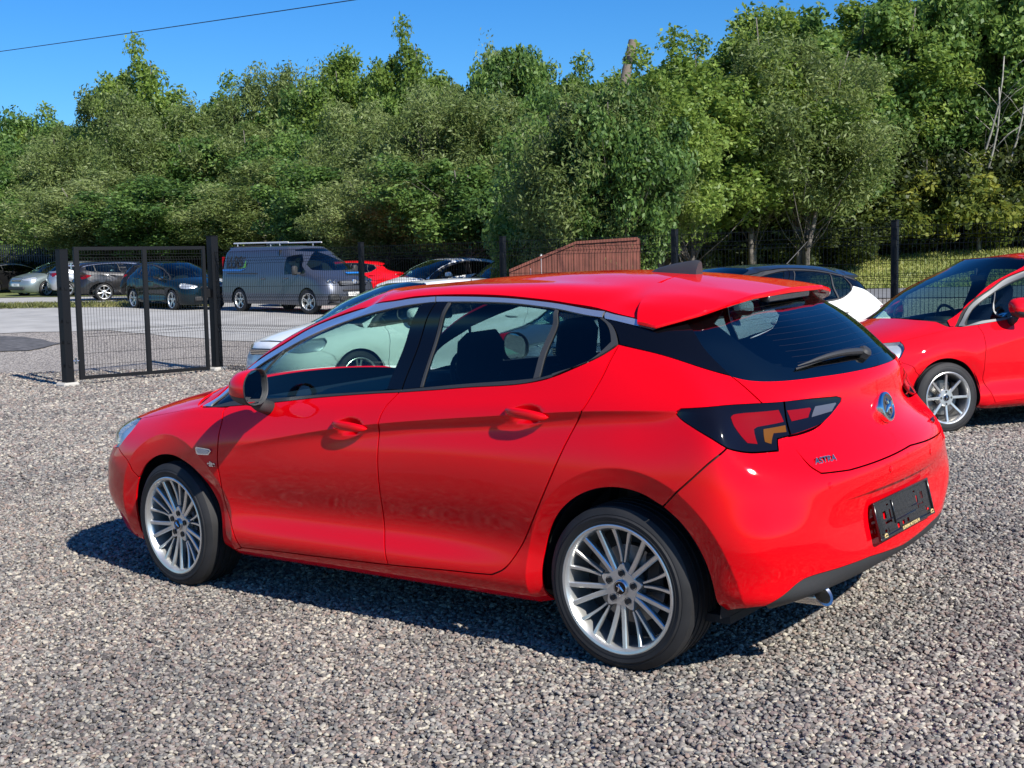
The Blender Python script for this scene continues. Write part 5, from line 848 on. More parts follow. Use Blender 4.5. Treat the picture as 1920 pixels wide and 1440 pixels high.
def rear_details(root, Sf):
    # emblem
    p, n = rear_pt(0, .900); n = Vector((-1, 0, .22)).normalized(); F = frame_at(p + Vector((.018, 0, 0)), n)
    def put(m, name, mt, par=root, sm_='auto'):
        for i, a in enumerate(m.v): m.v[i] = tuple(F @ Vector(a))
        return m.build(name, mt, par, sm_)
    m = MB(); m.lathe([(.062, -.01), (.062, .012), (.057, .020), (.049, .022), (.046, .018), (.044, .015), (0, .017)], 48, 'z'); em = put(m, 'emblem', M_CHROME)
    m = MB(); m.lathe([(.0435, .0165), (0, .0185)], 40, 'z'); put(m, 'emblem_disc', M_PLASTIC, em)
    # griffin-like relief: head, beak, wing and raised claw
    m = MB(); m.tube([(-.030, -.020, .018), (-.018, -.004, .021), (-.004, .006, .023), (.010, .014, .024), (.024, .012, .021)], [.005, .009, .011, .009, .003], 8)
    m.tube([(-.004, .004, .022), (-.012, .022, .023), (-.004, .034, .020)], [.009, .007, .002], 8); m.tube([(.002, .0, .022), (.016, -.008, .023), (.020, -.026, .020)], [.008, .006, .003], 8); m.tube([(-.016, -.004, .022), (-.010, -.024, .021), (.004, -.034, .019)], [.008, .006, .003], 8)
    put(m, 'emblem_griffin', M_CHROME, em)
    # lettering
    for txt, y, z, sz in (('ASTRA', .53, .785, .034), ('CDTi', -.455, .785, .030)):
        p, n = rear_pt(y, z); a1, _ = rear_pt(y + .06, z); a2, _ = rear_pt(y - .06, z); r = (a2 - a1).normalized(); n = r.cross(Vector((0, 0, 1))); n = (n if n.x < 0 else -n); n = (n + Vector((0, 0, .25))).normalized()
        u = n.cross(r); u = -u if u.z < 0 else u
        Fm = Matrix.Translation(p + n * .001 - Vector((1, 0, 0)) * -.0) @ Matrix((r, u, n)).transposed().to_4x4()
        text_mesh('lettering', txt, sz, mat('dark_chrome', (.30, .30, .31), .25, 1), root, Fm, .003, sx=1.05, bold=.0005)
    # number plate holder, open lattice in which the red bumper shows
    n = Vector((-1, 0, .20)).normalized(); F = frame_at(Vector((-.744, 0, .507)), n)
    W_, H_ = .530, .135; m = MB()
    holes = [(-.185, .012, .028, .028), (.185, .018, .028, .028), (-.135, .0, .012, .05), (.135, .0, .012, .05), (-.165, -.018, .05, .008), (.165, -.012, .05, .008), (-.20, -.045, .02, .010), (-.175, -.048, .008, .018), (.205, -.04, .008, .018), (.225, -.045, .02, .008), (-.08, -.048, .022, .022), (-.03, -.046, .020, .016), (.015, -.046, .020, .016), (-.145, .044, .02, .006), (.12, .044, .02, .006)]
    xs = sorted({-W_ / 2, W_ / 2} | {h[0] - h[2] / 2 for h in holes} | {h[0] + h[2] / 2 for h in holes}); zs = sorted({-H_ / 2, H_ / 2} | {h[1] - h[3] / 2 for h in holes} | {h[1] + h[3] / 2 for h in holes})
    v = [(a, b, .012) for b in zs for a in xs] + [(a, b, .009) for b in zs for a in xs]; nx, nz_ = len(xs), len(zs); full = {}
    for i in range(nx - 1):
        for j in range(nz_ - 1):
            ca, cb = (xs[i] + xs[i + 1]) / 2, (zs[j] + zs[j + 1]) / 2; full[i, j] = not any(abs(ca - h[0]) < h[2] / 2 and abs(cb - h[1]) < h[3] / 2 for h in holes)
    f = []; K = nx * nz_
    for (i, j), o in full.items():
        if not o: continue
        a = j * nx + i; f.append((a, a + 1, a + nx + 1, a + nx))
        for (di, dj, e0, e1) in ((-1, 0, a, a + nx), (1, 0, a + 1, a + nx + 1), (0, -1, a, a + 1), (0, 1, a + nx, a + nx + 1)):
            if not full.get((i + di, j + dj), False): f.append((e0, e1, e1 + K, e0 + K))
    m.add(v, f); ph = put(m, 'number_plate_holder', mat('plate_holder_black', (.006, .006, .007), .22, coat=.5), root, False)
    m = MB()
    for c, d in (((0, H_ / 2, .012), (W_ + .012, .010, .012)), ((0, -H_ / 2, .012), (W_ + .012, .012, .012)), ((-W_ / 2, 0, .012), (.010, H_, .012)), ((W_ / 2, 0, .012), (.010, H_, .012)), ((-.105, .01, .014), (.004, .09, .006)), ((.0, -.026, .0135), (.2, .004, .005)), ((.105, -.005, .014), (.06, .003, .005)), ((-.135, -.012, .014), (.07, .003, .005))): m.box(c, d, bev=.002)
    put(m, 'holder_rib', MATS['plate_holder_black'], ph)
    M_GOLD = mat('gold_print', (.62, .47, .20), .4)
    text_mesh('dealer_name', 'SUPREME MOTORS NI', .0165, M_GOLD, ph, F @ Matrix.Translation((.02, -.0665 + .0015, .0185)), .0004, sx=1.05, bold=.0004)
    for x in (-.225, .24):
        m = MB(); m.tube([(x - .014, -.060, .019), (x - .004, -.053, .0195), (x + .007, -.054, .0195), (x + .015, -.061, .019)], [.002, .003, .003, .0015], 6); m.tube([(x - .015, -.064, .019), (x + .014, -.0645, .019)], [.0015, .002], 6); put(m, 'dealer_mark', M_GOLD, ph)
    # parking sensors
    for y, z in ((.56, .70), (.20, .70), (-.20, .70), (-.56, .70)):
        p, n = rear_pt(y, z); F = frame_at(p + n * .0005, n); m = MB(); m.lathe([(.0115, -.002), (.0115, .0015), (.010, .0025), (0, .0027)], 20, 'z'); put(m, 'parking_sensor', M_RED)
    # exhaust tip: oval pipe under the left end of the diffuser
    m = MB(); v = []; nn = 32
    for x, s_, ins in ((-.40, .80, 0), (-.60, .95, 0), (-.705, 1.0, 0), (-.714, .97, 0), (-.708, .76, 0), (-.64, .72, 0), (-.50, .66, 0)):
        for k in range(nn):
            a = 2 * math.pi * k / nn; v.append((x + .055 + .025 * math.sin(a) * (x < -.59), .530 + .060 * s_ * math.cos(a), .292 + (x + .705) * -.02 + .037 * s_ * math.sin(a)))
    f = [(i * nn + k, i * nn + (k + 1) % nn, (i + 1) * nn + (k + 1) % nn, (i + 1) * nn + k) for i in range(6) for k in range(nn)]; m.add(v, f); m.build('exhaust_tip', mat('polished_steel', (.6, .58, .55), .24, 1), root, 'auto')
    # rear wiper
    m = MB(); b0, _ = rear_pt(.0, 1.085); 
    pts = []
    for t in np.linspace(0, 1, 9):
        y = .02 + .40 * t; z = 1.108 - .012 * t + .012 * math.sin(math.pi * t); p, n = rear_pt(y, z); pts.append(p + n * (.014 + .006 * math.sin(math.pi * t)))
    m.tube(pts, [.013, .013, .012, .011, .010, .009, .007, .005, .002], 8)
    m2 = MB(); m2.tube([p + Vector((.008, 0, -.012)) for p in pts], .004, 6)
    o = m.build('rear_wiper', M_TRIM, root, 'auto'); m2.build('wiper_blade', M_TRIM, o, 'auto')
    p, n = rear_pt(.01, 1.105); m = MB(); m.lathe([(.024, -.01), (.026, .02), (.018, .03), (0, .032)], 20, 'z'); F = frame_at(p, n); put(m, 'wiper_pivot', M_TRIM, o)
    # side repeater and badge on each front wing
    for s_ in (1, -1):
        y = S_side(2.34, .715)
        ox = [(-.058, .004), (-.045, .014), (.052, .020), (.060, .014), (.056, -.012), (.046, -.018), (-.035, -.016)]
        m = MB(); m.prism([(2.345 - a, .713 + b) for a, b in [(q[0] * -1, q[1]) for q in ox]], .012, c=(0, (y + .0005) * s_, 0)); a_ = m.build('side_repeater', M_CHROME, root)
        m = MB(); m.prism([(2.345 + a * .8, .713 + b * .65) for a, b in ox], .004, c=(0, (y + .0070) * s_, 0)); m.build('repeater_lens', mat('repeater_grey', (.45, .47, .5), .2, .6), a_)
        y2 = S_side(2.31, .655); Fm = Matrix.Translation((2.30, (y2 + .001) * s_, .652)) @ Matrix(((-s_, 0, 0), (0, 0, s_), (0, 1, 0))).to_4x4()
        text_mesh('wing_badge', 'elite', .034, M_CHROME, root, Fm, .002, bold=.0012)
def xz_curve(pts):
    uu, vv = np.meshgrid(np.linspace(0, UMAX, 320), np.linspace(0, V[11], 120)); uu = uu.ravel(); vv = vv.ravel(); P = S(uu, vv); pts = np.array(pts); g = []
    for x, z in pts: k = np.argmin(np.hypot(P[:, 0] - x, P[:, 2] - z) + 9 * (P[:, 1] < .5)); g.append((uu[k], vv[k]))
    g = np.array(g)
    for it in range(8):
        a = S(g[:, 0], g[:, 1])[:, [0, 2]]; b = S(g[:, 0] + 1e-4, g[:, 1])[:, [0, 2]]; c = S(g[:, 0], g[:, 1] + 1e-4)[:, [0, 2]]; J = np.stack([(b - a) / 1e-4, (c - a) / 1e-4], 2); r = pts - a
        g += np.clip(np.einsum('nij,nj->ni', np.linalg.inv(J + 1e-9 * np.eye(2)), r), -.02, .02); g[:, 1] = np.clip(g[:, 1], .005, V[-1])
    ok = np.hypot(*(S(g[:, 0], g[:, 1])[:, [0, 2]] - pts).T) < .003; return g[ok]
_c = []
for cx in (-.045, 2.665):
    for r in (.4590, .4645, .4670): _c += [(cx + r * math.cos(a), .315 + r * math.sin(a)) for a in np.linspace(rad(-8), rad(188), 118)]
for dz in (-.006, -.0007, .003): _c += [(x, float(crease(x)) + dz) for x in np.arange(-.42, 2.25, .013)]
CREASE = xz_curve(_c)
astra = build_hatch()

# ------------------------------------------------------------------ the other cars: same way of building, other proportions
_tri = {}
def tri_of(key, poly, pitch, holes=()):
    k = (key, pitch)
    if k in _tri: return _tri[k]
    poly = inset(np.array(poly, float), .0022 if key[0] != '_' else 0, CEN)
    loops = [densify(poly, pitch)] + [densify(np.array(h, float), pitch) for h in holes]; lo, hi = poly.min(0), poly.max(0)
    g = np.stack(np.meshgrid(np.linspace(lo[0], hi[0], max(2, int((hi[0] - lo[0]) / pitch) + 2)), np.linspace(lo[1], hi[1], max(2, int((hi[1] - lo[1]) / pitch) + 2))), -1).reshape(-1, 2); g = g[inside(poly, g)]
    for h in holes: g = g[~inside(np.array(h, float), g)]
    if len(g): g = g[np.min([segdist(l, g) for l in loops], axis=0) > pitch * .4]
    verts, edges = [], []
    for l in loops: s0 = len(verts); verts += [tuple(a) for a in l]; edges += [(s0 + i, s0 + (i + 1) % len(l)) for i in range(len(l))]
    verts += [tuple(a) for a in g]; r = geometry.delaunay_2d_cdt([Vector(a) for a in verts], edges, [], 0, 1e-7)
    q = np.array([tuple(a) for a in r[0]]); t = np.array([list(f) for f in r[2]]); c = q[t].mean(1); ok = inside(loops[0], c)
    for h in loops[1:]: ok &= ~inside(h, c)
    t = t[ok]; us = np.unique(t); mp = -np.ones(len(q), int); mp[us] = np.arange(len(us)); q = q[us]; t = mp[t]; q[np.abs(q[:, 0]) < 1e-4, 0] = 0
    P = S(q[:, 0], q[:, 1]); N = surf_n(S, q[:, 0], q[:, 1])
    if (np.cross(P[t[:, 1]] - P[t[:, 0]], P[t[:, 2]] - P[t[:, 0]]) * N[t[:, 0]]).sum() < 0: t = t[:, ::-1]
    _tri[k] = (q, t, P, N); return _tri[k]
def cpanel(name, key, m, parent, W, side='both', off=0., pitch=.05, flange=.01, poly=None, holes=()):
    q, t, P, N = tri_of(key, poly if poly is not None else PAN[key], pitch, holes); cen = on_cen(q); P = P + N * off; P[cen, 1] = 0
    F = [tuple(a) for a in t]
    if flange:
        ed = {}
        for a in F:
            for i in range(3): e = (a[i], a[(i + 1) % 3]); k = (min(e), max(e)); ed[k] = None if k in ed else e
        B = [e for e in ed.values() if e is not None and not (cen[e[0]] and cen[e[1]])]; bi = sorted({i for e in B for i in e}); n0 = len(P)
        m1 = {i: n0 + k for k, i in enumerate(bi)}; m2 = {i: n0 + len(bi) + k for k, i in enumerate(bi)}
        P = np.concatenate([P, P[bi], P[bi] - N[bi] * flange]); F += [(m1[b], m1[a], m2[a], m2[b]) for a, b in B]; cen = np.concatenate([cen, cen[bi], cen[bi]])
    P = W(P)
    if side == 'right': P = P * [1, -1, 1]; F = [a[::-1] for a in F]
    elif side == 'both':
        n = len(P); mid = np.where(cen, np.arange(n), np.cumsum(~cen) - 1 + n); F = F + [tuple(int(mid[i]) for i in a[::-1]) for a in F]; P = np.concatenate([P, (P * [1, -1, 1])[~cen]])
    return link(name, mesh(name, P, F, True), m, parent)
def make_warp(xk, zk, ysc=1., upper=None):
    """xk: base x -> car x; zk: base z -> car z; upper: (z0, z1, xk2) other x mapping for the greenhouse"""
    xa, xb = zip(*xk); za, zb = zip(*zk); fx_ = Curve(xa, xb, 1e-3) if len(xa) > 3 else (lambda v: np.interp(v, xa, xb)); 
    def W(P):
        P = np.array(P, float); x, y, z = P[:, 0].copy(), P[:, 1], P[:, 2].copy()
        def ex(v, a, b): return np.interp(v, a, b) + np.where(v < a[0], v - a[0], 0) + np.where(v > a[-1], v - a[-1], 0)
        X = ex(x, xa, xb)
        if upper:
            ua, ub = zip(*upper[2]); w_ = sm(upper[0], upper[1], z); X = X * (1 - w_) + ex(x, ua, ub) * w_
        return np.stack([X, y * ysc, ex(z, za, zb)], 1)
    return W
def car(name, loc, heading, label, group, body, W, wb, wr=.315, style='five', roofm=None, fine=False, wheels=None, chrome=True, cabin=True, trimm=None, lampf=None, plate=None, pitch=.055, frontx=3.57, rearx=-.80, seats=True, tailm=None, steer=0, mirror=True, alloy=None, hl=.8, ty=.765, estate=False, wz=.3165):
    x, y = loc; c, s_ = math.cos(heading), math.sin(heading); z = float(gz(x, y)); zr = float(gz(x - c * wb, y - s_ * wb)); zl = float(gz(x - s_ * .7, y + c * .7)); zq = float(gz(x + s_ * .7, y - c * .7))
    root = empty(name, (x - c * wb, y - s_ * wb, zr)); root.rotation_euler = (math.atan2(zl - zq, 1.4), -math.atan2(z - zr, wb), heading)
    tag(root, label, 'car', group); pt = pitch
    for sd in ('left', 'right'):
        for nm, key in (('front_wing', 'fender'), ('front_door', 'front_door'), ('rear_door', 'rear_door'), ('side_panel', 'side_panel')): cpanel(nm, key, body, root, W, sd, pitch=pt)
        for nm, key in (('front_door_window', 'glass_front'), ('front_quarter_window', 'glass_triangle'), ('rear_door_window', 'glass_rear'), ('rear_quarter_window', 'glass_quarter')): cpanel(nm, key, M_GLASS if 'front' in nm else M_PRIV, root, W, sd, off=-.004, flange=0, pitch=.09)
        tm = trimm or (M_CHROMEB if chrome else M_TRIM)
        for nm, key in (('window_trim', 'chrome_1'), ('window_trim', 'chrome_2'), ('window_trim', 'chrome_3')): cpanel(nm, key, tm, root, W, sd, off=.003, pitch=.09)
        for nm, key in (('window_bar', 'quarter_bar'), ('window_bar', 'divider_bar'), ('window_seal', 'frame_quarter'), ('window_sill_trim', 'trim_front'), ('window_sill_trim', 'trim_rear'), ('window_seal', 'seal_rear')): cpanel(nm, key, trimm or M_TRIM, root, W, sd, off=.002, pitch=.09)
        for nm, key in (('pillar_cover', 'pillar_B1'), ('pillar_cover', 'pillar_B2')): cpanel(nm, key, M_GLOSSB, root, W, sd, pitch=.09)
        cpanel('rear_pillar', 'pillar_D', tailm or body, root, W, sd, pitch=.09)
        for key in ('lamp_body', 'lamp_gate'): cpanel('tail_lamp', key, M_LENSR if key == 'lamp_body' else M_LENSR2, root, W, sd, off=.002, pitch=.09)
        h_ = cpanel('headlight', 'headlight', M_LAMPG, root, W, sd, flange=0, pitch=.06)
        cpanel('headlight_reflector', 'headlight', lampf or M_LAMPIN, h_, W, sd, off=-.03, flange=-.03, pitch=.06)
        m = MB(); 
        for (lx, ly, lz) in ((3.28, .60, .73), (3.38, .50, .71)):
            p = W(np.array([[lx, ly, lz]]))[0]; m.lathe([(.055, .01), (.052, .03), (.035, .0), (0, -.01)], 16, 'x', c=(p[0] - .03, p[1] * (1 if sd == 'left' else -1), p[2]))
        m.build('projector', M_CHROME, h_, 'auto')
    cpanel('front_bumper', 'front_bumper', body, root, W, pitch=pt); cpanel('bonnet', 'hood', body, root, W, pitch=pt); cpanel('rear_bumper', 'rear_bumper', body, root, W, pitch=pt); cpanel('diffuser', 'diffuser', M_PLASTIC, root, W, pitch=pt)
    cpanel('tailgate', 'tailgate', body, root, W, pitch=pt); cpanel('windscreen', 'windscreen', M_GLASS, root, W, off=-.003, flange=0, pitch=.09); rg = cpanel('rear_window', 'rear_glass', M_PRIV, root, W, off=-.003, flange=0, pitch=.09)
    rp = [p for p in PAN['roof']]
    cpanel('roof', 'roof', roofm or body, root, W, pitch=pt)
    ars = [ARCH0, ARCH1]; holes = [inset(np.array(PAN[k], float), -.002) for k in ('glass_front', 'glass_triangle', 'glass_rear', 'glass_quarter', 'frit_hole', 'windscreen', 'headlight')] + ars
    cpanel('inner_body', '_inner', M_SHELL, root, W, off=-.014, flange=0, pitch=.09, poly=FULL, holes=holes)
    # roof spoiler lip over the rear window
    v, f = [], []; ys = np.linspace(-.6, .6, 13)
    for yy in ys:
        k = 1 - (abs(yy) / .66) ** 4; zt = roof_z(.10, abs(yy)); 
        for px_, pz_ in ((.12, zt + .001), (-.05, zt - .012 + .004), (-.28 * k - .10 * (1 - k), 1.362 - .06 * (1 - k)), (-.275 * k - .10 * (1 - k), 1.335 - .05 * (1 - k)), (.0, zt - .05)): v.append((px_, yy, pz_))
    for i in range(12):
        for k in range(5): f.append((i * 5 + k, i * 5 + (k + 1) % 5, (i + 1) * 5 + (k + 1) % 5, (i + 1) * 5 + k))
    f += [(0, 1, 2, 3, 4), (60, 61, 62, 63, 64)]
    o = mesh('roof_spoiler', W(np.array(v)), f, True); o = link('roof_spoiler', o, roofm or body, root); bm = bmesh.new(); bm.from_mesh(o.data); bmesh.ops.recalc_face_normals(bm, faces=bm.faces); bm.to_mesh(o.data); bm.free(); o.data.set_sharp_from_angle(angle=rad(30))
    for sd in (1, -1):
        m = MB(); v = []; f = []
        for cx in (2.665, -.03):
            n0 = len(v)
            for k in range(19):
                a = rad(-5 + 190 * k / 18)
                for yy, rr_ in ((.86, .374), (.50, .384)): v.append((cx + rr_ * math.cos(a), yy, .318 + rr_ * math.sin(a)))
            f += [(n0 + k * 2, n0 + k * 2 + 1, n0 + (k + 1) * 2 + 1, n0 + (k + 1) * 2) for k in range(18)]
        P_ = W(np.array(v)) * [1, sd, 1]; link('wheel_arch_liner', mesh('wheel_arch_liner', P_, f, True), M_SHELL, root)
        if mirror: door_mirror(root, sd, body, W)
        for cx, cz, ang in ((1.355, .872, 4.0), (.385, .958, 5.5)):
            y0 = S_side(cx, cz); m = MB(); m.box((cx, (y0 + .022) * sd, cz), (.20, .018, .028), Matrix.Rotation(rad(-ang), 3, 'Y'), bev=.008); o = m.build('door_handle', body, root, 'auto'); warp_obj(o, W)
    if cabin: interior(root, W, wheel_side=-1)
    p0 = W(np.array([[0, 0, 0], [2.662, 0, 0]]))
    yy = W(np.array([[0, ty, 0]]))[0][1]
    for x_, st in ((p0[0][0], 0), (p0[1][0], steer)):
        for sd in (1, -1): wheel(root, (x_, sd * yy, wr + .001), R=wr, rr=wr * .72 if wheels is None else wheels, wd=.205, style=style, side=sd, steer=st, detail=fine, phase=90, alloy=alloy)
    # grille, intake, plates
    m = MB(); m.box((3.54, 0, .675), (.05, .62, .08), bev=.015); g_ = m.build('grille', M_TRIM, root, 'auto'); warp_obj(g_, W)
    m = MB(); [m.box((3.565, 0, z_), (.02, .60, .010)) for z_ in (.655, .675, .695)]; o = m.build('grille_bar', M_CHROME, g_); warp_obj(o, W)
    m = MB(); m.box((3.56, 0, .36), (.06, 1.05, .14), bev=.03); o = m.build('lower_intake', M_TRIM, root, 'auto'); warp_obj(o, W)
    if plate:
        p = W(np.array([[3.59, 0, .50]]))[0]; m = MB(); m.box(p, (.012, .52, .111), bev=.003); o = m.build('number_plate', mat('white_plate', (.75, .75, .72), .4), root)
        text_mesh('plate_characters', plate, .10, mat('plate_black', (.01, .01, .01), .5), o, Matrix.Translation((p[0] + .0065, 0, p[2])) @ Matrix(((0, 0, 1), (1, 0, 0), (0, 1, 0))).to_4x4(), .0005, sx=.92)
        p = W(np.array([[-.77, 0, .53]]))[0]; m = MB(); m.box(p + [-.01, 0, 0], (.012, .52, .111), bev=.003); m.build('number_plate', mat('yellow_plate', (.62, .45, .04), .4), root)
    return root
FULL = [(a, .012) for a in np.linspace(0, UMAX, 50)] + [(UMAX, b_) for b_ in np.linspace(.02, VMAX, 20)] + [(a, VMAX) for a in np.linspace(UMAX, 0, 50)][1:-1] + [(0, b_) for b_ in np.linspace(VMAX, .02, 20)]
ARCH0 = np.array(arch_uv(S, 2.665, .31, .372)); ARCH1 = np.array(arch_uv(S, -.03, .325, .384))
P_WHITE = paint('white_paint', (.72, .73, .72)); P_WHITE2 = paint('pearl_white_paint', (.78, .79, .78)); P_SILV = paint('silver_paint', (.36, .37, .385), .6, .35); P_REDF = paint('bright_red_paint', (.64, .005, .012))
P_GREEN = paint('dark_green_blue_paint', (.004, .012, .018), .1, .4); P_DGREY = paint('anthracite_paint', (.018, .017, .018), .3, .4); P_BLACK = paint('black_paint', (.010, .010, .011), .1, .4); P_PALE = paint('pale_green_silver_paint', (.26, .31, .31), .6, .35); P_ROOF = paint('dark_grey_roof_paint', (.025, .03, .036), .4, .35)
P_VAN = paint('slate_grey_van_paint', (.085, .095, .125), .55, .38)
# proportions: (base x -> x), (base z -> z)
X0 = [(-.80, -.80), (0, 0), (2.662, 2.662), (3.58, 3.58)]
def XM(ro, wb, fo): return [(-.80, -ro), (0, 0), (2.662, wb), (3.58, wb + fo)]
Z0 = [(0, 0), (.30, .30), (.9, .9), (1.47, 1.47)]
W_FI = make_warp(XM(.72, 2.493, .83), [(0, 0), (.24, .22), (.315, .305), (.69, .665), (.95, .955), (1.38, 1.42), (1.47, 1.56)], .958)
red_f = car('supermini_car', (1.95, -6.55), .986, 'smaller red hatchback at the right edge, nose towards the camera, eight-spoke alloys', 'cars in the nose-out row along the fence', P_REDF, W_FI, 2.493, wr=.308, style='twin', fine=True, wheels=.213, chrome=False, trimm=mat('grey_window_frame', (.13, .135, .14), .45, .2), pitch=.030, ty=.775)
W_A = make_warp(XM(.85, 2.70, .90), [(0, 0), (.3, .3), (.9, .92), (1.47, 1.50)], 1.0)
white_a = car('white_car', (9.24, -6.33), 1.31, 'white car seen through the side windows and over the roof of the large red hatchback', 'cars in the nose-out row along the fence', P_WHITE2, W_A, 2.70, wr=.33, style='five', fine=True, wheels=.235, chrome=False, pitch=.045)
W_B = make_warp(XM(.70, 2.55, .80), [(0, 0), (.3, .3), (.9, .86), (1.47, 1.40)], .97)
silver_b = car('silver_car', (6.3, -7.05), 1.25, 'silver car between the two white ones, seen through the red hatchback', 'cars in the nose-out row along the fence', P_SILV, W_B, 2.55, wr=.31, style='five', chrome=True, plate='KX 15', pitch=.06)
W_C = make_warp(XM(.62, 2.46, .80), [(0, 0), (.3, .3), (.9, .98), (1.47, 1.56)], .97)
white_c = car('two_tone_car', (4.56, -6.22), 1.19, 'white hatchback with a dark grey roof and mast aerial, beside the smaller red car', 'cars in the nose-out row along the fence', P_WHITE, W_C, 2.46, wr=.31, style='five', roofm=P_ROOF, tailm=M_GLOSSB, chrome=False, pitch=.05)
m = MB(); zt = 1.47; m.tube([(.45, 0, 1.50), (.40, 0, 1.53), (.06, 0, 1.80)], [.012, .006, .003], 8); m.build('mast_aerial', M_TRIM, white_c, 'auto')
# ------------------------------------------------------------------ cars across the lot
def at(px, d): return cam_xy(px, d)
W_G = make_warp(XM(.74, 2.58, .88), [(0, 0), (.3, .3), (.9, .92), (1.47, 1.485)], .98)
FAR = 'cars parked across the lot'
# estate: the roof and side windows run on over the boot
W_E = make_warp(XM(1.10, 2.71, .93), [(0, 0), (.3, .3), (.9, .90), (1.47, 1.50)], 1.0, upper=(.92, 1.15, [(-.66, -1.00), (-.3, -.90), (.2, -.55), (.8, .35), (1.6, 1.6), (2.7, 2.7)]))
W_S = make_warp(XM(1.02, 2.76, .85), [(0, 0), (.3, .3), (.9, .90), (1.05, 1.02), (1.47, 1.42)], 1.0, upper=(1.0, 1.15, [(-.66, -.62), (-.3, -.12), (.3, .45), (1.0, 1.1), (1.6, 1.7), (2.7, 2.76)]))
W_F = make_warp(XM(.95, 2.85, .92), [(0, 0), (.3, .3), (.9, .92), (1.47, 1.50)], 1.02)

def far_heading(px, rel):      # rel degrees from "nose straight to the left of the picture", + = nose turned towards the camera
    t = (px - 960) / 2377.175; rx, ry = .624 - .782 * t, -.781 - .623 * t; a = math.atan2(ry, rx) + math.pi / 2; return a + rad(rel)
# nose to the right = heading + 180
def near_axle(px, d, h, back=0): return at(px, d)
golf = car('dark_green_car', at(372, 40), far_heading(335, 180 - 62), 'dark blue-green hatchback behind the gate, nose towards the grey van, bright headlights', FAR, P_GREEN, W_G, 2.58, wr=.32, style='five', plate='GN 59', pitch=.09, chrome=False)
est = car('estate_car', at(330, 50), far_heading(250, 180 + 8), 'dark grey estate car with silver wheels behind the gate, left of the dark blue-green hatchback', FAR, P_DGREY, W_E, 2.71, wr=.33, style='seven', pitch=.09, chrome=True)
foc = car('pale_silver_car', at(71, 55), far_heading(60, 34), 'pale green-silver car with wheel trims, nose left, partly hidden by the dark estate', FAR, P_PALE, W_F, 2.85, wr=.33, style='seven', plate='SF 08', pitch=.09, chrome=False, alloy=mat('white_silver_trim', (.62, .63, .63), .3, .4))
bmw = car('black_saloon_car', at(80, 61), far_heading(60, 180 + 30), 'black saloon with red tail lamps at the left edge of the lot', FAR, P_BLACK, W_S, 2.76, wr=.33, style='five', pitch=.09, chrome=True)
w2 = car('white_coupe_car', at(768, 35.5), far_heading(800, 36), 'white car with dark side glass behind the fence, right of the van', FAR, P_WHITE, W_G, 2.58, wr=.33, style='five', pitch=.09, chrome=False)
rc = car('red_car', at(560, 41.2), far_heading(600, 4), 'red car half hidden behind the grey van', FAR, P_REDF, W_S, 2.76, wr=.32, style='five', pitch=.09, chrome=False)
gc = car('grey_car', at(905, 35), far_heading(900, 30), 'grey car behind the white one, only its windscreen and roof showing', FAR, P_DGREY, W_G, 2.58, wr=.32, style='five', pitch=.09, chrome=False)
sv = car('silver_saloon_car', at(245, 55), far_heading(200, 180 + 6), 'silver-roofed car standing behind the dark estate car', FAR, P_SILV, W_G, 2.58, wr=.32, style='five', pitch=.09, chrome=False)
gh = car('dark_blue_car', at(400, 47), far_heading(400, 180 - 20), 'dark car behind the dark blue-green hatchback, only its roof showing', FAR, P_BLACK, W_G, 2.58, wr=.32, style='five', pitch=.09, chrome=False)
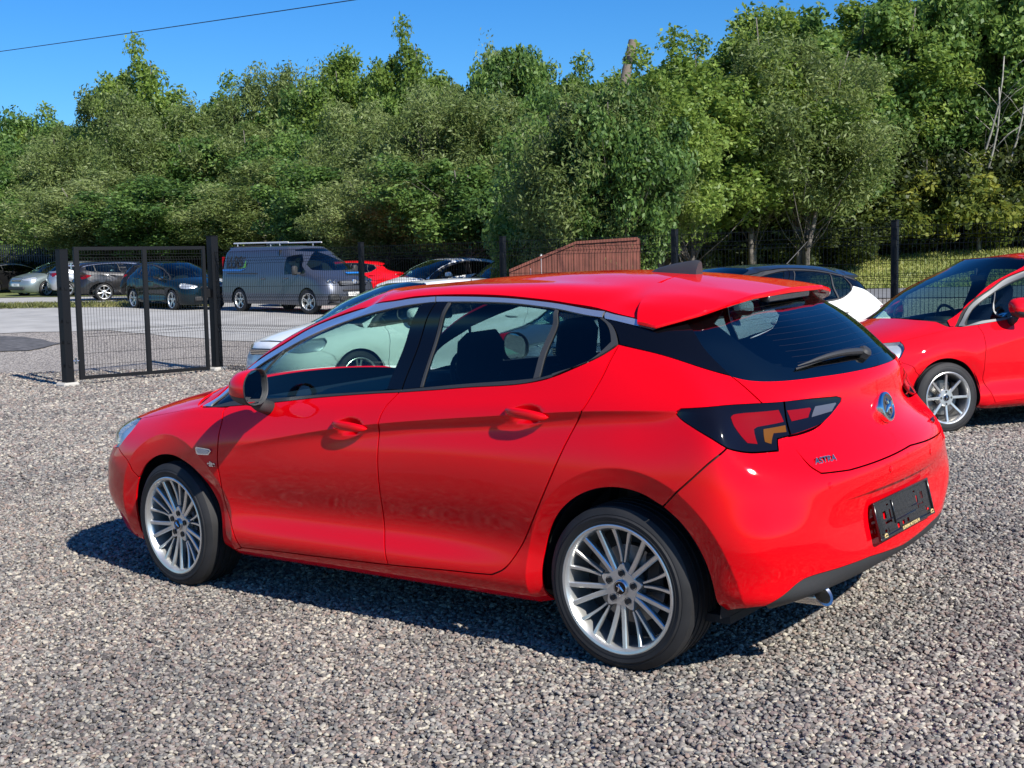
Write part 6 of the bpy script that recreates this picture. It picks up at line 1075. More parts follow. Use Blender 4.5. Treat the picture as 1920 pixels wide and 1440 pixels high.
# ------------------------------------------------------------------ grey panel van
def van():
    wb = 3.275; L0, L1 = -1.00, 4.20
    ks = [(.24, .93), (.30, .955), (.42, .965), (.60, .965), (.80, .96), (.95, .955), (1.08, .945), (1.20, .925), (1.35, .90), (1.50, .875), (1.65, .845), (1.78, .80), (1.86, .72), (1.90, .60)]
    def xf(z): return float(np.interp(z, [.24, .4, .62, .85, 1.00, 1.10, 1.20, 1.86, 1.90], [4.10, 4.20, 4.20, 4.12, 3.98, 3.70, 3.42, 2.30, 2.16]))
    def xr(z): return float(np.interp(z, [.24, .5, 1.0, 1.6, 1.90], [-.98, -1.0, -.99, -.93, -.82]))
    G = []
    for z, hw in ks:
        row = []; a, b = xr(z), xf(z); cr_, cf = .13, .38 if z < 1.1 else .30
        for y in (0, .35, .62): row.append((a + .02 * y, y, z))
        row.append((a + .03, hw - .10, z)); row.append((a + .10, hw - .02, z))
        for t in T: row.append((a + .22 + (b - cf - a - .22) * t, hw - .02 * (t > .93) * (1 if z < 1.1 else 2), z))
        for k, (dx, dy) in enumerate(((.25, .93), (.12, .80), (.045, .55), (.012, .28), (0, 0))): row.append((b - dx, hw * dy, z + (.0 if z > 1.1 else 0)))
        G.append(row)
    for k, fr in enumerate((.82, .5, .25, 0)):
        row = []
        for p in G[13]: row.append((1.0 + (p[0] - 1.0) * (.4 + .6 * fr), p[1] * fr, 1.90 + .03 * (1 - fr ** 2)))
        G.append(row)
    G = np.array(G); GE = np.concatenate([G[:, 3:0:-1] * mm, G, G[:, -2:-5:-1] * mm], axis=1)
    SV = lambda u, v: base(np.atleast_1d(u), np.atleast_1d(v), GE)
    def xz(pts, lim=(U[3], U[19])):
        uu, vv = np.meshgrid(np.linspace(lim[0], lim[1], 120), np.linspace(0, V[14], 90)); uu = uu.ravel(); vv = vv.ravel(); P = SV(uu, vv); out = []
        for x, z in pts:
            k = np.argmin(np.hypot(P[:, 0] - x, P[:, 2] - z)); g = np.array([uu[k], vv[k]])
            for it in range(6):
                c = SV(np.array([g[0], g[0] + 1e-4, g[0]]), np.array([g[1], g[1], g[1] + 1e-4]))[:, [0, 2]]; J = np.array([(c[1] - c[0]) / 1e-4, (c[2] - c[0]) / 1e-4]).T
                g = g + np.clip(np.linalg.lstsq(J, np.array([x, z]) - c[0], rcond=None)[0], -.04, .04); g[1] = min(max(g[1], .005), V[15]); g[0] = min(max(g[0], 0), UMAX)
            out.append(tuple(g))
        return out
    def yz(pts, front=True):
        uu, vv = np.meshgrid(np.linspace(U[15], UMAX, 60) if front else np.linspace(0, U[5], 60), np.linspace(0, V[14], 120)); uu = uu.ravel(); vv = vv.ravel(); P = SV(uu, vv); out = []
        for y, z in pts: k = np.argmin(np.hypot(P[:, 1] - y, P[:, 2] - z)); out.append((uu[k], vv[k]))
        return out
    px, d = 630, 36.2; h = far_heading(560, 180 - 53); x, y = at(px, d); c, s_ = math.cos(h), math.sin(h); z = float(gz(x, y)); zr = float(gz(x - c * wb, y - s_ * wb))
    root = empty('panel_van', (x - c * wb, y - s_ * wb, zr), h); root.rotation_euler = (0, -math.atan2(z - zr, wb), h)
    tag(root, 'slate grey panel van with a roof bar and blue stripe logo behind the fence', 'van')
    circ = lambda cx, r: [(cx + r * math.cos(a), max(.345 + r * math.sin(a), .245)) for a in np.linspace(rad(-18), rad(198), 26)]
    a0, a1 = np.array(xz(circ(0, .385))), np.array(xz(circ(wb, .40)))
    cab = xz([(2.22, 1.10), (2.24, 1.60), (2.55, 1.68), (2.80, 1.50), (3.10, 1.22), (3.12, 1.13)])
    full = [(a, .012) for a in np.linspace(0, UMAX, 60)] + [(UMAX, b_) for b_ in np.linspace(.02, VMAX, 24)] + [(a, VMAX) for a in np.linspace(UMAX, 0, 60)][1:-1] + [(0, b_) for b_ in np.linspace(VMAX, .02, 24)]
    ws = yz([(0, 1.20), (.40, 1.20), (.74, 1.22), (.72, 1.40), (.66, 1.62), (.60, 1.80), (.30, 1.84), (0, 1.845)])
    rw = yz([(.10, 1.10), (.70, 1.10), (.66, 1.66), (.10, 1.68)], False)
    def vp(nm, poly, m, side='both', off=0., flange=.01, pitch=.07, holes=(), par=None, gap=.002): return panel(nm, poly, m, par or root, SV, off=off, flange=flange, pitch=pitch, holes=holes, side=side, gap=gap)
    sl_door = xz([(1.00, .36), (2.14, .36), (2.12, .95), (2.10, 1.78), (1.00, 1.78)]); f_door = xz([(2.16, .36), (2.80, .36), (2.84, .60), (3.02, .86), (3.16, 1.12), (3.02, 1.30), (2.62, 1.74), (2.12, 1.78), (2.14, .95)])
    side_log = xz([(-.70, 1.02), (.86, 1.02), (.86, 1.66), (-.68, 1.66)])
    vp('body', full, P_VAN, gap=0, flange=0, holes=[a0, a1, cab, ws, f_door, sl_door, rw], pitch=.08)
    vp('inner_body', full, M_SHELL, gap=0, flange=0, off=-.03, holes=[a0, a1, cab, ws], pitch=.12)
    vp('windscreen', ws, M_GLASS, flange=0, off=-.003); vp('rear_window', rw, M_PRIV, flange=0, off=-.003, par=root)
    for sd in ('left', 'right'):
        q = 1 if sd == 'left' else -1
        fd = vp('front_door', f_door, P_VAN, sd, holes=[cab]); vp('front_door_window', cab, M_GLASS, sd, -.004, 0)
        vp('sliding_door', sl_door, P_VAN, sd)
        hlm = vp('headlight', xz([(3.88, .86), (4.06, .80), (4.02, .98), (3.66, 1.04), (3.60, 1.00)]), M_LAMPG, sd, .004, .01, .05); 
        m = MB(); m.lathe([(.06, .02), (.055, .05), (.03, .01), (0, .01)], 16, 'x', c=(3.95, .74 * q, .92)); m.lathe([(.05, .02), (.045, .05), (.03, .01), (0, .01)], 16, 'x', c=(4.02, .60 * q, .90)); m.build('projector', M_CHROME, hlm, 'auto')
        m = MB(); m.box((2.90, 1.09 * q, 1.22), (.13, .17, .26), bev=.04); m.box((2.92, .98 * q, 1.14), (.07, .14, .06)); mi = m.build('door_mirror', M_PLASTIC, root, 'auto')
        m = MB(); m.box((1.20, .972 * q, .98), (.20, .03, .05), bev=.01); m.box((2.30, .968 * q, 1.00), (.18, .03, .04), bev=.01); m.build('door_handle', P_VAN, root, 'auto')
        m = MB(); m.box((.15, .957 * q, 1.13), (1.5, .012, .03)); m.build('slide_rail', M_PLASTIC, root)
        m = MB(); m.box((4.05, .66 * q, .47), (.26, .34, .20), bev=.05); fg = m.build('fog_lamp_surround', M_PLASTIC, root, 'auto')
        m = MB(); m.box((-.985, .80 * q, 1.25), (.05, .10, .75), bev=.02); m.build('tail_lamp', M_LENSR, root, 'auto')
        m = MB(); m.tube([(-.5, .60 * q, 1.93), (-.5, .60 * q, 2.00)], .02); m.tube([(1.6, .60 * q, 1.93), (1.6, .60 * q, 2.00)], .02); m.tube([(-.7, .60 * q, 2.02), (2.0, .60 * q, 2.02)], .022, 8); m.build('roof_bar', mat('white_aluminium', (.7, .7, .7), .4, .3), root, 'auto')
        for cx in (0, wb): wheel(root, (cx, q * .84, .346), R=.345, rr=.225, wd=.22, style='five', side=q, detail=True, steer=(14 if cx else 0))
        # sign writing on the side: stylised dark letters over a blue and green swoosh
        Fm = lambda x_, z_: Matrix.Translation((x_, .957 * q, z_)) @ Matrix(((q * -1 * -1 if q > 0 else -1, 0, 0), (0, 0, q), (0, 1, 0))).to_4x4()
        Rm = Matrix(((-q, 0, 0), (0, 0, q), (0, 1, 0))).to_4x4()
        text_mesh('side_lettering', 'LLRS', .50, mat('sign_black', (.015, .015, .02), .5), root, Matrix.Translation((-.28, .915 * q, 1.44)) @ Rm, .003, sx=.8, shear=.25, bold=.006)
        m = MB(); m.prism([(-.85, 1.20), (.05, 1.20), (.35, 1.27), (.05, 1.25), (-.85, 1.25)], .006, c=(0, .931 * q, 0)); m.build('blue_stripe', mat('sign_blue', (.02, .20, .62), .4), root)
        m = MB(); m.prism([(-.1, 1.265), (.30, 1.30), (.36, 1.52), (.20, 1.31)], .006, c=(0, .925 * q, 0)); m.build('green_stripe', mat('sign_green', (.12, .40, .06), .4), root)
    m = MB(); m.box((4.10, 0, .86), (.14, .98, .13), bev=.03); g = m.build('grille', M_TRIM, root, 'auto'); m = MB(); [m.box((4.175, 0, z_), (.012, .9, .012)) for z_ in (.83, .87, .90)]; m.build('grille_bar', M_CHROME, g)
    m = MB(); m.lathe([(.075, .0), (.075, .02), (.062, .03), (.055, .02), (0, .02)], 24, 'x', c=(4.17, 0, .90)); m.build('emblem', M_CHROME, root, 'auto')
    m = MB(); m.box((4.17, 0, .42), (.10, 1.0, .16), bev=.03); m.box((4.17, 0, .66), (.06, .8, .06), bev=.02); m.build('lower_intake', M_TRIM, root, 'auto')
    m = MB(); m.box((4.225, 0, .555), (.012, .52, .111)); o = m.build('number_plate', MATS['white_plate'], root); text_mesh('plate_characters', 'YT66', .11, MATS['plate_black'], o, Matrix.Translation((4.232, 0, .555)) @ Matrix(((0, 0, 1), (1, 0, 0), (0, 1, 0))).to_4x4(), .0005, sx=.95)
    m = MB(); m.prism([(3.35, 0), (3.95, 0), (3.95, .05), (3.35, .05)], .01); 
    m = MB(); m.box((3.72, .34, 1.135), (.10, .50, .012), Matrix.Rotation(rad(18), 3, 'Y')); m.build('bonnet_stripe', MATS['sign_blue'], root)
    m = MB(); m.box((3.3, 0, .92), (.5, 1.5, .3), bev=.05); m.build('dashboard', M_DASH, root, 'auto')
    for y_ in (.5, -.5): m = MB(); m.box((2.45, y_, 1.05), (.18, .5, .75), Matrix.Rotation(rad(-10), 3, 'Y'), bev=.05); m.box((2.38, y_, 1.5), (.1, .28, .2), bev=.04); m.build('seat', M_SEAT, root, 'auto')
    m = MB(); m.box((1.9, 0, 1.05), (.05, 1.7, 1.5)); m.box((1.6, 0, .30), (5.0, 1.6, .04)); m.build('bulkhead', M_SHELL, root)
    return root
van_o = van()

# ------------------------------------------------------------------ lot surfaces
M_LOT = mat('worn_grey_lot', (.36, .35, .33), .95, var=(1.5, .82, 1.12), bump=(60, .6, .01))
M_TAR = mat('dark_tarmac', (.075, .073, .075), .95, var=(6, .7, 1.6), bump=(40, .7, .01))
tag(poly_sheet('lot', [cam_xy(-900, 31), cam_xy(-100, 30.5), cam_xy(200, 31.5), cam_xy(520, 28), cam_xy(700, 28), cam_xy(860, 36), cam_xy(720, 48), cam_xy(420, 52), cam_xy(150, 54), cam_xy(-200, 53), cam_xy(-900, 53)], M_LOT, .012), kind='structure')
tag(poly_sheet('tarmac_strip', [cam_xy(-700, 26.6), cam_xy(-100, 27.0), cam_xy(60, 27.6), cam_xy(118, 28.8), cam_xy(40, 30.0), cam_xy(-100, 30.8), cam_xy(-700, 31.6)], M_TAR, .020, .6), kind='structure')
M_ROAD = mat('grey_road', (.17, .17, .175), .9, var=(3, .85, 1.15))
tag(poly_sheet('road', [cam_xy(1250, 27.5), cam_xy(1600, 27), cam_xy(2300, 26), cam_xy(2900, 27), cam_xy(2900, 31), cam_xy(2300, 31), cam_xy(1600, 32), cam_xy(1250, 32)], M_ROAD, .02), kind='structure')
M_TURF = mat('dry_turf', (.27, .30, .085), .95, var=(.9, .6, 1.4), bump=(30, .8, .03))
bank = [cam_xy(1230, 33), cam_xy(1600, 32.2), cam_xy(2300, 31.5), cam_xy(3000, 31.5), cam_xy(3000, 50), cam_xy(2300, 50), cam_xy(1600, 50), cam_xy(1230, 46)]
tag(poly_sheet('bank', bank, M_TURF, .03), kind='structure')
M_VERGE = mat('verge_turf', (.13, .15, .045), .95, var=(1.6, .5, 1.5), bump=(30, .8, .03))
tag(poly_sheet('verge', [cam_xy(-700, 53), cam_xy(-200, 52.6), cam_xy(120, 53), cam_xy(420, 51.5), cam_xy(700, 47), cam_xy(1000, 42), cam_xy(1260, 34), cam_xy(1260, 60), cam_xy(700, 72), cam_xy(-700, 80)], M_VERGE, .035), kind='structure')
# ------------------------------------------------------------------ loose gravel (real stones)
def gravel_patch(name, pts, size, col_shift=0, seed=1, sub=2):
    me = bpy.data.meshes.new(name); me.from_pydata([tuple(p) for p in pts], [], []); o = link(name, me)
    m = bpy.data.materials.get('loose_gravel')
    if not m:
        m = bpy.data.materials.new('loose_gravel'); m.use_nodes = True; N, L = nodes(m); b = N['Principled BSDF']; b.inputs['Roughness'].default_value = .82; b.inputs['Specular IOR Level'].default_value = .35
        at = N.new('ShaderNodeAttribute'); at.attribute_type = 'INSTANCER'; at.attribute_name = 'tone'
        cr = N.new('ShaderNodeValToRGB'); e = cr.color_ramp; e.interpolation = 'LINEAR'; e.elements[0].color = (.075, .070, .068, 1); e.elements[1].color = (.50, .46, .38, 1)
        for p_, c in ((.15, (.135, .125, .120)), (.30, (.20, .188, .178)), (.40, (.27, .205, .170)), (.50, (.20, .205, .195)), (.62, (.29, .27, .245)), (.74, (.22, .165, .150)), (.84, (.36, .34, .31)), (.93, (.40, .37, .31))): q = e.elements.new(p_); q.color = (*c, 1)
        L.new(at.outputs['Fac'], cr.inputs[0])
        tc = N.new('ShaderNodeTexCoord'); nz = N.new('ShaderNodeTexNoise'); nz.inputs['Scale'].default_value = 90; nz.inputs['Detail'].default_value = 4; L.new(tc.outputs['Object'], nz.inputs['Vector'])
        c2 = N.new('ShaderNodeValToRGB'); c2.color_ramp.elements[0].position = .3; c2.color_ramp.elements[0].color = (.78, .78, .78, 1); c2.color_ramp.elements[1].position = .7; c2.color_ramp.elements[1].color = (1.18, 1.16, 1.14, 1); L.new(nz.outputs['Fac'], c2.inputs[0])
        mu = N.new('ShaderNodeMixRGB'); mu.blend_type = 'MULTIPLY'; mu.inputs[0].default_value = 1; L.new(cr.outputs[0], mu.inputs[1]); L.new(c2.outputs[0], mu.inputs[2])
        ge = N.new('ShaderNodeNewGeometry'); n3 = N.new('ShaderNodeTexNoise'); n3.inputs['Scale'].default_value = .75; n3.inputs['Detail'].default_value = 5; n3.inputs['Roughness'].default_value = .6; L.new(ge.outputs['Position'], n3.inputs['Vector'])
        c3 = N.new('ShaderNodeValToRGB'); c3.color_ramp.elements[0].position = .36; c3.color_ramp.elements[0].color = (.78, .78, .78, 1); c3.color_ramp.elements[1].position = .62; c3.color_ramp.elements[1].color = (1.10, 1.08, 1.04, 1); L.new(n3.outputs['Fac'], c3.inputs[0])
        m3 = N.new('ShaderNodeMixRGB'); m3.blend_type = 'MULTIPLY'; m3.inputs[0].default_value = 1; L.new(mu.outputs[0], m3.inputs[1]); L.new(c3.outputs[0], m3.inputs[2]); L.new(m3.outputs[0], b.inputs['Base Color'])
    ng = bpy.data.node_groups.new(name + '_nodes', 'GeometryNodeTree'); ng.interface.new_socket('Geometry', in_out='INPUT', socket_type='NodeSocketGeometry'); ng.interface.new_socket('Geometry', in_out='OUTPUT', socket_type='NodeSocketGeometry')
    N, L = ng.nodes, ng.links; gi = N.new('NodeGroupInput'); go = N.new('NodeGroupOutput'); iop = N.new('GeometryNodeInstanceOnPoints'); g2i = N.new('GeometryNodeGeometryToInstance')
    def rv(t, lo, hi, sd):
        r = N.new('FunctionNodeRandomValue'); r.data_type = t; r.inputs['Seed'].default_value = sd
        i0 = 0 if t == 'FLOAT_VECTOR' else 2
        r.inputs[i0].default_value = lo; r.inputs[i0 + 1].default_value = hi; return r
    for k in range(7):
        ic = N.new('GeometryNodeMeshIcoSphere'); ic.inputs['Radius'].default_value = 1; ic.inputs['Subdivisions'].default_value = sub
        sp = N.new('GeometryNodeSetPosition'); nz = N.new('ShaderNodeTexNoise'); nz.inputs['Scale'].default_value = .75; nz.inputs['Detail'].default_value = 2; nz.noise_dimensions = '4D'; nz.inputs['W'].default_value = seed * 10 + k * 3.7
        sub_ = N.new('ShaderNodeVectorMath'); sub_.operation = 'SUBTRACT'; sub_.inputs[1].default_value = (.5, .5, .5); sc_ = N.new('ShaderNodeVectorMath'); sc_.operation = 'SCALE'; sc_.inputs['Scale'].default_value = 1.5
        L.new(nz.outputs['Color'], sub_.inputs[0]); L.new(sub_.outputs[0], sc_.inputs[0]); L.new(ic.outputs['Mesh'], sp.inputs['Geometry']); L.new(sc_.outputs[0], sp.inputs['Offset'])
        tr = N.new('GeometryNodeTransform'); tr.inputs['Scale'].default_value = (1.1, .62 + .12 * (k % 4), .48 + .07 * (k % 3)); L.new(sp.outputs[0], tr.inputs['Geometry'])
        sh = N.new('GeometryNodeSetShadeSmooth'); sh.inputs['Shade Smooth'].default_value = k % 3 != 0; L.new(tr.outputs[0], sh.inputs['Geometry'])
        sm_ = N.new('GeometryNodeSetMaterial'); sm_.inputs['Material'].default_value = m; L.new(sh.outputs[0], sm_.inputs['Geometry']); L.new(sm_.outputs[0], g2i.inputs[0])
    st = N.new('GeometryNodeStoreNamedAttribute'); st.data_type = 'FLOAT'; st.domain = 'INSTANCE'; st.inputs['Name'].default_value = 'tone'
    L.new(gi.outputs[0], iop.inputs['Points']); L.new(g2i.outputs[0], iop.inputs['Instance']); iop.inputs['Pick Instance'].default_value = True
    ri = N.new('FunctionNodeRandomValue'); ri.data_type = 'INT'; ri.inputs[4].default_value = 0; ri.inputs[5].default_value = 6; ri.inputs['Seed'].default_value = seed
    L.new(ri.outputs[2], iop.inputs['Instance Index'])
    ro = rv('FLOAT_VECTOR', (-.5, -.5, 0), (.5, .5, 6.28), seed + 1); L.new(ro.outputs[0], iop.inputs['Rotation'])
    s1 = rv('FLOAT', size * .55, size * 1.35, seed + 2); L.new(s1.outputs[1], iop.inputs['Scale'])
    tn = rv('FLOAT', 0, 1, seed + 3); L.new(iop.outputs[0], st.inputs['Geometry']); L.new(tn.outputs[1], st.inputs['Value']); L.new(st.outputs[0], go.inputs[0])
    md = o.modifiers.new('stones', 'NODES'); md.node_group = ng
    tag(o, kind='stuff'); return o
def scatter_pts(d0, d1, px0, px1, n, lift=.004):
    """random points on the ground in a band of depths"""
    d = np.sqrt(rng.uniform(d0 ** 2, d1 ** 2, n)); px = rng.uniform(px0, px1, n); t = (px - 960) / 2377.175
    x = CAM_LOC[0] + d * (.624 - .782 * t); y = CAM_LOC[1] + d * (-.781 - .623 * t); return np.column_stack([x, y, gz(x, y) + rng.uniform(-.002, .010, n) + lift])
def area(d0, d1, px0, px1): return (px1 - px0) / 2377.175 * (d1 ** 2 - d0 ** 2) / 2
for d0, d1, dens, size, lift, sub in ((3.0, 6.2, 6400, .0108, .002, 1), (6.2, 9.5, 4600, .0122, .002, 1), (9.5, 14.5, 2000, .0172, .002, 1), (14.5, 24, 480, .027, .002, 1)):
    A_ = area(d0, d1, -650, 2520); gravel_patch('gravel', scatter_pts(d0, d1, -650, 2520, int(A_ * dens), lift), size, seed=int(d0 * 3) + 1, sub=sub)

# ------------------------------------------------------------------ welded mesh fence and gate
M_FENCE = mat('black_powder_coat', (.006, .0065, .008), .5, spec=.25)
M_FENCE2 = mat('black_wire_coat', (.006, .007, .007), .5, spec=.25)
def mesh_panel_mb(L_, H_, folds=(.12, .62, 1.12, 1.62, 2.0), n=None):
    """vertical wires with V folds, doubled horizontal wires; local x along the fence, z up"""
    m = MB(); n = n or int(L_ / .05); r = .0030
    zs = [(0, 0)]
    for z in folds:
        if z < H_ - .05: zs += [(z - .05, 0), (z, .035), (z + .05, 0)]
    zs += [(H_, 0)]
    def wire(pts, r):
        s0 = m.n; v = []; 
        for p in pts: v += [(p[0] - r, p[1] - r * .6, p[2]), (p[0] + r, p[1] - r * .6, p[2]), (p[0], p[1] + r, p[2])]
        f = [(i * 3 + k, i * 3 + (k + 1) % 3, (i + 1) * 3 + (k + 1) % 3, (i + 1) * 3 + k) for i in range(len(pts) - 1) for k in range(3)]; m.add(v, f)
    for i in range(n + 1): x = L_ * i / n; wire([(x, y, z) for z, y in zs], r)
    hz = sorted({.02, .22, .42, .82, 1.32, 1.5, H_ - .02} | {z - .05 for z in folds if z < H_ - .05} | {z + .05 for z in folds if z < H_ - .05} | {z for z in folds if z < H_ - .05})
    for z in hz:
        if z > H_: continue
        y = .035 if any(abs(z - q) < 1e-6 for q in folds) else 0
        v = [(0, y - r, z - r), (0, y - r, z + r), (0, y + r, z), (L_, y - r, z - r), (L_, y - r, z + r), (L_, y + r, z)]; m.add(v, [(0, 1, 4, 3), (1, 2, 5, 4), (2, 0, 3, 5)])
    return m
def post_mb(w_, d_, h_): m = MB(); m.box((0, 0, h_ / 2), (w_, d_, h_), bev=.006); m.box((0, 0, h_ + .004), (w_ + .008, d_ + .008, .012), bev=.003); return m
FY = -10.06; fx = [16.11 - .0, 12.33, 9.35, 6.38, 3.33, .30, -2.72, -5.75, -8.8]
_pp = None
froot = empty('mesh_fence', (fx[1], FY, float(gz(fx[1], FY)))); tag(froot, 'black welded mesh fence on black posts behind the row of parked cars', 'fence')
HF = 2.0
panel0 = None
for i in range(len(fx)):
    zb = float(gz(fx[i], FY)); ztop = 1.90 if i > 0 else 2.1
    if i > 0:
        o = post_mb(.075, .075, ztop - zb + .05).build('post', M_FENCE, None); o.matrix_world = Matrix.Translation((fx[i], FY, zb - .02)); o.parent = froot; o.matrix_parent_inverse = froot.matrix_world.inverted() if False else Matrix.Identity(4); o.location = (fx[i] - froot.location.x, 0, zb - .02 - froot.location.z)
    if i < len(fx) - 1:
        L_ = fx[i] - fx[i + 1] - .06; hh = 1.90 - zb - .05
        o = mesh_panel_mb(L_, hh, folds=(.12, .75, 1.30, hh - .18)).build('mesh_panel', M_FENCE2, froot, fix=False); o.location = (fx[i] - .03 - froot.location.x, .045, zb + .03 - froot.location.z); o.rotation_euler = (0, math.atan2(float(gz(fx[i + 1], FY)) - zb, L_) * 0, math.pi)
# gate between two heavy posts
g1 = Vector((16.60, -7.28, float(gz(16.6, -7.28)))); g2 = Vector((16.11, -10.03, float(gz(16.11, -10.03))))
for nm, p, w_, top, lab in (('gate_post', g1, .15, 1.935, 'left black gate post, carrying the hinges, free standing in the gravel'), ('gate_post', g2, .15, 2.155, 'taller black gate post where the gate meets the mesh fence')):
    t = empty(nm, p); tag(t, lab, 'post', 'gate posts'); post_mb(w_, w_, top - p.z).build('post_tube', M_FENCE, t)
    m = MB(); m.box((.02, .0, .02), (.30, .30, .10), bev=.03); m.build('concrete_footing', mat('pale_concrete', (.42, .40, .36), .9, bump=(20, .5, .01)), t)
    m = MB()
    for z in (.35, .75, 1.1, 1.65): m.box((-.0, .095 if p is g1 else -.095, z), (.05, .012, .05), bev=.004); m.box((-w_ / 2 - .006, 0, z), (.012, .05, .05), bev=.004)
    m.build('hinge_plate', M_FENCE, t)
d = (g2 - g1); d.z = 0; Lg = d.length - .36; a = math.atan2(d.y, d.x); gt = empty('gate', g1 + d.normalized() * .20 + Vector((0, 0, .10)), a); tag(gt, 'closed black steel gate leaf filled with welded mesh', 'gate')
Hg = 1.88 - g1.z
for x, w_ in ((.045, .09), (Lg / 2 + .05, .08), (Lg - .03, .06)): m = MB(); m.box((x, 0, Hg / 2), (w_, .06, Hg), bev=.004); m.build('stile', M_FENCE, gt)
for z in (.03, Hg - .03): m = MB(); m.box((Lg / 2, 0, z), (Lg, .055, .06), bev=.004); m.build('rail', M_FENCE, gt)
for x0, x1 in ((.09, Lg / 2 + .01), (Lg / 2 + .09, Lg - .06)):
    o = mesh_panel_mb(x1 - x0, Hg - .04, folds=(.75, Hg - .2)).build('mesh_panel', M_FENCE2, gt, fix=False); o.location = (x0, -.02, .02)
for z in (.32, Hg - .32): m = MB(); m.tube([(-.12, 0, z), (.10, 0, z)], .016, 8); m.tube([(-.05, 0, z - .05), (-.05, 0, z + .05)], .02, 8); m.build('hinge_pin', M_SATIN, gt, 'auto')
m = MB(); m.box((Lg + .02, .04, Hg * .62), (.16, .07, .16), bev=.01); m.build('lock_box', M_FENCE, gt)

# ------------------------------------------------------------------ wooden ramp-topped fence panel and the heap beside it
M_WOOD = mat('red_brown_timber', (.17, .054, .036), .85, var=(5, .75, 1.25), bump=(50, .4, .004))
def wood_panel():
    A_ = Vector((10.05, -14.82, 0)); B_ = Vector((11.86, -13.34, 0)); d = (B_ - A_); Lw = d.length; a = math.atan2(d.y, d.x); zb = float(gz(10.9, -14)) - .1
    r = empty('wooden_fence', (A_.x, A_.y, zb), a); tag(r, 'red-brown close-boarded wooden fence with a sloping top behind the mesh fence', 'fence')
    def top(x): return float(np.interp(x, [0, .48 * Lw, Lw, Lw + .4], [1.95, 1.90, 1.42, 1.30])) - zb
    n = 24; w_ = Lw / n; me = {}
    for i in range(n):
        x0, x1 = i * w_ + .004, (i + 1) * w_ - .003; dy = .006 * (i % 2)
        v = [(x0, dy, 0), (x1, dy, 0), (x1, dy, top(x1)), (x0, dy, top(x0)), (x0, dy + .018, 0), (x1, dy + .018, 0), (x1, dy + .018, top(x1)), (x0, dy + .018, top(x0))]
        f = [(0, 3, 2, 1), (4, 5, 6, 7), (0, 1, 5, 4), (2, 3, 7, 6), (0, 4, 7, 3), (1, 2, 6, 5)]; link('board', mesh('board', v, f, False), M_WOOD, r)
    m = MB(); pts = [0, .48 * Lw, Lw]
    for x0, x1 in zip(pts[:-1], pts[1:]):
        z0, z1 = top(x0), top(x1); v = [(x0, -.03, z0 - .03), (x1, -.03, z1 - .03), (x1, -.03, z1 + .02), (x0, -.03, z0 + .02), (x0, .05, z0 - .03), (x1, .05, z1 - .03), (x1, .05, z1 + .02), (x0, .05, z0 + .02)]; m.add(v, [(0, 1, 2, 3), (7, 6, 5, 4), (0, 4, 5, 1), (3, 2, 6, 7), (0, 3, 7, 4), (1, 5, 6, 2)])
    m.build('capping_rail', M_WOOD, r)
    for x in (.0, .46 * Lw, Lw * .86): m = MB(); m.box((x, -.028, top(x) / 2), (.09, .05, top(x)), bev=.004); m.build('post', M_WOOD, r)
wood_panel()
M_WB = mat('white_painted_board', (.70, .71, .70), .5)
p = cam_xy(992, 26); t = empty('white_board', (p[0], p[1], float(gz(*p)) + .6), -.4); tag(t, 'white board leaning on the heap at the low end of the wooden fence', 'board')
m = MB(); m.box((0, 0, .72), (.40, .04, .30), Matrix.Rotation(rad(-14), 3, 'Y') @ Matrix.Rotation(rad(12), 3, 'X'), bev=.01); m.build('sheet', M_WB, t); m = MB(); m.box((-.05, .12, .50), (.62, .30, .16), Matrix.Rotation(rad(8), 3, 'Y'), bev=.05); m.build('base', M_WB, t)
p = cam_xy(1023, 25.5); t = empty('white_rod', (p[0], p[1], float(gz(*p)))); tag(t, 'thin white rod standing up from the heap beside the wooden fence', 'rod'); m = MB(); m.tube([(0, 0, 0), (.04, .03, 1.7)], .022, 8); m.build('rod', M_WB, t)
p = cam_xy(968, 26.5); t = empty('rubble_heap', (p[0], p[1], float(gz(*p)))); tag(t, 'pinkish heap of sacks and rubble at the low end of the wooden fence', 'heap')
m = MB()
for i in range(60):
    a, r_ = random.random() * 6.28, random.random() ** .6; h_ = (1 - r_) * 1.25; s_ = random.uniform(.12, .3); m.box((math.cos(a) * r_ * 1.0, math.sin(a) * r_ * .9, h_ * random.random() ** .4), (s_, s_ * .8, s_ * .6), Matrix.Rotation(random.random() * 3, 3, 'Z') @ Matrix.Rotation(random.uniform(-.5, .5), 3, 'X'), bev=.03)
m.build('rubble', mat('pinkish_rubble', (.42, .27, .21), .9, var=(3, .6, 1.4)), t)
# ------------------------------------------------------------------ leaning pole, overhead wire
t = empty('leaning_pole', (15.02, -19.7, float(gz(15.0, -19.7)))); tag(t, 'weathered grey wooden pole leaning to the right out of the trees', 'pole')
A_, B_ = Vector((0, 0, 0)), Vector((14.16, -21.1, 6.75)) - t.location; m = MB(); m.tube([A_ + (B_ - A_) * k / 6 for k in range(7)], [.14, .135, .13, .125, .12, .115, .11], 10); m.build('pole_shaft', mat('weathered_pole', (.17, .14, .11), .9, bump=(40, .6, .01)), t, 'auto')
m = MB(); q = A_ + (B_ - A_) * .93; m.tube([q + Vector((0, 0, -.08)), q + Vector((0, 0, .08))], .14, 10); m.build('pole_band', M_DARKMETAL, t, 'auto')
a_, b_ = Vector((30.61, -14.49, 7.71)), Vector((15.74, -13.42, 6.79)); dd = b_ - a_; s0, s1 = a_ - dd * 1.9, b_ + dd * 2.0
m = MB(); m.tube([s0 + (s1 - s0) * k / 30 - Vector((0, 0, .28 * (1 - (2 * k / 30 - 1) ** 2) - .27)) for k in range(31)], .011, 6); o = m.build('overhead_wire', M_SHELL, None); tag(o, 'single overhead wire crossing the sky at the upper left', 'wire')
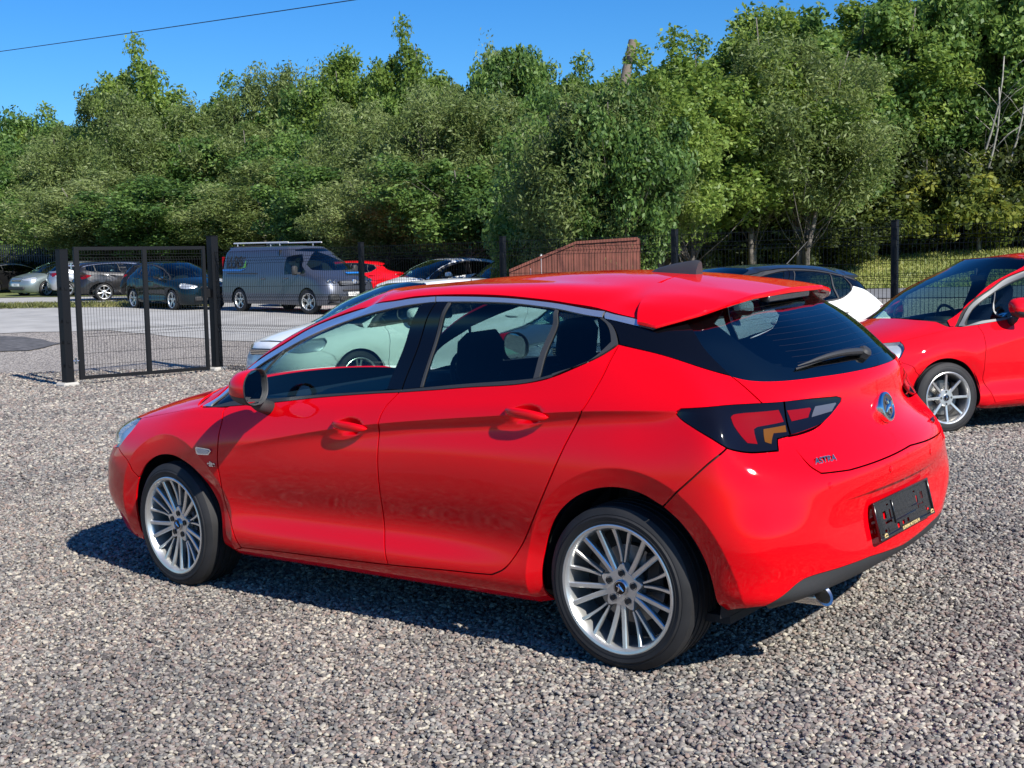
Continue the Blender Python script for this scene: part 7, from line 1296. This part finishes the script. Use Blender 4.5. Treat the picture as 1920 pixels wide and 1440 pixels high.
# ------------------------------------------------------------------ palisade fence and box body behind it
M_PAL = mat('galvanised_palisade', (.05, .055, .07), .5, .4)
pa, pb = Vector((*cam_xy(-60, 63), 0)), Vector((*cam_xy(135, 60), 0)); d = pb - pa; a = math.atan2(d.y, d.x); t = empty('palisade_fence', (pa.x, pa.y, float(gz(pa.x, pa.y))), a); tag(t, 'dark steel palisade fence at the far left of the lot', 'fence')
n = int(d.length / .155); zt = 2.3; me = None
slope = (float(gz(pb.x, pb.y)) - float(gz(pa.x, pa.y))) / d.length
for i in range(n):
    m = MB(); m.prism([(-.034, 0), (.034, 0), (.034, zt - .10), (.02, zt), (0, zt - .05), (-.02, zt), (-.034, zt - .10)], .012)
    if me is None: o = m.build('pale', M_PAL, t); me = o.data
    else: o = link('pale', me, None, t)
    o.location = (i * .155, 0, slope * i * .155)
for z in (.45, 1.75): m = MB(); m.box((d.length / 2, .03, z + slope * d.length / 2), (d.length, .04, .05), Matrix.Rotation(-math.atan(slope), 3, 'Y')); m.build('rail', M_PAL, t)
p = cam_xy(10, 68); t = empty('box_body', (p[0], p[1], float(gz(*p))), -.3); tag(t, 'pale grey box body standing behind the palisade fence', 'container'); m = MB(); m.box((0, 0, 1.35), (6, 2.3, 2.5), bev=.05); b_ = m.build('shell', mat('pale_grey_panel', (.42, .44, .46), .5), t)
m = MB(); m.box((0, 0, 2.63), (6.1, 2.4, .10)); m.build('roof', mat('off_white_roof', (.65, .65, .62), .5), t); m = MB(); [m.box((x, 1.16, 1.35), (.05, .03, 2.3)) for x in np.linspace(-2.8, 2.8, 9)]; m.build('side_rib', MATS['pale_grey_panel'], t)

# ------------------------------------------------------------------ trees
def leaf_material(name, cols, trans=.42, rough=.5):
    m = bpy.data.materials.new(name); m.use_nodes = True; N, L = nodes(m); N.clear(); o = N.new('ShaderNodeOutputMaterial')
    at = N.new('ShaderNodeAttribute'); at.attribute_name = 'tone'; cr = N.new('ShaderNodeValToRGB'); e = cr.color_ramp; e.elements[0].color = (*cols[0], 1); e.elements[1].color = (*cols[-1], 1)
    for k, c in enumerate(cols[1:-1]): q = e.elements.new((k + 1) / (len(cols) - 1)); q.color = (*c, 1)
    oi = N.new('ShaderNodeObjectInfo'); mr = N.new('ShaderNodeMapRange'); mr.inputs[3].default_value = -.14; mr.inputs[4].default_value = .14; L.new(oi.outputs['Random'], mr.inputs[0])
    ad = N.new('ShaderNodeMath'); ad.operation = 'ADD'; L.new(at.outputs['Fac'], ad.inputs[0]); L.new(mr.outputs[0], ad.inputs[1]); L.new(ad.outputs[0], cr.inputs[0])
    b = N.new('ShaderNodeBsdfPrincipled'); b.inputs['Roughness'].default_value = rough; b.inputs['Specular IOR Level'].default_value = .4; L.new(cr.outputs[0], b.inputs['Base Color'])
    t = N.new('ShaderNodeBsdfTranslucent'); hs_ = N.new('ShaderNodeHueSaturation'); hs_.inputs['Value'].default_value = 1.3; hs_.inputs['Hue'].default_value = .485; L.new(cr.outputs[0], hs_.inputs['Color']); L.new(hs_.outputs[0], t.inputs[0])
    mx = N.new('ShaderNodeMixShader'); mx.inputs[0].default_value = trans; L.new(b.outputs[0], mx.inputs[1]); L.new(t.outputs[0], mx.inputs[2]); L.new(mx.outputs[0], o.inputs[0]); return m
M_LEAF = {
 'birch': leaf_material('birch_leaves', [(.045, .085, .014), (.110, .185, .030), (.190, .285, .050), (.30, .38, .09)]),
 'willow': leaf_material('willow_leaves', [(.055, .085, .022), (.125, .180, .045), (.205, .265, .080), (.32, .37, .16)]),
 'alder': leaf_material('alder_leaves', [(.032, .070, .018), (.075, .152, .034), (.140, .240, .052), (.23, .34, .08)]),
 'shade': leaf_material('painted_shade_leaves', [(.012, .022, .006), (.028, .045, .010), (.055, .080, .016), (.11, .13, .03)]),  # darkened bush leaves: deep shade beneath the canopy is put into their colour
 'bush': leaf_material('bush_leaves', [(.035, .058, .014), (.080, .120, .024), (.150, .190, .035), (.30, .31, .05)])}
M_BARK = mat('grey_bark', (.13, .115, .10), .95, var=(4, .5, 1.5), bump=(25, .8, .02))
M_BIRCHBARK = mat('pale_birch_bark', (.36, .34, .30), .9, var=(5, .35, 1.2), bump=(25, .6, .01))
def leaf_cloud(centers, radii, n_per, leaf, aspect=.55, droop=0., r=rng, flat=.75):
    """quads spread through clumps; returns verts (N*4,3) and tone"""
    C_ = np.repeat(centers, n_per, 0); R_ = np.repeat(radii, n_per); n = len(C_)
    d = r.normal(size=(n, 3)); d /= np.linalg.norm(d, axis=1)[:, None]; rr = r.uniform(0, 1, n) ** .42
    P = C_ + d * (rr * R_)[:, None] * np.array([1, 1, flat]); P[:, 2] -= droop * R_ * r.uniform(0, 1, n) ** 2
    nrm = r.normal(size=(n, 3)) + d * .7 + np.array([0, 0, .5]); nrm /= np.linalg.norm(nrm, axis=1)[:, None]
    t = np.cross(nrm, r.normal(size=(n, 3))); t /= np.linalg.norm(t, axis=1)[:, None]; b = np.cross(nrm, t)
    s = leaf * r.uniform(.6, 1.35, n)[:, None]
    q = np.stack([P - t * s, P - b * s * aspect + nrm * s * .12, P + t * s, P + b * s * aspect + nrm * s * .12], 1)
    tone = np.clip(.52 + np.repeat(r.normal(0, .13, len(centers)), n_per) + r.normal(0, .16, n), 0, 1)
    return q.reshape(-1, 3), tone
def crown_mesh(name, q, tone, m):
    n = len(tone); me = bpy.data.meshes.new(name); me.vertices.add(n * 4); me.loops.add(n * 4); me.polygons.add(n)
    me.vertices.foreach_set('co', q.astype(np.float32).ravel()); me.loops.foreach_set('vertex_index', np.arange(n * 4, dtype=np.int32)); me.polygons.foreach_set('loop_start', np.arange(n, dtype=np.int32) * 4); me.polygons.foreach_set('loop_total', np.full(n, 4, np.int32)) if False else None
    me.update(calc_edges=True); a = me.attributes.new('tone', 'FLOAT', 'POINT'); a.data.foreach_set('value', np.repeat(tone, 4).astype(np.float32)); me.materials.append(m); return me
def tree_kind(kind, H, R, seed, n_clump, n_leaf, leaf, low=.12, droop=0., aspect=.55, trunk_r=.11, multi=1, bark=None, top=.5):
    """returns (trunk mesh, crown mesh): leaf clumps inside a lumpy envelope, fed by limbs that climb outwards"""
    r = np.random.default_rng(seed); tr = MB(); stems = []
    for s_ in range(multi):
        a0 = r.uniform(0, 6.28); off = np.array([math.cos(a0), math.sin(a0), 0]) * R * (.10 if multi == 1 else .42); tp = np.array([0, 0, H * r.uniform(.82, .93)]) + off
        b0 = off * .12 * (multi > 1); pts = np.array([b0 + (tp - b0) * t + np.array([math.sin(t * 5 + a0), math.cos(t * 4 + a0), 0]) * .10 * t for t in np.linspace(0, 1, 9)]); stems.append(pts)
        tr.tube([(pts[0][0], pts[0][1], -1.3)] + [tuple(p) for p in pts], [trunk_r * 1.15] + [trunk_r * (1 - .9 * t) + .006 for t in np.linspace(0, 1, 9)], 7)
    lob = r.normal(size=(9, 3)); lob[:, 2] = np.abs(lob[:, 2]) * 1.1 - .25; lob /= np.linalg.norm(lob, axis=1)[:, None]; la = r.uniform(.08, .26, 9)
    d = r.normal(size=(n_clump, 3)); d /= np.linalg.norm(d, axis=1)[:, None]; rr = r.uniform(.30, 1, n_clump) ** .55
    env = .74 + (np.exp(-(1 - d @ lob.T) / .16) * la).sum(1)                                  # bulges
    c = d * (rr * env)[:, None]; hz = H * (1 - low) / 2; c[:, 2] *= hz; c[:, :2] *= R
    w_ = np.where(c[:, 2] > 0, 1 - top * (c[:, 2] / hz) ** 2 * .6, 1.0); c[:, :2] *= w_[:, None]; c[:, 2] += H * low + hz
    rad_ = R * r.uniform(.15, .29, n_clump) * (1.08 - .30 * c[:, 2] / H); c[:, 2] = np.clip(c[:, 2], rad_ * .5, H * 1.03)
    for k in range(0, n_clump, 2):
        st = stems[k % multi]; t = np.clip((c[k, 2] / H - .22) * 1.0, .04, .95); p = st[int(t * 8)]; mid = (p + c[k]) / 2 + np.array([0, 0, -.06 * R]); tr.tube([tuple(p), tuple(mid), tuple(c[k])], [trunk_r * .26 * (1.1 - t), trunk_r * .16 * (1.1 - t), .005], 4)
    per = max(30, int(n_leaf / n_clump)); q, tone = leaf_cloud(c, rad_, per, leaf, aspect, droop, r, .9)
    sp = c + r.normal(0, .30, c.shape) * rad_[:, None] * 1.2; q2, t2 = leaf_cloud(sp, rad_ * .55, max(8, per // 6), leaf * .9, aspect, droop, r, 1.4)
    q = np.concatenate([q, q2]); tone = np.concatenate([tone, t2]); me_t = mesh('trunk', tr.v, tr.f, True); me_t.materials.append(bark or M_BARK); return me_t, crown_mesh('crown', q, tone, M_LEAF[kind])
KIND = {
 'birch_a': tree_kind('birch', 8.5, 2.5, 1, 120, 27000, .080, low=.12, droop=.35, trunk_r=.09), 'birch_b': tree_kind('birch', 9.5, 2.9, 2, 140, 30000, .080, low=.10, droop=.25, multi=2, trunk_r=.09),
 'willow_a': tree_kind('willow', 5.8, 2.9, 3, 130, 31000, .080, low=.02, aspect=.32, multi=3, trunk_r=.07, top=.3), 'willow_b': tree_kind('willow', 6.6, 3.1, 4, 140, 32000, .080, low=.02, aspect=.32, multi=4, trunk_r=.07, top=.4),
 'alder_a': tree_kind('alder', 7.0, 2.7, 5, 125, 29000, .085, low=.04, multi=2), 'alder_b': tree_kind('alder', 6.0, 2.8, 6, 130, 29000, .08, low=.03, multi=2, top=.3),
 'alder_c': tree_kind('alder', 5.0, 2.7, 16, 120, 27000, .075, low=.02, multi=3, aspect=.6, top=.2),
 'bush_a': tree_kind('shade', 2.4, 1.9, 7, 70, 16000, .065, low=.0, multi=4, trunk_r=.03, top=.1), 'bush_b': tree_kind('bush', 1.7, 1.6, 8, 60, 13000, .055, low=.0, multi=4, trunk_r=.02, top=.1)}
def plant(kind, x, y, hscale, wscale, label, cat, group=None, rz=None, dz=0.):
    t = empty({'birch': 'birch_tree', 'willow': 'willow_tree', 'alder': 'alder_tree', 'bush': 'bush'}[kind.split('_')[0]], (x, y, float(gz(x, y)) - .05 + dz), random.uniform(0, 6.28) if rz is None else rz); t.scale = (wscale, wscale, hscale)
    tag(t, label, cat, group); a, b = KIND[kind]; link('trunk', a, None, t); link('crown', b, None, t); return t
HT = {k: v for k, v in (('birch_a', 8.5), ('birch_b', 9.5), ('willow_a', 5.8), ('willow_b', 6.6), ('alder_a', 7.0), ('alder_b', 6.0), ('alder_c', 5.0), ('bush_a', 2.4), ('bush_b', 1.7))}
def put_tree(kind, px, ytop, d, wsc, label, cat='tree', group=None, dz=0.):
    k_ = 1 + .36 * float(sm(900, 420, px)) + .22 * float(sm(260, 120, px)); d *= k_; wsc *= k_
    if px > 1540: wsc *= (d + 8) / d; d += 8
    x, y = cam_xy(px, d); ztop = CAM_LOC[2] + (500 - .022 * (px - 960) - ytop) / 2377.175 * d; z0 = float(gz(x, y)); h = max(1.0, ztop - z0 + .1 - dz); return plant(kind, x, y, h / HT[kind] * 1.0, wsc, label, cat, group, dz=dz)
GB = 'trees of the thicket behind the lot'
# tall ones standing out of the skyline
put_tree('birch_a', 300, 92, 56, 1.05, 'tall birch with a loose crown standing out above the thicket at the left', group=GB)
put_tree('birch_b', 238, 140, 57, .62, 'slim birch just left of the tall loose-crowned birch at the left', group=GB)
put_tree('birch_b', 665, 72, 54, 1.0, 'left one of the two tall rounded birches above the middle of the thicket', group=GB)
put_tree('birch_a', 790, 60, 54, .92, 'right one of the two tall rounded birches above the middle of the thicket', group=GB)
put_tree('alder_a', 955, 55, 50, .85, 'narrow dense tree rising above the thicket left of the leaning pole', group=GB)
put_tree('willow_b', 545, 108, 53, 1.0, 'thin grey-green willow left of the two tall birches', group=GB)
put_tree('birch_b', 1432, -20, 36, .95, 'tall airy birch against the sky right of the leaning pole', group=GB)
put_tree('birch_a', 1300, 78, 33, .95, 'silvery-leaved birch just right of the leaning pole', group=GB)
put_tree('birch_b', 1195, 112, 34, .75, 'light green birch behind the leaning pole', group=GB)
put_tree('willow_b', 1122, 150, 27.5, .72, 'grey-green willow in front of the leaning pole, hiding its middle', group=GB)
put_tree('alder_b', 1165, 142, 27.0, .60, 'round-topped tree directly in front of the middle of the leaning pole', group=GB)
put_tree('birch_a', 1238, 112, 28.5, .70, 'airy tree just right of the leaning pole, nearer than the rest', group=GB)
put_tree('alder_c', 1050, 225, 31, .80, 'low tree left of the foot of the leaning pole', group=GB)
# crowns filling the thicket, row by row
rows = [
 (60, [(-260, 200, 'alder_a'), (-120, 195, 'birch_a'), (0, 196, 'alder_a'), (70, 200, 'alder_b'), (125, 208, 'birch_a'), (190, 212, 'alder_a'), (400, 190, 'alder_a'), (460, 160, 'birch_a'), (600, 130, 'willow_b'), (720, 110, 'alder_a'), (870, 125, 'alder_a'), (1050, 140, 'birch_a'), (1120, 130, 'alder_a'), (-420, 205, 'alder_a'), (-620, 200, 'birch_a'), (-820, 210, 'alder_a'), (-1050, 205, 'birch_a'), (-1300, 210, 'alder_a')]),
 (52, [(-330, 260, 'alder_b'), (-520, 250, 'willow_b'), (-720, 255, 'alder_a'), (-940, 250, 'willow_b'), (-1180, 260, 'alder_a'), (-180, 250, 'willow_b'), (40, 245, 'alder_b'), (150, 225, 'willow_b'), (260, 205, 'willow_a'), (370, 190, 'birch_b'), (450, 165, 'willow_b'), (560, 175, 'alder_b'), (640, 150, 'alder_a'), (760, 150, 'alder_a'), (860, 130, 'willow_b'), (985, 135, 'willow_a'), (1080, 135, 'birch_a')]),
 (46.5, [(-120, 280, 'alder_b'), (20, 290, 'alder_c'), (110, 290, 'willow_a'), (190, 260, 'willow_b'), (290, 240, 'willow_a'), (390, 235, 'alder_b'), (480, 215, 'willow_b'), (580, 230, 'alder_b'), (680, 215, 'willow_a'), (760, 200, 'willow_b'), (850, 165, 'willow_b'), (950, 175, 'willow_b'), (1040, 170, 'alder_b')]),
 (42, [(0, 370, 'alder_c'), (300, 330, 'alder_b'), (210, 345, 'willow_a'), (420, 330, 'alder_c'), (520, 320, 'willow_a'), (625, 330, 'alder_c'), (720, 310, 'willow_a'), (810, 290, 'willow_b'), (900, 300, 'alder_c'), (1000, 300, 'alder_b'), (1075, 300, 'willow_a')]),
 (35, [(1135, 205, 'alder_b'), (1215, 190, 'alder_c'), (1320, 170, 'alder_b'), (1250, 290, 'alder_c'), (1400, 120, 'birch_b'), (1500, 60, 'willow_b'), (1560, 20, 'alder_a'), (1650, -30, 'birch_b'), (1760, -70, 'alder_a'), (1860, -90, 'birch_a'), (1960, -120, 'alder_a'), (2080, -120, 'birch_b'), (2220, -100, 'alder_a')]),
 (40, [(1160, 170, 'birch_a'), (1250, 150, 'alder_a'), (1350, 100, 'birch_a'), (1460, 60, 'alder_a'), (1580, 30, 'birch_b'), (1690, -20, 'alder_a'), (1800, -40, 'birch_b'), (1920, -60, 'alder_a'), (2050, -60, 'birch_a'), (2180, -60, 'alder_a')]),
 (37.5, [(1480, 200, 'alder_b'), (1580, 170, 'alder_c'), (1680, 150, 'willow_b'), (1780, 130, 'alder_b'), (1890, 110, 'willow_b'), (2000, 90, 'alder_b'), (2150, 90, 'willow_b')])]
words = {'birch': 'light green birch', 'willow': 'grey-green willow', 'alder': 'dark green tree'}
plural = {'birch': 'light green birches', 'willow': 'grey-green willows', 'alder': 'dark green trees'}
ORD = ['leftmost', 'second from the left', 'third from the left', 'fourth from the left', 'fifth from the left', 'sixth from the left', 'seventh from the left', 'eighth from the left', 'ninth from the left', 'tenth from the left'] + ['%s from the left' % w_ for w_ in 'eleventh twelfth thirteenth fourteenth fifteenth sixteenth seventeenth eighteenth nineteenth twentieth twenty-first twenty-second twenty-third twenty-fourth twenty-fifth'.split()]
cnt = {}
for d, row in rows:
    for px, yt, k in row:
        kk = k.split('_')[0]; depth = {60: 'backmost left-hand row', 52: 'second left-hand row', 46.5: 'third left-hand row', 42: 'foremost left-hand row', 35: 'foremost right-hand row', 40: 'backmost right-hand row', 37.5: 'middle right-hand row'}[d]
        n_ = cnt.get((kk, d), 0); cnt[kk, d] = n_ + 1
        put_tree(k, px + random.uniform(-12, 12), yt + random.uniform(-12, 12), d + random.uniform(-1.2, 1.2), random.uniform(.92, 1.15) * (1.0 if d > 41 else .92), '%s of the %s in the %s' % (ORD[n_], plural[kk], depth), 'tree', GB, dz=({42: 1.0, 46.5: .9, 35: 1.0, 37.5: .8, 40: .5}.get(d, 0) if px > 200 else 0))
# undergrowth along the foot of the trees
UB = 'undergrowth at the foot of the trees'
for i, px in enumerate(range(-160, 1300, 62)):
    d = 46.5 * (1 + .36 * float(sm(900, 420, px))) if px < 1080 else 38.5; x, y = cam_xy(px + random.uniform(-20, 20), d + random.uniform(-1, 1)); plant('bush_a', x, y, random.uniform(.7, 1.2), random.uniform(.95, 1.35), '%s of the low shade-coloured bushes at the foot of the thicket' % ORD[i], 'bush', UB)
for i, px in enumerate(range(1290, 2300, 58)):
    x, y = cam_xy(px + random.uniform(-20, 20), 36 + 6.5 * float(sm(1480, 1600, px)) + random.uniform(-.6, .8)); k_ = 1.5 if px > 1580 else 1.0; plant('bush_a' if (i % 2 or px < 1560) else 'bush_b', x, y, random.uniform(.8, 1.3) * k_, random.uniform(.95, 1.35) * k_, '%s of the leafy bushes on the grass bank' % ORD[i], 'bush', 'bushes on the grass bank')
x, y = cam_xy(988, 30); plant('bush_b', x, y, 1.15, .55, 'small bright green bush behind the white board, in front of the trees', 'bush')
# thin pale stems at the right end
for i, (px, yt) in enumerate(((1835, 130), (1868, 150), (1812, 170))):
    x, y = cam_xy(px, 41.5 + .4 * i); m = MB(); hh = 5.2 + .5 * i; dx, dy = .9 + .4 * i, -.3
    pts = [Vector((-dx * t * .7 + .15 * math.sin(6 * t), -dy * t, hh * t)) for t in np.linspace(0, 1, 9)]; m.tube(pts, [.06 * (1 - .8 * t) + .008 for t in np.linspace(0, 1, 9)], 6)
    for k in range(14): t = .2 + .055 * k; p = pts[min(8, int(t * 8))]; a = random.random() * 6.28; m.tube([p, p + Vector((math.cos(a) * .5, math.sin(a) * .5, .5)), p + Vector((math.cos(a) * .9, math.sin(a) * .9, .75))], [.014, .009, .004], 4)
    t = empty('bare_sapling', (x, y, float(gz(x, y)))); tag(t, 'thin bare pale sapling at the far right, %s of three' % ('leftmost', 'middle', 'rightmost')[(1, 2, 0)[i]], 'sapling', 'bare saplings'); m.build('stem', M_BIRCHBARK, t, True)
# ------------------------------------------------------------------ grass
def grass(name, poly, n, h, cols, seed):
    r = np.random.default_rng(seed); p = np.array(poly); lo, hi = p.min(0), p.max(0); q = r.uniform(lo, hi, (int(n * 2.5), 2)); q = q[inside(p, q)][:n]; n = len(q); z = gz(q[:, 0], q[:, 1]) + .03
    a = r.uniform(0, 6.28, n); hh = h * r.uniform(.4, 1.3, n); w_ = .014 + .012 * r.uniform(0, 1, n); B = np.column_stack([q, z]); t = np.column_stack([np.cos(a), np.sin(a), np.zeros(n)]); lean = np.column_stack([r.normal(0, .7, n), r.normal(0, .7, n), np.ones(n)]) * hh[:, None]
    v = np.stack([B - t * w_[:, None], B + t * w_[:, None], B + t * w_[:, None] * .7 + lean * .6, B + lean], 1).reshape(-1, 3)
    me = crown_mesh(name, v, np.clip(r.normal(.45, .2, n) + .22 * np.sin(q[:, 0] * 1.3 + 2 * np.sin(q[:, 1] * .7)) * np.cos(q[:, 1] * 1.1), 0, 1), leaf_material(name + '_blades', cols, .3)); o = link(name, me); tag(o, kind='stuff'); return o
grass('grass', bank, 90000, .10, [(.07, .10, .02), (.18, .22, .05), (.33, .34, .10), (.5, .46, .2)], 5)
grass('grass', [cam_xy(-300, 41.6), cam_xy(120, 42.2), cam_xy(420, 41.3), cam_xy(420, 44.5), cam_xy(-300, 45)], 16000, .13, [(.05, .06, .015), (.10, .12, .03), (.20, .20, .06), (.30, .27, .10)], 6)
